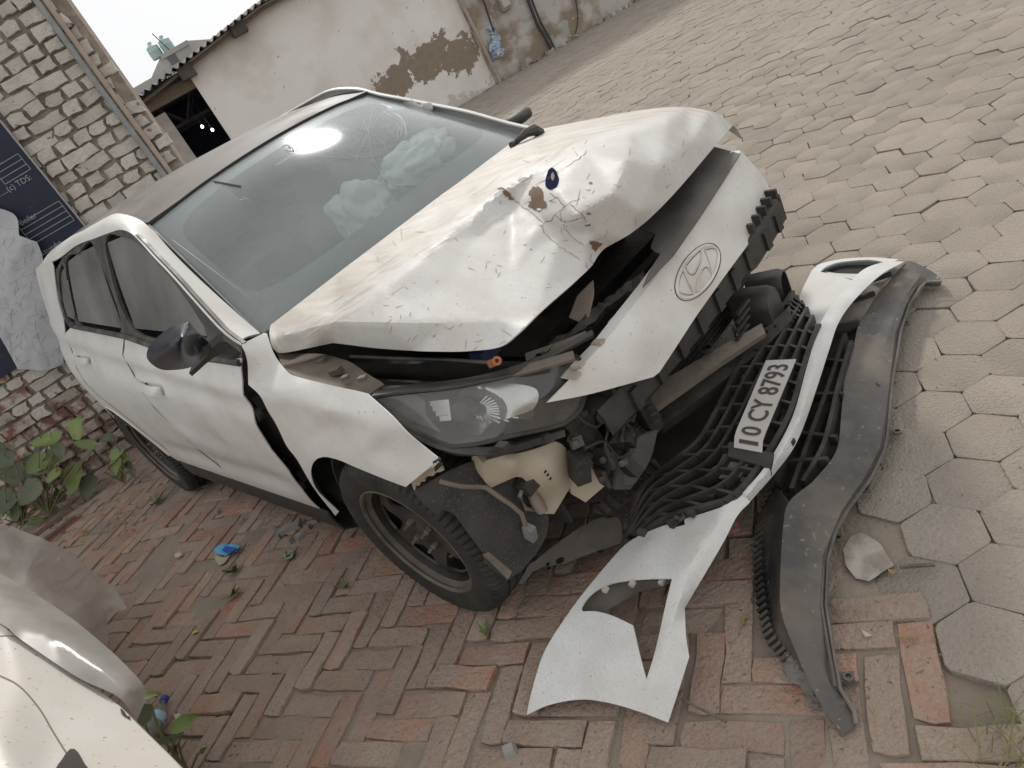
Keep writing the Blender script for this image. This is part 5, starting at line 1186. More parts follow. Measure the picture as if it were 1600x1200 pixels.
pane('lower_support', {'a!': (1004, 612, 'z', .335), 'b': (1060, 580, 'z', .335), 'c': (1120, 545, 'z', .335), 'd!': (1190, 505, 'z', .335), 'e!': (1196, 520, 'z', .32), 'f': (1120, 570, 'z', .32), 'g!': (1020, 640, 'z', .32)}, ['a!', 'b', 'c', 'd!', 'e!', 'f', 'g!'], m_tanm, .02)
MB().lathe([(.014, 0), (.024, .0), (.024, .012), (.014, .012)], 16, at(1105, 548, 'z', .35), (0, 0, 1)).build('support_grommet', m_bplas, car, 'c')
for k in range(16):
    t = k/15; MB().box(at(1022+190*t, 636-128*t, 'z', .305), (.008, .012, .012)).build('support_tooth', m_dark, car, 'c')
pane('under_tray', {'a!': (1012, 660, 'z', .10), 'b!': (1140, 590, 'z', .10), 'c!': (1100, 720, 'z', .08), 'd!': (1010, 760, 'z', .08)}, ['a!', 'b!', 'c!', 'd!'], m_bay, .01)
# cluster of brackets left of the radiator
for k in range(34):
    u, v = random.uniform(885, 1000), random.uniform(625, 760)
    if v > 700 and u < 905: continue
    d = (random.uniform(.015, .06), random.uniform(.008, .045), random.uniform(.015, .07)); Rm = Matrix.Rotation(random.uniform(-.6, .6), 3, 'Z') @ Matrix.Rotation(random.uniform(-.6, .6), 3, 'X') @ Matrix.Rotation(random.uniform(-.5, .5), 3, 'Y')
    q = MB().box((0, 0, 0), d, Rm)
    if k % 3 == 0: q.box((0, 0, d[2]*.5), (d[0]*1.3, d[1]*.4, .006), Rm)
    if k % 4 == 0: q.lathe([(0, 0), (.009, 0), (.009, .03), (.005, .032), (0, .032)], 8, (0, 0, 0), (.6, -.6, .4))
    mk('lamp_mount', np.array(q.v)+at(u, v, 'x', random.uniform(.50, .57)), q.f, random.choice((m_dark, m_dark, m_grey, m_bplas)), car, 'c', 30)
for pts in ([(900, 650), (930, 668), (955, 650), (985, 668)], [(915, 700), (945, 690), (965, 715), (990, 705)], [(940, 640), (950, 670), (945, 700), (955, 735)], [(970, 640), (975, 665), (968, 690)]): MB().tube(catmull(np.array([at(u, v, 'x', .585) for u, v in pts]), [False]*len(pts), False, .015), .0045, 6).build('wiring', m_bplas, car, 'c')
for u, v in ((958, 622), (948, 632), (965, 637), (972, 652), (940, 650)): MB().lathe([(0, 0), (.018, 0), (.018, .03), (.010, .034), (0, .034)], 12, at(u, v, 'x', .57), (.7, -.5, .4)).build('cable_plug', m_dark, car, 'c')
pane('side_bracket', {'a!': (880, 655, 'x', .57), 'b!': (920, 640, 'x', .58), 'c': (945, 690, 'x', .56), 'd!': (955, 735, 'x', .54), 'e!': (930, 725, 'x', .54), 'f!': (900, 712, 'x', .54)}, ['a!', 'b!', 'c', 'd!', 'e!', 'f!'], m_dark, .012, noise_=.003)
pane('stay_bracket', {'a!': (975, 690, 'x', .55), 'b!': (1028, 672, 'x', .56), 'c': (1015, 720, 'x', .55), 'd!': (985, 765, 'x', .53), 'e!': (960, 765, 'x', .52)}, ['a!', 'b!', 'c', 'd!', 'e!'], m_grey, .012)
cr = pane('crush_strip', {'a!': (1022, 715, 'z', .16), 'b!': (1032, 730, 'z', .15), 'c': (990, 770, 'z', .14), 'd!': (945, 805, 'z', .12), 'e!': (925, 800, 'z', .13), 'f': (960, 765, 'z', .15)}, ['a!', 'b!', 'c', 'd!', 'e!', 'f'], m_grey, .02)
for k in range(8):
    t = k/7; MB().bar(at(932+82*t, 790-68*t, 'z', .17), at(948+80*t, 806-74*t, 'z', .16), .008, .012).build('strip_rib', m_bplas, cr, 'c')

# --- washer tank, pump, hose, wheel-arch flap, undertray
wt = pane('washer_tank', {'a!': (755, 724, 'x', .47), 'b': (770, 713, 'x', .48), 'c': (820, 706, 'x', .51), 'd!': (868, 690, 'x', .53), 'e': (884, 700, 'x', .52), 'f!': (890, 763, 'x', .50), 'g!': (866, 803, 'x', .47), 'h': (845, 800, 'x', .46), 'i': (838, 775, 'x', .47), 'j': (815, 746, 'x', .48), 'k': (790, 752, 'x', .46), 'l!': (768, 762, 'x', .44), 'm': (757, 752, 'x', .45), 'n': (800, 725, 'x', .525), 'o': (860, 735, 'x', .54)}, ['a!', 'b', 'c', 'd!', 'e', 'f!', 'g!', 'h', 'i', 'j', 'k', 'l!', 'm'], m_tank, .06, smooth=3, ang=45)
pane('tank_neck', {'a!': (877, 708, 'x', .50), 'b': (900, 700, 'x', .51), 'c!': (924, 704, 'x', .53), 'd': (946, 745, 'x', .52), 'e!': (944, 760, 'x', .51), 'f!': (915, 785, 'x', .48), 'g!': (893, 772, 'x', .48)}, ['a!', 'b', 'c!', 'd', 'e!', 'f!', 'g!'], m_tank, .05, parent=wt, ang=45)
P = at(832, 772, 'x', .47); MB().lathe([(0, -.05), (.016, -.05), (.018, -.02), (.014, .0), (.02, .02), (.018, .045), (0, .05)], 14, P, (-.3, .2, 1)).build('washer_pump', mat('brown_pump', (.16, .115, .085), (.22, .17, .13), 20, rough=.6), wt, 'c')
MB().tube([at(820, 756, 'x', .47), at(812, 775, 'x', .47), at(822, 795, 'x', .46), at(845, 797, 'x', .46)], .006, 8).build('pump_hose', m_tanm, wt, 'c')
MB().box(at(826, 757, 'x', .475), (.04, .05, .03)).build('pump_socket', m_bplas, wt, 'c')
for k, (u, v) in enumerate(((852, 737), (856, 742), (860, 748))):
    MB().box(at(u, v, 'x', .538), (.003, .008, .004)).build('ink_mark', m_line, wt, 'c')
hs = [(688, 752, .40), (720, 760, .44), (760, 762, .45), (778, 775, .46), (800, 790, .47), (815, 803, .47), (821, 822, .46)]
MB().tube(catmull(np.array([at(u, v, 'x', x) for u, v, x in hs]), [False]*len(hs), False, .02), .006, 8).build('loose_cable', m_tanm, car, 'c')
MB().box(at(828, 832, 'x', .46), (.03, .02, .05), Matrix.Rotation(.4, 3, 'Y')).build('cable_connector', mat('grey_connector', (.24, .23, .21), (.17, .16, .15), 30, rough=.6), car, 'c')
m_flapm = mat('speckled_liner_felt', (.022, .022, .023), (.035, .033, .031), 8, rough=.8, spec=(.10, .086, .072), spsc=230, spth=.62, dust=.3, dustc=(.18, .15, .12), dsc=4, dup=.6)
pane('arch_liner_flap', {'a!': (645, 768, 's', -.015), 'b': (690, 742, 's', -.03), 'c': (735, 722, 's', -.08), 'd!': (770, 716, 'x', .42), 'e': (830, 770, 'x', .45), 'f': (856, 800, 'x', .46), 'g': (850, 845, 'x', .45), 'h!': (815, 893, 'x', .42), 'i!': (792, 907, 'x', .40), 'j!': (757, 880, 'x', .385), 'k!': (757, 868, 'x', .385), 'l': (740, 845, 'x', .38), 'm': (710, 805, 'x', .36), 'n!': (692, 796, 'x', .34), 'o!': (682, 806, 'x', .32), 'p': (660, 785, 'x', .30), 'q': (760, 790, 'x', .43)}, ['a!', 'b', 'c', 'd!', 'e', 'f', 'g', 'h!', 'i!', 'j!', 'k!', 'l', 'm', 'n!', 'o!', 'p'], m_flapm, .006, smooth=3)
pane('liner_edge', {'a!': (755, 868, 'x', .388), 'b!': (763, 862, 'x', .392), 'c!': (800, 893, 'x', .41), 'd!': (794, 906, 'x', .405)}, ['a!', 'b!', 'c!', 'd!'], m_tanm, .006)
pane('splash_shield', {'a!': (795, 908, 'z', .10), 'b': (830, 880, 'z', .11), 'c': (880, 842, 'z', .12), 'd': (930, 812, 'z', .12), 'e!': (965, 808, 'z', .11), 'f': (973, 828, 'z', .10), 'g!': (970, 848, 'z', .09), 'h': (930, 862, 'z', .085), 'i!': (885, 880, 'z', .08), 'j': (840, 890, 'z', .085), 'l!': (815, 912, 'z', .075)}, ['a!', 'b', 'c', 'd', 'e!', 'f', 'g!', 'h', 'i!', 'j', 'l!'], mat('dusty_shield', (.15, .13, .11), (.10, .088, .078), 6, rough=.8, dust=.5, dustc=(.25, .21, .17)), .004, noise_=.0015)
for u, v, r in ((875, 876, .013), (856, 882, .006), (858, 888, .006)): MB().lathe([(0, .001), (r, .001), (r, 0)], 14, at(u, v, 'z', .092), (0, 0, 1)).build('shield_hole', m_line, car, 'c')

# --- mirrors, handles
mr = {'a': (229, 556, 'y', -1.02), 'b': (234, 540, 'y', -1.03), 'c': (262, 514, 'y', -1.02), 'd!': (295, 502, 'y', -.99), 'e': (312, 522, 'y', -.965), 'f': (327, 537, 'y', -.95), 'g': (328, 550, 'y', -.95), 'h': (312, 566, 'y', -.96), 'i': (290, 576, 'y', -.98), 'j': (255, 578, 'y', -1.0), 'k': (236, 568, 'y', -1.02), 'l': (262, 540, 'y', -1.085), 'm': (285, 545, 'y', -1.07), 'n!': (286, 562, 'y', -1.06), 'o': (290, 520, 'y', -1.05), 'p': (250, 555, 'y', -1.075), 'q': (300, 545, 'y', -.985), 'r': (310, 552, 'y', -.98)}
V, F = sheet('x', mr, ['a', 'b', 'c', 'd!', 'e', 'f', 'g', 'h', 'i', 'j', 'k'], m_blue, None, [('d!', 'o', 'm', 'n!')], res=4, smooth=5, data=True)
mirror = mk('wing_mirror', *thicken(V, F, .008, (.3, -1, .2)), m_blue, car, 'c', 50)
pane('mirror_base', {'a!': (295, 583, 'y', -.96), 'b': (318, 562, 'y', -.945), 'c!': (329, 545, 'y', -.94), 'd': (350, 533, 'y', -.92), 'e!': (377, 552, 'y', -.86), 'f!': (372, 560, 'y', -.86), 'g': (340, 556, 'y', -.92), 'h!': (300, 588, 'y', -.955)}, ['a!', 'b', 'c!', 'd', 'e!', 'f!', 'g', 'h!'], m_bplas, .02, parent=mirror)
pane('mirror_glass_edge', {'a!': (312, 545, 'y', -.972), 'b!': (326, 538, 'y', -.958), 'c!': (327, 550, 'y', -.957), 'd!': (312, 563, 'y', -.968)}, ['a!', 'b!', 'c!', 'd!'], m_trim, .004, parent=mirror)
lm = at(806, 186, 'y', .88); q = MB(); G = []
for h, s_ in ((-.03, .01), (-.03, .5), (-.02, .9), (.02, 1.), (.05, .85), (.065, .4), (.068, .01)): G.append([(lm[0]+h, lm[1]+.07*s_*math.copysign(abs(math.cos(t))**.6, math.cos(t)), lm[2]+.028*s_*math.copysign(abs(math.sin(t))**.6, math.sin(t))) for t in np.linspace(0, 2*math.pi, 21)])
q.grid(G).build('wing_mirror', m_bplas, car, 'c', 50)
q = MB().tube([at(845, 207, 'z', 1.0), at(835, 203, 'z', 1.03), at(822, 208, 'z', 1.035), at(808, 220, 'z', 1.02)], [.016, .02, .016, .01], 8); q.build('wiper_arm', m_bplas, car, 'c')
MB().tube([at(808, 222, 'z', 1.012), at(800, 228, 'z', 1.012)], [.012, .016], 8).build('wiper_pivot', m_bplas, car, 'c')
HND = {'a': (210, 597, 's', .012), 'b': (214, 606, 's', .02), 'c': (226, 615, 's', .03), 'd': (241, 619, 's', .028), 'e!': (255, 620, 's', .008), 'f': (246, 607, 's', .022), 'g': (232, 604, 's', .030), 'h': (219, 600, 's', .022), 'i!': (211, 592, 's', .008), 'm': (228, 609, 's', .036), 'n': (242, 613, 's', .032)}
CUP = {'a': (211, 593, 's', .0015), 'b': (220, 589, 's', .0015), 'c': (232, 590, 's', .0015), 'd': (241, 597, 's', .0015), 'e': (246, 607, 's', .0015), 'f': (236, 606, 's', .0015), 'g': (224, 602, 's', .0015)}
GAP = {'a!': (223, 601, 's', .004), 'b!': (229, 598, 's', .004), 'c!': (231, 604, 's', .006)}
for (cx0, cy0), sc0 in (((232, 606), 1.), ((125, 561), .64)):
    tr_ = lambda D: {k: (cx0+(u-232)*sc0, cy0+(v-606)*sc0, a, o) for k, (u, v, a, o) in D.items()}
    h_ = pane('door_handle', tr_(HND), ['a', 'b', 'c', 'd', 'e!', 'f', 'g', 'h', 'i!'], m_white, .012, res=3.5, ang=50)
    pane('handle_recess', tr_(CUP), list('abcdefg'), m_white, .001, res=4, parent=h_); pane('handle_gap_shade', tr_(GAP), ['a!', 'b!', 'c!'], m_line, .001, res=4, parent=h_)  # dark triangle painted on for the shaded hollow behind the handle
m_gapm = mat('dusty_door_gap', (.10, .095, .088), rough=.9)
MB().tube([(x-.004, -(Ys(x, z)+.0005), z) for x, z in shut], .0022, 5).build('door_gap', m_gapm, car, 'c')
MB().tube([(x-.004, -(Ys(x, z)+.0005), z) for x, z in [(-2.43, 1.1), (-2.47, 1.02)]+arch_door], .0018, 5).build('door_gap', m_gapm, car, 'c')
# fuel of small things: interior
dsh = MB(); G = []
for y in np.linspace(-.70, .70, 15): G.append([(-.32, y, .93), (-.55, y, .965), (-.80, y, .95), (-.92, y, .86), (-.90, y, .6)])
q = dsh.grid(G); mk('dashboard', *thicken(q.v, q.f, .02, (0, 0, 1)), m_dash, car, 'c', 50)
th_ = R_(25); sc_ = np.array((-.98, -.36, .93)); ax_ = np.array((-math.cos(th_), 0, math.sin(th_)))
def ringpts(r, c, a): 
    a = a/np.linalg.norm(a); e1 = np.cross(a, (0, 1, 0)); e1 /= np.linalg.norm(e1); e2 = np.cross(a, e1); return [c+r*(math.cos(t)*e1+math.sin(t)*e2) for t in np.linspace(0, 2*math.pi, 37)]
swh = MB().tube(ringpts(.18, sc_, ax_), .016, 8, False).build('steering_wheel', m_bplas, car, 'c')
MB().lathe([(0, .03), (.06, .025), (.07, 0), (0, -.02)], 20, sc_, ax_).build('wheel_hub', m_dash, swh, 'c')
def seat(y):
    G = []
    for z, x, hw, th in ((.45, -1.25, .25, .06), (.6, -1.38, .26, .07), (.85, -1.47, .25, .07), (1.02, -1.53, .20, .06), (1.07, -1.55, .10, .04), (1.10, -1.56, .12, .05), (1.2, -1.57, .12, .05), (1.24, -1.58, .06, .02)):
        G.append([(x+th*math.sin(a)*.9, y+hw*math.copysign(abs(math.cos(a))**.5, math.cos(a)), z) for a in np.linspace(0, 2*math.pi, 17)])
    b = MB().grid(G).build('seat', m_seat, car, 'c', 60); MB().box((-1.1, y, .45), (.5, .5, .14)).build('seat_cushion', m_seat, b, 'c')
seat(-.37); seat(.37)
MB().box((-2.35, 0, .75), (.14, 1.15, .55)).build('rear_seat', m_seat, car, 'c')
def airbag(name, c, r, sd):
    bm = bmesh.new(); bmesh.ops.create_icosphere(bm, subdivisions=5, radius=1.); V = []
    for v in bm.verts:
        p = v.co.copy(); n1 = noise.noise(p*1.3+Vector((sd, 0, 0))); n2 = abs(noise.noise(p*2.6+Vector((0, sd, 0)))); n3 = abs(noise.noise(p*5.5+Vector((sd, sd, 0))))
        k = .95+.34*n1+.34*n2+.05*n3; V.append(np.array(c)+np.array(r)*np.array(p)*k)
    F = [tuple(v.index for v in f.verts) for f in bm.faces]; bm.free(); return mk(name, V, F, m_abag, car, 'c', 120)
airbag('passenger_airbag', (-.74, .37, 1.08), (.13, .18, .09), 2.); airbag('driver_airbag', (-.76, .06, 1.03), (.10, .13, .11), 7.)
airbag('curtain_airbag', (-1.05, .62, 1.18), (.25, .04, .10), 11.)
MB().box((-.83, -.02, 1.31), (.03, .22, .06), Matrix.Rotation(.15, 3, 'Y')).tube([(-.83, 0, 1.31), (-.93, 0, 1.38)], .008, 6).build('rear_view_mirror', m_bplas, car, 'c')
G = [[(x, y, roofz(x, y)-.03) for y in np.linspace(-.56, .56, 9)] for x in np.linspace(-1.08, -2.9, 10)]; MB().grid(G).build('headlining', mat('grey_headlining', (.30, .30, .29), rough=.9), car, 'c')
# screen damage: star of cracks, stickers, glued mark
m_crw = mat('crack_in_glass', (.30, .35, .34), (.50, .55, .54), 60, rough=.3)
c0 = np.array([575., 205.])
for k in range(17):
    a = k/17*6.28+random.uniform(-.15, .15); L0 = random.uniform(35, 85); pts = [c0+np.array([math.cos(a), math.sin(a)*.62])*L0*t+rng.normal(0, 1.6, 2)*(t > 0) for t in (0, .25, .5, .75, 1)]
    q = ribbon(bvhW, pts, .0009, .0006, 5, .0002)
    if q.f: q.build('glass_crack', m_crw, wind, 'c', None)
for rr in (9, 15, 21, 28, 34, 41, 47, 54, 60, 67, 74, 82):
    a0 = random.random()*6; pts = [c0+np.array([math.cos(a0+t), math.sin(a0+t)*.6])*(rr+random.gauss(0, 3.2)) for t in np.linspace(0, random.uniform(1.4, 4.2), 12)]
    q = ribbon(bvhW, pts, .0008, .0006, 5, .0002)
    if q.f: q.build('glass_crack', m_crw, wind, 'c', None)
for pts in ([(490, 245), (540, 248), (600, 243), (655, 225)], [(270, 375), (330, 420), (395, 470)], [(580, 250), (610, 285), (650, 290)], [(392, 500), (405, 470), (400, 455)]):
    q = ribbon(bvhW, pts, .0016, .001, 5)
    if q.f: q.build('glass_crack', m_crw, wind, 'c', None)
q = ribbon(bvhW, [(334, 284), (355, 288), (377, 292)], .009, .002, 4); q.build('dark_strip', m_line, wind, 'c', None)
decal('screen_sticker', bvhW, [(610, 160), (640, 158), (630, 168), (604, 168)], mat('pale_green_sticker', (.45, .58, .56), rough=.6), wind, off=-.006)
q = MB()
for pts in ([(441, 230), (446, 227), (452, 229), (448, 233)], [(450, 226), (455, 231), (451, 234)], [(456, 229), (459, 235)], [(461, 229), (463, 235), (468, 231)], [(444, 233), (452, 236), (460, 236)]):
    r = ribbon(bvhW, pts, .006, .0015, 2); q.add(r.v, r.f)
q.build('screen_lettering', m_prn, wind, 'c', None)
# ================================================================== FALLEN FRONT BUMPER (lies face up in front of the car)
def cthing(name, label, cat, p, group=None):
    p = c2w(p); return thing(name, label, cat, (p[0], p[1], 0), YAW, group)
bump = cthing('front_bumper', 'white front bumper lying face up on the ground before the car', 'bumper', (.75, -.1, 0))
m_wb = mat('speckled_white_bumper', (.72, .73, .725), (.67, .675, .66), 5, grain=((.52, .49, .44), 190, .4), stain=((.55, .52, .47), 6., .35), rough=.35, coat=.4, dust=.35, dustc=(.50, .45, .38), dsc=5, spec=(.30, .26, .21), spsc=170, spth=.69)
bc_ = {'a!': (823, 1117, 'z', .012), 'b': (829, 1087, 'z', .03), 'c': (849, 1022, 'z', .08), 'd': (882, 967, 'z', .115), 'e': (924, 911, 'z', .14), 'f': (976, 852, 'z', .165), 'g': (1010, 832, 'z', .18), 'h!': (1043, 819, 'z', .19), 'h2!': (1047, 826, 'z', .188), 'h3!': (1070, 820, 'z', .195), 'h4!': (1069, 811, 'z', .198), 'i': (1130, 791, 'z', .215), 'j!': (1160, 770, 'z', .218),
       'k!': (1172, 784, 'z', .205), 'l': (1152, 806, 'z', .195), 'm': (1130, 848, 'z', .175), 'n!': (1070, 950, 'z', .125), 'o': (1072, 994, 'z', .11), 'p!': (1077, 1026, 'z', .095), 'q': (1062, 1074, 'z', .055), 'r!': (1044, 1129, 'z', .012), 's': (999, 1112, 'z', .035), 't': (950, 1098, 'z', .045), 'u': (905, 1093, 'z', .042), 'v': (856, 1102, 'z', .025),
       'h_a': (908, 953, 'z', .125), 'h_b': (924, 928, 'z', .135), 'h_c': (957, 911, 'z', .15), 'h_d': (1010, 905, 'z', .165), 'h_e!': (1050, 904, 'z', .175), 'h_f': (1040, 945, 'z', .155), 'h_g': (1025, 1012, 'z', .115), 'h_h!': (1010, 1062, 'z', .08), 'h_i': (999, 1020, 'z', .105), 'h_j!': (989, 977, 'z', .125), 'h_k': (957, 962, 'z', .128), 'h_l': (931, 955, 'z', .126),
       'c1': (1003, 1100, 'z', .05), 'c2': (1034, 1020, 'z', .12), 'c3': (1062, 940, 'z', .16), 'c4': (1080, 880, 'z', .19), 'c5': (1125, 812, 'z', .215), 'd1': (915, 1010, 'z', .10), 'd2': (950, 1050, 'z', .09), 'd3': (1000, 870, 'z', .18)}
V, F = sheet('x', bc_, ['a!', 'b', 'c', 'd', 'e', 'f', 'g', 'h!', 'h2!', 'h3!', 'h4!', 'i', 'j!', 'k!', 'l', 'm', 'n!', 'o', 'p!', 'q', 'r!', 's', 't', 'u', 'v'], m_wb, None, [('c1', 'c2', 'c3', 'c4', 'c5')], res=8, smooth=2, holes=[['h_a', 'h_b', 'h_c', 'h_d', 'h_e!', 'h_f', 'h_g', 'h_h!', 'h_i', 'h_j!', 'h_k', 'h_l']], data=True)
mk('bumper_corner', *thicken(V, F, .004, (0, -.3, 1)), m_wb, bump, 'c', 30)
# depth of the panel edge down the fog-lamp hole
pane('lamp_recess', {'a!': (907, 954, 'z', .10), 'b': (924, 930, 'z', .11), 'c': (957, 913, 'z', .12), 'd!': (1050, 906, 'z', .14), 'e': (1040, 915, 'z', .11), 'f': (1000, 925, 'z', .09), 'g': (955, 950, 'z', .08), 'h!': (935, 962, 'z', .07)}, ['a!', 'b', 'c', 'd!', 'e', 'f', 'g', 'h!'], mat('dusty_lamp_recess', (.16, .14, .12), (.10, .09, .08), 12, rough=.8), .004, parent=bump)
for u, v in ((946, 919), (988, 910), (1034, 907)): MB().box(at(u, v+2, 'z', .158), (.012, .016, .01)).build('clip', m_fil, bump, 'c')
pane('broken_latch', {'a!': (1040, 815, 'z', .20), 'b!': (1058, 803, 'z', .21), 'c!': (1072, 808, 'z', .205), 'd!': (1060, 820, 'z', .196), 'e!': (1050, 826, 'z', .19)}, ['a!', 'b!', 'c!', 'd!', 'e!'], m_bplas, .012, parent=bump, noise_=.003, res=5)
SL = [(1130, 791, .215), (1165, 764, .222), (1200, 722, .23), (1238, 652, .235), (1261, 572, .232), (1280, 510, .22), (1300, 476, .205), (1345, 424, .17), (1387, 407, .145)]
SR = [(1412, 409, .135), (1375, 430, .155), (1334, 470, .18), (1310, 505, .195), (1296, 545, .20), (1280, 595, .205), (1258, 660, .205), (1240, 700, .20), (1213, 737, .195), (1172, 784, .19)]
st = {f'l{i}': (u, v, 'z', z) for i, (u, v, z) in enumerate(SL)}; st.update({f'r{i}': (u, v, 'z', z) for i, (u, v, z) in enumerate(SR)})
mids = [(1165, 776, .218), (1212, 722, .232), (1250, 655, .237), (1272, 580, .233), (1292, 515, .218), (1318, 475, .198), (1362, 427, .165)]
st.update({f'm{i}': (u, v, 'z', z) for i, (u, v, z) in enumerate(mids)})
sk = [f'l{i}' for i in range(len(SL))]+[f'r{i}' for i in range(len(SR))]
for a in ('l0', 'l8', 'r0', 'r9'): st[a+'!'] = st.pop(a)
sk = [k+'!' if k in ('l0', 'l8', 'r0', 'r9') else k for k in sk]
V, F = sheet('x', st, sk, m_wb, None, [tuple(f'm{i}' for i in range(7))], res=6, smooth=1, data=True); mk('bumper_strip', *thicken(V, F, .004, (0, 0, 1)), m_wb, bump, 'c', 30)
pane('bumper_corner', {'a': (1249, 466, 'z', .14), 'b!': (1268, 423, 'z', .11), 'c': (1300, 428, 'z', .14), 'd!': (1332, 438, 'z', .17), 'e': (1310, 468, 'z', .195), 'f!': (1281, 514, 'z', .21), 'g': (1262, 495, 'z', .17)}, ['a', 'b!', 'c', 'd!', 'e', 'f!', 'g'], m_wb, .004, parent=bump)
pane('lamp_rim', {'a!': (1268, 423, 'z', .11), 'b': (1280, 413, 'z', .10), 'c': (1313, 405, 'z', .10), 'd': (1360, 402, 'z', .115), 'e!': (1404, 405, 'z', .13), 'f!': (1390, 411, 'z', .14), 'g': (1355, 406, 'z', .12), 'h': (1310, 410, 'z', .105), 'i': (1288, 418, 'z', .105), 'j!': (1281, 426, 'z', .11)}, ['a!', 'b', 'c', 'd', 'e!', 'f!', 'g', 'h', 'i', 'j!'], m_wb, .006, parent=bump, res=5)
pane('lamp_hole_shade', {'a!': (1281, 424, 'z', .07), 'b': (1300, 410, 'z', .07), 'c': (1350, 406, 'z', .08), 'd!': (1385, 410, 'z', .09), 'e!': (1340, 436, 'z', .10), 'f': (1310, 430, 'z', .09)}, ['a!', 'b', 'c', 'd!', 'e!', 'f'], m_line, .004, parent=bump)  # black sheet below the opening, painting the darkness inside it
pane('lamp_inner_edge', {'a!': (1289, 424, 'z', .085), 'b': (1310, 427, 'z', .10), 'c!': (1345, 428, 'z', .13), 'd!': (1335, 437, 'z', .155), 'e': (1305, 430, 'z', .12)}, ['a!', 'b', 'c!', 'd!', 'e'], m_wb, .003, parent=bump, res=5)
# grille moulding
m_gr = mat('dusty_grille_plastic', (.014, .0135, .013), (.03, .027, .025), 9, rough=.55, dust=.6, dustc=(.13, .108, .088), dsc=10, dup=.8, bump=.1, bsc=60)
inn = np.array([at(u, v, 'z', z) for u, v, z in ((982, 842, .13), (1007, 768, .19), (1050, 728, .22), (1093, 694, .24), (1125, 640, .25), (1153, 583, .255), (1185, 535, .25), (1217, 493, .235), (1240, 460, .215))])
out = np.array([at(u, v, 'z', z) for u, v, z in ((1000, 842, .155), (1045, 812, .19), (1100, 796, .205), (1150, 778, .215), (1196, 720, .222), (1236, 650, .225), (1258, 575, .222), (1270, 538, .218), (1281, 512, .212))])
inn, out = resamp(catmull(inn, [False]*len(inn), False, .02), 60), resamp(catmull(out, [False]*len(out), False, .02), 60)
def GP(s, t, d=0.):
    k = min(58.999, max(0, s*59)); i = int(k); f = k-i; a = inn[i]*(1-f)+inn[i+1]*f; b = out[i]*(1-f)+out[i+1]*f
    p = a+(b-a)*t; return p+np.array([0, 0, 1])*(.012*math.sin(math.pi*t)+d)
gmb = MB()
rows = np.linspace(0, 1, 6)
def gbar(s0, t0, s1, t1, w_=.010, h=.028, n=4):
    P = [GP(s0+(s1-s0)*k/n, t0+(t1-t0)*k/n) for k in range(n+1)]; 
    for a, b in zip(P, P[1:]): gmb.bar(a, b, w_, h)
for r_, t in enumerate(rows): gbar(0.0, t, 1., t, .014 if r_ in (0, 5) else .010, .03, 40)
NS = 12
for r_ in range(5):
    for k in range(NS+1):
        s = (k+.5*(r_ % 2))/NS
        if s > .995: continue
        gbar(s, rows[r_], min(.995, s+.030), rows[r_+1], .009, .026, 1)
grille = gmb.build('grille', m_gr, bump, 'c', None)
q = MB().grid([[GP(s, t, -.022-.02*((int(s*12)+int(t*5)) % 2)) for t in np.linspace(0, 1, 13)] for s in np.linspace(0, 1, 52)]); mk('grille_backing', *thicken(q.v, q.f, .003, (0, 0, 1)), m_gr, grille, 'c', 20)
for k in range(7):
    u, v = 1222+k*3.2, 500-k*5.5; MB().bar(at(u, v, 'z', .24), at(u+16, v+12, 'z', .235), .006, .02).build('grille_fin', m_gr, grille, 'c')
# number plate
pc = [at(u, v, 'z', z) for u, v, z in ((1143, 690, .30), (1197, 563, .305), (1244, 561, .29), (1187, 698, .285))]
def PL(a, b, d=0.): p = pc[0]*(1-a)*(1-b)+pc[1]*a*(1-b)+pc[2]*a*b+pc[3]*(1-a)*b; n = np.cross(pc[1]-pc[0], pc[3]-pc[0]); n /= np.linalg.norm(n); n = n if n[2] > 0 else -n; return p+n*d+np.array([0, 0, -.02*max(0, .08-a)/.08])
q = MB().grid([[PL(a, b) for b in np.linspace(0, 1, 5)] for a in np.linspace(0, 1, 16)])
m_pl8 = mat('dusty_number_plate', (.52, .50, .475), (.42, .395, .36), 8, rough=.45, dust=.4)
plate = mk('number_plate', *thicken(q.v, q.f, .003, (0, 0, 1)), m_pl8, bump, 'c', 40)
V, F = text_mesh('10 CY 8793', 1., .012); V = V[:, :2]; lo, hi = V.min(0), V.max(0)
aspect = .9/(hi[0]-lo[0])
mk('plate_lettering', [PL(.03+(x-lo[0])*aspect, .87-.70*(y-lo[1])/(hi[1]-lo[1]), .0022) for x, y in V], F, mat('brown_black_lettering', (.055, .035, .03), rough=.5), plate, 'c', None)
MB().hexa([PL(-.03, -.25, -.05), PL(.02, -.2, -.012), PL(.02, 1.4, -.012), PL(-.05, 1.3, -.05), PL(-.03, -.25, -.02), PL(.02, -.2, -.006), PL(.02, 1.4, -.006), PL(-.05, 1.3, -.02)]).build('plate_mount', m_gr, bump, 'c')
pane('bent_plate_end', {'a!': (1140, 690, 'z', .25), 'b!': (1186, 699, 'z', .235), 'c': (1180, 712, 'z', .225), 'd!': (1150, 712, 'z', .23), 'e!': (1122, 728, 'z', .22), 'f!': (1108, 738, 'z', .215)}, ['a!', 'b!', 'c', 'd!', 'e!', 'f!'], m_grey, .006, parent=bump)
pane('grille_ledge', {'a!': (1102, 738, 'z', .235), 'b': (1130, 722, 'z', .24), 'c!': (1165, 712, 'z', .24), 'd!': (1172, 722, 'z', .235), 'e!': (1155, 745, 'z', .225), 'f!': (1105, 748, 'z', .225)}, ['a!', 'b', 'c!', 'd!', 'e!', 'f!'], m_grey, .012, parent=bump)
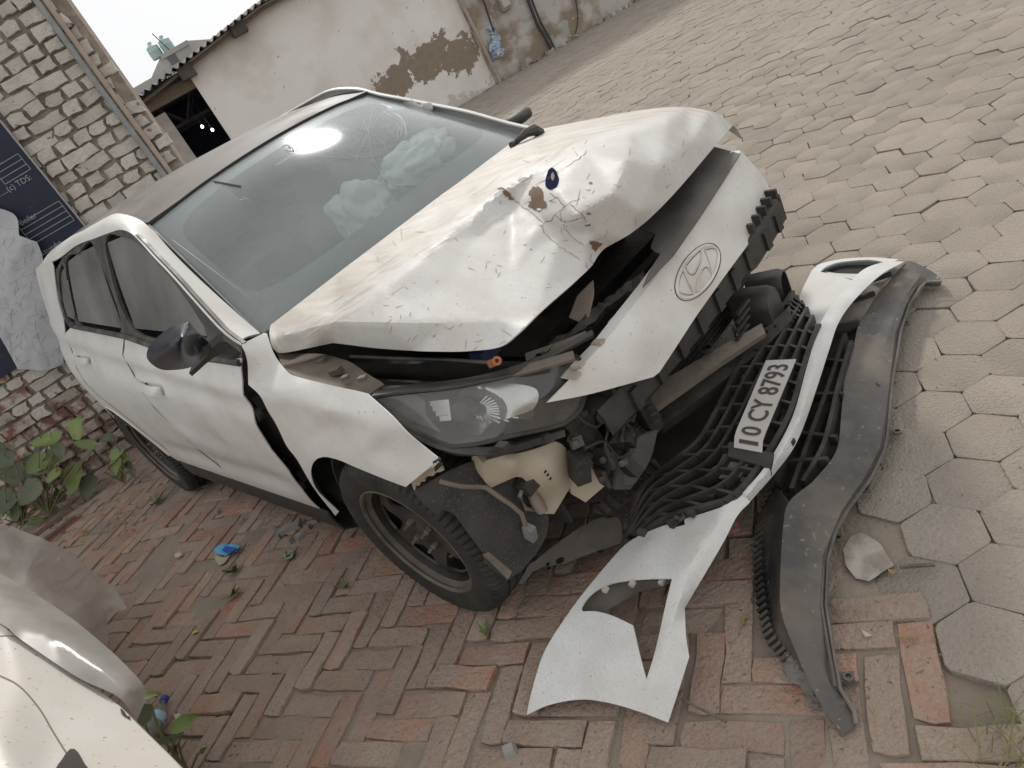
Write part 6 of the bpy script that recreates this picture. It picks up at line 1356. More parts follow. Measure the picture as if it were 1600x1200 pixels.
for u, v in ((1112, 775), (1135, 762), (1165, 752), (1003, 832), (1080, 802), (1235, 690), (1262, 590)): MB().box(at(u, v, 'z', .215), (.02, .016, .014)).build('clip', m_gr, bump, 'c')

# ================================================================== LOWER BLACK BUMPER TRIM
trim = cthing('lower_bumper_trim', 'long scuffed black plastic lower bumper trim lying beside the white bumper', 'bumper trim', (1.0, -.1, 0))
m_tr = mat('scuffed_black_trim', (.014, .0145, .017), (.05, .05, .053), 2.2, rough=.3, dust=.6, dustc=(.20, .17, .14), dsc=3.2, dup=.35, spec=(.24, .21, .18), spsc=70, spth=.67, stain=((.17, .125, .09), 6., .6), contrast=.35, grain=((.012, .012, .014), 40, .5))
TR = [(1471, 440, .045), (1447, 441, .045), (1437, 450, .045), (1421, 475, .05), (1407, 517, .05), (1402, 550, .05), (1394, 592, .05), (1390, 637, .05), (1386, 682, .05), (1381, 705, .05), (1362, 745, .05), (1325, 795, .05), (1305, 830, .05), (1293, 875, .05), (1290, 947, .05), (1300, 1009, .045), (1312, 1075, .03), (1335, 1112, .015), (1338, 1131, .01)]
TL = [(1316, 1151, .01), (1275, 1087, .04), (1237, 1003, .085), (1221, 956, .10), (1219, 909, .112), (1223, 830, .122), (1232, 786, .13), (1269, 754, .13), (1296, 722, .125), (1310, 692, .12), (1316, 630, .115), (1321, 583, .115), (1333, 545, .112), (1343, 500, .105), (1358, 480, .10), (1392, 435, .085), (1417, 408, .07), (1445, 418, .05), (1463, 429, .035)]
tp = {f'r{i}': (u, v, 'z', z) for i, (u, v, z) in enumerate(TR)}; tp.update({f'l{i}': (u, v, 'z', z) for i, (u, v, z) in enumerate(TL)})
tp.update({f'm{i}': (u, v, 'z', z) for i, (u, v, z) in enumerate([(1440, 428, .062), (1405, 475, .086), (1380, 545, .094), (1370, 620, .096), (1360, 690, .10), (1330, 745, .108), (1280, 805, .112), (1262, 870, .106), (1262, 950, .095), (1282, 1030, .068), (1310, 1100, .035)])})
tp.update({f'e{i}': (u, v, 'z', z) for i, (u, v, z) in enumerate([(1432, 447, .058), (1415, 477, .076), (1399, 520, .080), (1392, 575, .080), (1385, 640, .080), (1375, 700, .082), (1353, 742, .088), (1314, 800, .09), (1285, 870, .086), (1281, 950, .078), (1293, 1020, .06), (1320, 1095, .03)])})
tk = [f'r{i}' for i in range(len(TR))]+[f'l{i}' for i in range(len(TL))]
for a in ('r18', 'l0', 'l7', 'r0'): tp[a+'!'] = tp.pop(a)
tk = [k+'!' if k+'!' in tp else k for k in tk]
def warp(V, V2):
    for i in range(len(V)): V[i, 2] += .002*noise.noise(Vector((V[i, 0]*9, V[i, 1]*9, 2)))
    return V
V, F = sheet('x', tp, tk, m_tr, None, [tuple(f'm{i}' for i in range(11)), tuple(f'e{i}' for i in range(12))], res=7, smooth=0, data=True, disp=warp); mk('trim_face', *thicken(V, F, .004, (0, 0, 1)), m_tr, trim, 'c', 25)
m_lip = mat('dusty_trim_lip', (.22, .195, .17), (.10, .09, .08), 9, rough=.6)
MB().tube([at(u, v, 'z', z+.006) for u, v, z in TR], .005, 6).build('trim_lip', m_lip, trim, 'c')
MB().tube([at(u-7, v-2, 'z', z+.022) for u, v, z in TR[2:17]], .004, 6).build('trim_bead', m_tr, trim, 'c')
pane('torn_tab', {'a!': (1362, 592, 'z', .09), 'b': (1372, 600, 'z', .10), 'c!': (1377, 604, 'z', .09), 'd!': (1390, 592, 'z', .075), 'e!': (1384, 600, 'z', .07), 'f!': (1376, 607, 'z', .085)}, ['a!', 'b', 'c!', 'd!', 'e!', 'f!'], m_tanm, .003, parent=trim, res=4)
for u, v in ((1398, 676), (1411, 507), (1306, 842), (1321, 1058), (1348, 766)):
    P = at(u, v, 'z', .02); MB().box(P, (.035, .022, .006), Matrix.Rotation(.5, 3, 'Z')).lathe([(.006, 0), (.011, 0), (.011, .005), (.006, .005)], 12, P+np.array([.008, 0, .003]), (0, 0, 1)).build('mounting_tab', m_lip, trim, 'c')
# ribbed intake side and its bars
rs = pane('ribbed_edge', {'a!': (1232, 786, 'z', .118), 'b': (1223, 830, 'z', .11), 'c': (1219, 909, 'z', .10), 'd': (1221, 956, 'z', .09), 'e': (1237, 1003, 'z', .075), 'f!': (1262, 1055, 'z', .05), 'g': (1225, 1030, 'z', .02), 'h': (1196, 995, 'z', .02), 'i': (1183, 930, 'z', .025), 'j': (1178, 860, 'z', .03), 'k': (1190, 800, 'z', .05), 'l!': (1213, 760, 'z', .08), 'm': (1200, 860, 'z', .035), 'n': (1206, 940, 'z', .03), 'o': (1215, 800, 'z', .07)}, ['a!', 'b', 'c', 'd', 'e', 'f!', 'g', 'h', 'i', 'j', 'k', 'l!'], m_tr, .006, parent=trim, creases=[('o', 'm', 'n', 'e')])
edge_l = catmull(np.array([(1210, 765), (1190, 803), (1180, 860), (1184, 930), (1197, 992), (1224, 1028)], float), [False]*6, False, 10.5)
for u, v in edge_l: MB().bar(at(u-2, v+5, 'z', .035), at(u+13, v-7, 'z', .045), .009, .016).build('edge_rib', m_tr, rs, 'c')
pane('torn_tail', {'a!': (1214, 1026, 'z', .035), 'b': (1240, 1024, 'z', .05), 'c': (1262, 1056, 'z', .045), 'd!': (1277, 1092, 'z', .025), 'e!': (1276, 1106, 'z', .015), 'f!': (1262, 1102, 'z', .015), 'g!': (1250, 1070, 'z', .02), 'h!': (1232, 1066, 'z', .02)}, ['a!', 'b', 'c', 'd!', 'e!', 'f!', 'g!', 'h!'], mat('grey_brown_torn_plastic', (.19, .17, .15), (.11, .10, .09), 14, rough=.7), .003, parent=trim, noise_=.002, res=6)
m_bar = m_gr
longs = [[(1215, 758, .09), (1250, 672, .11), (1283, 575, .12), (1300, 515, .12)], [(1240, 770, .09), (1268, 690, .105), (1300, 600, .11), (1322, 528, .11)], [(1258, 758, .10), (1290, 700, .115), (1312, 610, .115), (1332, 540, .112)]]
for L in longs:
    q = MB(); C_ = catmull(np.array([at(u, v, 'z', z) for u, v, z in L]), [False]*4, False, .03)
    for a, b in zip(C_, C_[1:]): q.bar(a, b, .012, .04)
    q.build('intake_bar', m_bar, trim, 'c', None)
for (a, b) in (((1230, 725, .095), (1296, 722, .12)), ((1247, 680, .10), (1310, 688, .12)), ((1268, 620, .11), (1318, 620, .115)), ((1285, 565, .115), (1326, 570, .115)), ((1298, 520, .115), (1342, 505, .11))): MB().bar(at(a[0], a[1], 'z', a[2]), at(b[0], b[1], 'z', b[2]), .012, .03).build('intake_rib', m_bar, trim, 'c')
pane('intake_back', {'a!': (1215, 760, 'z', .04), 'b!': (1300, 512, 'z', .06), 'c!': (1340, 505, 'z', .06), 'd!': (1315, 690, 'z', .05), 'e!': (1262, 762, 'z', .05)}, ['a!', 'b!', 'c!', 'd!', 'e!'], mat('brown_dusty_back', (.10, .082, .066), (.06, .052, .045), 8, rough=.9), .004, parent=trim)
pane('upper_channel', {'a!': (1300, 508, 'z', .12), 'b': (1345, 455, 'z', .12), 'c!': (1388, 413, 'z', .10), 'd!': (1415, 411, 'z', .09), 'e': (1385, 438, 'z', .105), 'f!': (1345, 500, 'z', .108)}, ['a!', 'b', 'c!', 'd!', 'e', 'f!'], m_lip, .01, parent=trim)
for (a, b) in (((1333, 470), (1366, 458)), ((1362, 438), (1392, 428))): MB().bar(at(*a, 'z', .126), at(*b, 'z', .118), .012, .014).build('channel_rib', m_line, trim, 'c')
ends = [at(u, v, 'z', .025) for u, v in ((1450, 440), (1458, 441), (1464, 440))]
for P in ends: MB().box(P, (.02, .012, .03)).build('broken_tooth', m_lip, trim, 'c')

# ================================================================== SECOND WHITE CAR (corner at lower left) AND ITS PLASTIC FILM
m_w2 = mat('creamy_white_paint', (.64, .61, .565), (.59, .555, .505), 3, rough=.45, coat=.1, dust=.35, dustc=(.55, .47, .39), dsc=6, spec=(.34, .26, .19), spsc=70, spth=.69)
car2 = thing('parked_car', 'second dusty white car whose corner fills the lower left', 'car', (-1.7, .9, 0), 0)
b2 = {'a!': (-160, 930, 'w', .80), 'b': (-40, 962, 'w', .76), 'c': (0, 976, 'w', .74), 'd': (31, 1000, 'w', .70), 'e': (87, 1035, 'w', .63), 'f': (119, 1060, 'w', .59), 'g': (160, 1083, 'w', .545), 'h!': (187, 1103, 'w', .52), 'i': (217, 1134, 'w', .50), 'j': (245, 1161, 'w', .485), 'k': (283, 1200, 'w', .47), 'l!': (330, 1260, 'w', .46), 'm!': (-160, 1260, 'w', .84), 'n': (28, 1075, 'w', .70), 'o': (84, 1146, 'w', .64), 'p': (120, 1120, 'w', .60), 'q': (180, 1180, 'w', .555), 'r': (0, 1150, 'w', .745), 's': (30, 1260, 'w', .73)}
V, F = sheet('x', b2, ['a!', 'b', 'c', 'd', 'e', 'f', 'g', 'h!', 'i', 'j', 'k', 'l!', 'm!'], m_w2, None, [('r', 's')], res=10, smooth=4, frame='w', data=True)
bvh2 = BVHTree.FromPolygons([tuple(w2c(p)) for p in V], F)
body2 = mk('body_panel', *thicken(V, F, .004, (0, 0, 1)), m_w2, car2, 'w', 40)
edge2 = [gr(*b2[k][:2], b2[k][3]) for k in ('a!', 'b', 'c', 'd', 'e', 'f', 'g', 'h!', 'i', 'j', 'k', 'l!')]
q = MB().grid([[p, p+np.array([-.012, .014, -.05]), p+np.array([-.04, .02, -.2]), np.array([p[0]-.08, p[1]+.0, .16]), np.array([p[0]-.16, p[1]-.05, .14])] for p in edge2]); mk('side_panel', *thicken(q.v, q.f, .004, (.6, .6, 0)), m_w2, car2, 'w', 50)
for pts in ([(-10, 994), (28, 996), (60, 1015), (88, 1037), (100, 1044)], [(-10, 1052), (28, 1071), (60, 1106), (84, 1146), (104, 1178)]): ribbon(bvh2, pts, .0035, .0012, 4, .0002).build('panel_gap', m_crk, car2, 'c', None)
decal('lamp_slot', bvh2, [(188, 1104), (201, 1106), (208, 1118), (211, 1130), (200, 1124), (190, 1117)], m_bay, car2, off=.003, res=5)
decal('grille_slot', bvh2, [(88, 1210), (98, 1186), (110, 1172), (120, 1176), (132, 1196), (142, 1214)], m_bay, car2, off=.003, res=5)
A2, L2, M2 = gr(*b2['a!'][:2], .80), gr(*b2['l!'][:2], .46), gr(*b2['m!'][:2], .84); d2 = np.array([-1., .12, 0])
G = [[A2+(M2-A2)*t+d2*k*1.3+np.array([0, 0, .16*k-.02*(2*t-1)**2]) for t in np.linspace(0, 1, 9)] for k in np.linspace(0, 1, 9)]
q = MB().grid(G); mk('hood_panel', *thicken(q.v, q.f, .004, (0, 0, 1)), m_w2, car2, 'w', 50)
G = [[p, p+np.array([0, 0, -.08]), np.array([p[0], p[1]+.03, .45]), np.array([p[0], p[1], .2])] for p in [r[0] for r in G]]
q = MB().grid(G); mk('side_panel', *thicken(q.v, q.f, .004, (0, 1, 0)), m_w2, car2, 'w', 50)
G = [[p, np.array([p[0]-.01, p[1]-.01, p[2]-.1]), np.array([p[0]-.06, p[1], .2])] for p in (L2, L2*.5+M2*.5, M2, M2+d2*.65+np.array([0, 0, .08]), M2+d2*1.3+np.array([0, 0, .16]))]
q = MB().grid(G); mk('bumper_panel', *thicken(q.v, q.f, .004, (.5, -1, 0)), m_w2, car2, 'w', 50)
cW = (A2+L2+M2)/3+d2*.6; MB().box((cW[0], cW[1], .30), (1.2, .35, .2)).build('under_body', m_bay, car2, 'w')
Mw = np.array(Matrix.Rotation(.12, 3, 'Z')); mk('wheel', np.array(tv) @ Mw.T+np.array([cW[0]-.1, cW[1]+.12, .309]), tf, m_rub, car2, 'w', 30)
def film_mat(name, c, dens, rough=.3):
    m = bpy.data.materials.new(name); m.use_nodes = True; N = m.node_tree.nodes; L = m.node_tree.links; N.clear()
    out = N.new('ShaderNodeOutputMaterial'); tr = N.new('ShaderNodeBsdfTransparent'); tr.inputs[0].default_value = (.93, .93, .92, 1)
    df = N.new('ShaderNodeBsdfDiffuse'); df.inputs[0].default_value = (*c, 1); tl = N.new('ShaderNodeBsdfTranslucent'); tl.inputs[0].default_value = (*c, 1)
    gl = N.new('ShaderNodeBsdfGlossy'); gl.inputs['Roughness'].default_value = rough
    m1 = N.new('ShaderNodeMixShader'); m1.inputs[0].default_value = .4; L.new(df.outputs[0], m1.inputs[1]); L.new(tl.outputs[0], m1.inputs[2])
    nz = N.new('ShaderNodeTexNoise'); nz.inputs['Scale'].default_value = 5; tc = N.new('ShaderNodeTexCoord'); L.new(tc.outputs['Object'], nz.inputs[0])
    mr = N.new('ShaderNodeMapRange'); L.new(nz.outputs[0], mr.inputs[0]); mr.inputs[1].default_value = .3; mr.inputs[2].default_value = .7; mr.inputs[3].default_value = dens*.75; mr.inputs[4].default_value = min(1, dens*1.15)
    m2 = N.new('ShaderNodeMixShader'); L.new(mr.outputs[0], m2.inputs[0]); L.new(tr.outputs[0], m2.inputs[1]); L.new(m1.outputs[0], m2.inputs[2])
    fr = N.new('ShaderNodeFresnel'); m3 = N.new('ShaderNodeMixShader'); L.new(fr.outputs[0], m3.inputs[0]); L.new(m2.outputs[0], m3.inputs[1]); L.new(gl.outputs[0], m3.inputs[2]); L.new(m3.outputs[0], out.inputs[0]); return m
m_film = film_mat('cloudy_plastic_film', (.78, .73, .68), .62); m_film2 = film_mat('clear_plastic_band', (.68, .65, .61), .74, .25)
film = thing('plastic_film', 'cloudy plastic film draped from the lower left white car', 'plastic sheet', (-1.9, 2.4, 0), 0)
fA = {'a!': (-140, 780, 'w', .62), 'b': (0, 818, 'w', .58), 'c': (35, 829, 'w', .55), 'd': (94, 853, 'w', .42), 'e': (140, 888, 'w', .28), 'f': (178, 920, 'w', .12), 'g!': (199, 951, 'w', .02), 'h!': (168, 972, 'w', .05), 'i': (169, 990, 'w', .10), 'j!': (171, 1014, 'w', .15), 'k': (105, 962, 'w', .50), 'l': (45, 923, 'w', .62), 'm': (0, 897, 'w', .68), 'n!': (-140, 830, 'w', .74),
      'o': (50, 880, 'w', .58), 'p': (92, 927, 'w', .46), 'q': (150, 921, 'w', .26), 'r': (48, 850, 'w', .52), 's': (110, 880, 'w', .38), 't': (160, 950, 'w', .16)}
def ruffle(V, V2):
    for i in range(len(V)): V[i] += np.array([.014, -.010, .022])*noise.noise(Vector((V2[i, 0]*.03, V2[i, 1]*.035, 9)))+np.array([.010, -.010, .020])*(abs(noise.noise(Vector((V2[i, 0]*.07+V2[i, 1]*.04, V2[i, 1]*.04, 3))))-.2)
    return V
V, F = sheet('x', fA, ['a!', 'b', 'c', 'd', 'e', 'f', 'g!', 'h!', 'i', 'j!', 'k', 'l', 'm', 'n!'], m_film, None, [('o', 'p', 'q'), ('q', 't'), ('c', 'r', 'o')], res=8, smooth=1, frame='w', data=True, disp=ruffle); mk('draped_sheet', V, F, m_film, film, 'w', 25)
fB = {'a!': (-140, 832, 'w', .76), 'b': (0, 896, 'w', .70), 'c': (45, 922, 'w', .66), 'd': (105, 961, 'w', .60), 'e': (168, 1012, 'w', .54), 'f': (203, 1046, 'w', .51), 'g': (224, 1070, 'w', .47), 'h': (228, 1090, 'w', .44), 'i!': (213, 1128, 'w', .44), 'j': (186, 1090, 'w', .53), 'k': (119, 1057, 'w', .60), 'l': (31, 998, 'w', .71), 'm': (0, 974, 'w', .75), 'n!': (-140, 920, 'w', .82), 'o': (0, 935, 'w', .755), 'p': (80, 985, 'w', .67), 'q': (170, 1050, 'w', .575), 'r': (205, 1085, 'w', .53)}
V, F = sheet('x', fB, ['a!', 'b', 'c', 'd', 'e', 'f', 'g', 'h', 'i!', 'j', 'k', 'l', 'm', 'n!'], m_film2, None, [('o', 'p', 'q', 'r')], res=8, smooth=4, frame='w', data=True); mk('wrapped_band', V, F, m_film2, film, 'w', 40)

# ================================================================== PLANTS, LITTER
m_leaf = mat('green_leaf', (.10, .175, .035), (.19, .23, .06), 9, rough=.5, rnd=.2, spec=(.22, .20, .08), spsc=18, spth=.66, dust=.4, dustc=(.24, .23, .16), dsc=6)
m_leafd = mat('dull_leaf', (.055, .085, .04), (.085, .10, .05), 9, rough=.6, rnd=.2, dust=.5, dustc=(.22, .21, .16))
m_stem = mat('pale_stem', (.16, .17, .07), (.20, .17, .09), 9, rough=.7)
m_dry = mat('dry_leaf', (.30, .22, .09), (.22, .15, .07), 12, rough=.8)
def leaf_mesh(L, W, n=7, curl=.12, heart=.25):
    V = []; F = []
    for i in range(n+1):
        t = i/n; w_ = W*.5*(math.sin(math.pi*min(1, t**.62*.98+.02))**.8)*(1 if t > .02 else .3); x = L*t-(heart*L*.3 if i == 0 else 0)
        for j in (-1, -.5, 0, .5, 1): V.append((w_*j, L*t-heart*L*.5*abs(j)*(1-t)**3, curl*L*(abs(j)**1.5*.55-(t-.4)**2*.8)+.015*L*math.sin(9*t+j*2)))
    for i in range(n):
        for j in range(4): F.append((i*5+j, i*5+j+1, (i+1)*5+j+1, (i+1)*5+j))
    return V, F
def put_leaf(parent, base, direc, nrm, L, W, m, name='leaf', curl=.12):
    V, F = leaf_mesh(L, W, curl=curl*random.uniform(.6, 1.5)); y = np.array(direc, float); y /= np.linalg.norm(y); z = np.array(nrm, float); x = np.cross(y, z); x /= np.linalg.norm(x)+1e-9; z = np.cross(x, y)
    return mk(name, [np.array(base)+x*a+y*b+z*c for a, b, c in V], F, m, parent, 'w', 50)
def pixP(u, v, Y): r = ray(u, v); return CAM+r*(Y/r[1])
upv = -RC[1]; rtv = RC[0]; tocam = -RC[2]
def plant(name, label, baseuv, Y, leaves, grp=None):
    B = pixP(*baseuv, Y); B[2] = max(0, min(B[2], .03)); t = thing(name, label, 'plant', tuple(B), 0, grp)
    for (u, v, L, W, a, m) in leaves:
        L, W = L*.82, W*.82
        P = pixP(u, v, Y+random.uniform(-.12, .05)); sc = (P-CAM) @ _fw/FOC; d = rtv*math.cos(R_(a))-upv*math.sin(R_(a)) ; nrm = tocam*.8+np.array([0, 0, .6])+rng.normal(0, .25, 3)
        base = P-d*L*sc/2; put_leaf(t, base, d+tocam*.25, nrm, L*sc, W*sc, m)
        mid = (B+base)/2+np.array([rng.normal(0, .03), -.03, .05]); MB().tube(catmull(np.array([B, mid, base]), [True, False, True], False, .04), [.004]*len(catmull(np.array([B, mid, base]), [True, False, True], False, .04)), 5).build('stem', m_stem, t)
    return t
G_, D_ = m_leaf, m_leafd
plant('broadleaf_weed', 'large heart leaved weed growing at the foot of brick wall', (70, 800), 4.75,
      [(126, 665, 46, 42, -60, G_), (72, 690, 52, 32, 165, G_), (133, 694, 42, 22, 190, G_), (60, 727, 48, 44, 150, G_), (118, 750, 58, 46, 85, G_), (141, 764, 50, 34, 95, D_), (48, 772, 54, 50, 120, D_), (20, 742, 46, 40, 175, D_), (12, 785, 50, 44, 110, D_), (30, 800, 40, 34, 80, D_), (96, 705, 30, 24, 60, D_), (85, 745, 34, 28, 130, G_), (5, 715, 40, 32, 190, D_)])
plant('broadleaf_weed', 'small bright green weed beside the rear tyre', (192, 752), 4.55,
      [(186, 708, 32, 22, -20, G_), (199, 714, 24, 16, 10, G_), (183, 730, 40, 20, 80, G_), (190, 735, 34, 18, 95, G_), (166, 685, 26, 20, 160, D_), (205, 728, 22, 16, 40, D_), (210, 740, 20, 14, 60, D_)])
plant('broadleaf_weed', 'weed with green leaves by the plastic bottle', (262, 1180), 1.72,
      [(240, 1085, 46, 18, -15, G_), (228, 1120, 44, 34, 120, D_), (282, 1132, 44, 30, 150, G_), (305, 1119, 26, 14, -20, G_), (262, 1158, 42, 24, 170, D_), (275, 1170, 40, 20, 60, D_), (320, 1170, 20, 10, -40, G_), (245, 1165, 36, 20, 20, D_)])
plant('broadleaf_weed', 'dark tangled weed behind the large leaves at left edge', (25, 812), 4.85,
      [(random.uniform(-5, 110), random.uniform(690, 815), random.uniform(20, 34), random.uniform(14, 24), random.uniform(0, 360), random.choice((D_, D_, G_))) for _ in range(26)])
q = MB()
for k in range(160):
    u, v = random.uniform(0, 240), random.uniform(745, 850); P = gr(u, v, .004)
    if P[1] > 5.15: continue
    a = random.random()*6.28; s_ = random.uniform(.008, .03); d = np.array([math.cos(a), math.sin(a), 0]); n_ = np.array([-d[1], d[0], 0])*random.uniform(.2, .5); q.add([P-d*s_, P+n_*s_+np.array([0, 0, .004]), P+d*s_+np.array([0, 0, random.random()*.012]), P-n_*s_], [(0, 1, 2, 3)])
meta(q.build('leaf_litter', m_dry, None, ang=None), 'dry leaf litter strewn along the wall foot', 'leaf litter', kind='stuff')
def sprig(u, v, n, s, label, name='weed_sprig', m=None):
    B = gr(u, v); t = thing(name, label, 'weed', (B[0], B[1], 0), 0, 'small weeds in the joints')
    for k in range(n):
        a = random.random()*6.28; d = np.array([math.cos(a), math.sin(a), random.uniform(.4, 1.2)]); put_leaf(t, B+np.array([0, 0, .0])+.3*s*d*random.random(), d, (0, 0, 1), s*random.uniform(.6, 1.1), s*.45, m or (G_ if k % 3 else D_))
for u, v, n, s, lb in ((368, 892, 9, .05, 'small weed sprig left of the blue sachet pieces'), (366, 930, 8, .045, 'dark weed sprig among the middle bricks'), (538, 919, 6, .035, 'tiny weed sprig near the front tyre'), (450, 872, 6, .035, 'tiny weed beside the foil wrapper'), (762, 988, 5, .035, 'lone green weed between bricks below the tyre'), (244, 787, 8, .06, 'weed sprig in front of the rear tyre')): sprig(u, v, n, s, lb)
# dry grass tuft, lower right
B = gr(1588, 1165); tuft = thing('grass_tuft', 'dry grass tuft at the lower right edge', 'grass', (B[0], B[1], 0)); q = MB()
for k in range(46):
    a = random.random()*6.28; r = random.uniform(.02, .10); h = random.uniform(.03, .11); P0 = B+np.array([rng.normal(0, .035), rng.normal(0, .03), 0]); T_ = P0+np.array([math.cos(a)*r, math.sin(a)*r, h]); n_ = np.array([-math.sin(a), math.cos(a), 0])*.0016
    q.add([P0-n_, P0+n_, (P0+T_)/2+n_*.8+np.array([0, 0, .015]), T_, (P0+T_)/2-n_*.8+np.array([0, 0, .015])], [(0, 1, 2, 3, 4)])
o = q.build('blades', mat('straw_grass', (.25, .22, .10), (.14, .17, .06), 12, rough=.8), tuft); o['kind'] = 'stuff'
B2 = pixP(60, 800, 4.7); tu2 = thing('grass_tuft', 'long thin grass blades standing among the wall weeds', 'grass', (B2[0], B2[1], 0)); q = MB()
for (u0, v0, u1, v1) in ((10, 800, 5, 655), (60, 770, 66, 640), (85, 760, 78, 655), (30, 800, 8, 700), (95, 770, 125, 690), (50, 790, 20, 690), (110, 760, 150, 700)):
    a, b = pixP(u0, v0, 4.75), pixP(u1, v1, 4.7); q.tube([a, (a+b)/2+np.array([.02, 0, .03]), b], [.004, .003, .001], 5)
q.build('blades', m_stem, tu2)['kind'] = 'stuff'
# litter
def flat(name, label, cat, pts, m, z=.006, bumpy=.004, thick=.001, res=4, grp=None):
    cx_ = np.mean([gr(u, v, z) for u, v in pts], 0); t = thing(name, label, cat, (cx_[0], cx_[1], 0), 0, grp); ks = {f'k{i}!': (u, v, 'w', z) for i, (u, v) in enumerate(pts)}
    V, F = sheet('x', ks, list(ks), m, None, res=res, smooth=0, frame='w', data=True)
    for i in range(len(V)): V[i, 2] += bumpy*(1+noise.noise(Vector((V[i, 0]*30, V[i, 1]*30, 4))))
    V, F = thicken(V, F, thick, (0, 0, 1)); mk('piece', V, F, m, t, 'w', 20); return t
m_sac = mat('sky_blue_sachet', (.16, .50, .68), (.10, .32, .60), 40, rough=.35); m_sac2 = mat('royal_blue_print', (.02, .10, .42), rough=.4)
t = flat('blue_sachet', 'torn sky blue plastic sachet lying on the bricks', 'wrapper', [(335, 858), (350, 850), (377, 854), (370, 863), (352, 869), (338, 866)], m_sac, .012, .006)
V, F = sheet('x', {'a!': (346, 860, 'w', .03), 'b!': (352, 853, 'w', .03), 'c!': (370, 856, 'w', .03), 'd!': (358, 865, 'w', .03)}, ['a!', 'b!', 'c!', 'd!'], m_sac2, None, res=4, frame='w', data=True); mk('print', *thicken(V, F, .001, (0, 0, 1)), m_sac2, t)
flat('torn_wrapper', 'yellowish torn wrapper beside the blue sachet', 'wrapper', [(338, 868), (350, 872), (360, 868), (352, 880), (343, 884), (336, 875)], mat('yellow_wrapper', (.46, .40, .24), (.38, .34, .26), 40, rough=.5), .006)
flat('foil_wrapper', 'small pinkish foil wrapper on the bricks near the sill', 'wrapper', [(444, 868), (454, 860), (460, 862), (457, 872), (447, 875)], mat('pink_foil', (.50, .42, .45), (.20, .38, .20), 60, rough=.35), .008)
flat('white_scrap', 'small white scrap on bricks left of the sachet', 'scrap', [(273, 868), (280, 863), (285, 866), (279, 871), (274, 871)], m_fil, .012, .003, .008)
flat('yellow_leaf', 'small yellow leaf on the middle bricks', 'leaf', [(300, 988), (308, 985), (311, 988), (302, 991)], mat('yellow_leaf_skin', (.50, .40, .06), rough=.6), .006)
flat('curled_leaf', 'curled dry yellow leaf beside the black trim', 'leaf', [(1157, 968), (1163, 958), (1168, 962), (1163, 975), (1158, 982)], m_dry, .006)
flat('curled_leaf', 'long dry leaf lying on the hexagon pavers', 'leaf', [(1398, 994), (1412, 993), (1433, 998), (1437, 1003), (1420, 1000)], m_dry, .006)
flat('curled_leaf', 'small dry leaf touching the white sack scrap', 'leaf', [(1387, 890), (1402, 894), (1396, 901), (1390, 897)], m_dry, .006)
m_sack = mat('dusty_white_sack', (.42, .38, .33), (.28, .24, .195), 14, contrast=.25, rough=.85, bump=.3, bsc=40)
flat('sack_scrap', 'dusty white sack scrap half buried beside the black trim', 'scrap', [(1330, 838), (1346, 833), (1362, 842), (1378, 854), (1397, 884), (1380, 896), (1358, 910), (1338, 905), (1322, 885), (1318, 860)], m_sack, .004, .004, .0015)
flat('paper_shard', 'small pale shard on brick right of the trim', 'scrap', [(1346, 984), (1365, 994), (1352, 996)], m_fil, .006, .002)
flat('red_scrap', 'bright red and white scrap under the bumper strip', 'scrap', [(1140, 832), (1152, 816), (1157, 828), (1150, 838)], mat('red_scrap_plastic', (.55, .03, .03), (.50, .45, .42), 90, rough=.5), .05, .004)
flat('paper_strip', 'torn white paper strip beside the bottle', 'scrap', [(272, 1118), (281, 1114), (292, 1130), (282, 1135)], m_fil, .006, .004)
q = gr(798, 1176); st_ = thing('stone_chip', 'grey stone chip with white spatter on the front bricks', 'stone', (q[0], q[1], 0)); MB().hexa([q+np.array(p) for p in ((-.018, -.014, -.002), (.016, -.016, -.002), (.019, .012, -.002), (-.015, .015, -.002), (-.012, -.010, .02), (.013, -.012, .016), (.014, .010, .02), (-.012, .012, .022))]).build('chip', m_conc, st_)
# stone shards along the sill
ORD = 'first second third fourth fifth sixth seventh eighth ninth tenth'.split()
for k, (u, v, a) in enumerate(sorted(((436, 835, .07), (449, 828, .09), (462, 820, .08), (478, 826, .05), (470, 838, .045), (340, 800, .04), (377, 815, .04), (430, 822, .05), (490, 815, .06), (455, 845, .035)), reverse=True)):
    P = gr(u, v, .004); t = thing('stone_shard', f'grey stone shard below the sill, {ORD[k]} from the front tyre', 'stone', (P[0], P[1], 0), 0, 'stone shards below the sill'); n_ = random.choice((4, 5)); an = sorted(random.random()*6.28 for _ in range(n_)); r = [(P[0]+a*.6*math.cos(x)*random.uniform(.6, 1), P[1]+a*.6*math.sin(x)*random.uniform(.6, 1)) for x in an]
    MB().add([(x, y, -.003) for x, y in r]+[(x*.9+P[0]*.1, y*.9+P[1]*.1, .012+random.random()*.014) for x, y in r], [tuple(range(n_)), tuple(range(n_, 2*n_))]+[(i, (i+1) % n_, n_+(i+1) % n_, n_+i) for i in range(n_)]).build('shard', m_conc, t)
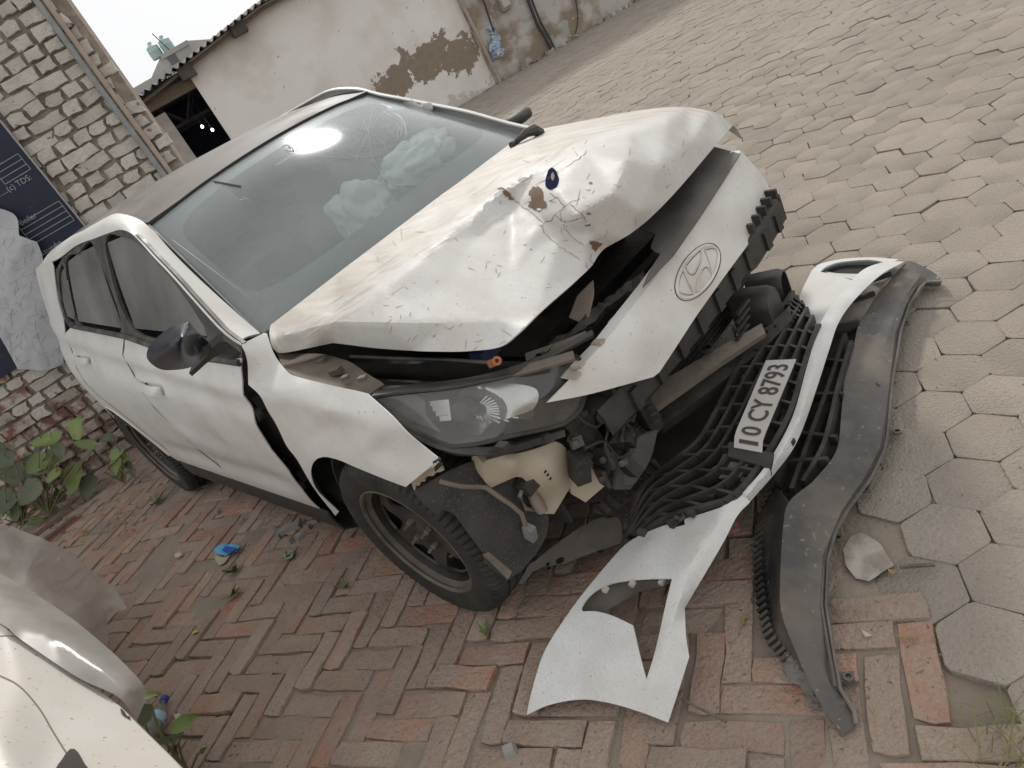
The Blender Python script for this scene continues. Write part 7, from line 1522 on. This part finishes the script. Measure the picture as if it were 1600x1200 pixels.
# sticks by the wall
for (a, b, w_, m, lb) in (((52, 838), (112, 795), .035, m_wood, 'grey weathered batten lying near the wall weeds'), ((66, 846), (118, 806), .03, m_wood, 'second grey batten beside the red stick'), ((76, 846), (128, 806), .014, mat('faded_red_stick', (.30, .09, .07), (.22, .08, .06), 20, rough=.7), 'thin faded red stick on the bricks by the wall'), ((1405, 886), (1460, 882), .007, m_wood, 'thin dry twig on the hexagon pavers'), ((1064, 1092), (1135, 1128), .004, m_wood, 'thin dry twig beside the bumper corner')):
    A, B = gr(*a, .012), gr(*b, .012); t = thing('stick', lb, 'stick', tuple((A+B)/2*[1, 1, 0])); MB().bar(A, B, w_, w_*.5+.004).build('shaft', m, t)
# plastic bottle lying on its side
ca_, cb_ = gr(258, 1090, .03), gr(236, 1142, .035); ax = cb_-ca_; Lb = np.linalg.norm(ax); ax /= Lb; sc = Lb/.20
bot = thing('plastic_bottle', 'small clear plastic bottle with blue cap and label', 'bottle', tuple((ca_+cb_)/2*[1, 1, 0]))
m_pet = glass('dusty_bottle_plastic', (.80, .82, .80), (.40, .38, .34), .3, 1., .08, 20)
MB().lathe([(.011, .012), (.012, .03), (.026, .06), (.031, .08), (.030, .11), (.032, .13), (.030, .15), (.032, .185), (.026, .2), (0, .197)], 20, ca_, ax).build('bottle_body', m_pet, bot)
MB().lathe([(0, 0), (.015, 0), (.0155, .018), (.012, .02)], 16, ca_, ax).build('cap', mat('blue_cap', (.03, .06, .30), rough=.4), bot)
MB().lathe([(.0315, .078), (.0318, .080), (.0318, .112), (.0315, .114)], 20, ca_, ax).build('label', mat('pale_blue_label', (.20, .42, .60), (.55, .60, .62), 60, rough=.4), bot)
# loose grit
q = MB()
for k in range(900):
    u, v = random.uniform(60, 1600), random.uniform(500, 1200); P = gr(u, v, .0)
    if inpoly([(u, v)], HIDE)[0] and random.random() < .7: continue
    s_ = random.uniform(.001, .0035)*(1+(random.random() < .06)); q.add([P+s_*np.array(d)*rng.uniform(.6, 1.2) for d in ((1, 0, 0), (-.5, .9, 0), (-.5, -.9, 0), (0, 0, 1.1))], [(0, 1, 2), (0, 3, 1), (1, 3, 2), (2, 3, 0)])
meta(q.build('loose_grit', m_dirt, None, ang=None), 'fine stone grit scattered over the paving', 'grit', kind='stuff')
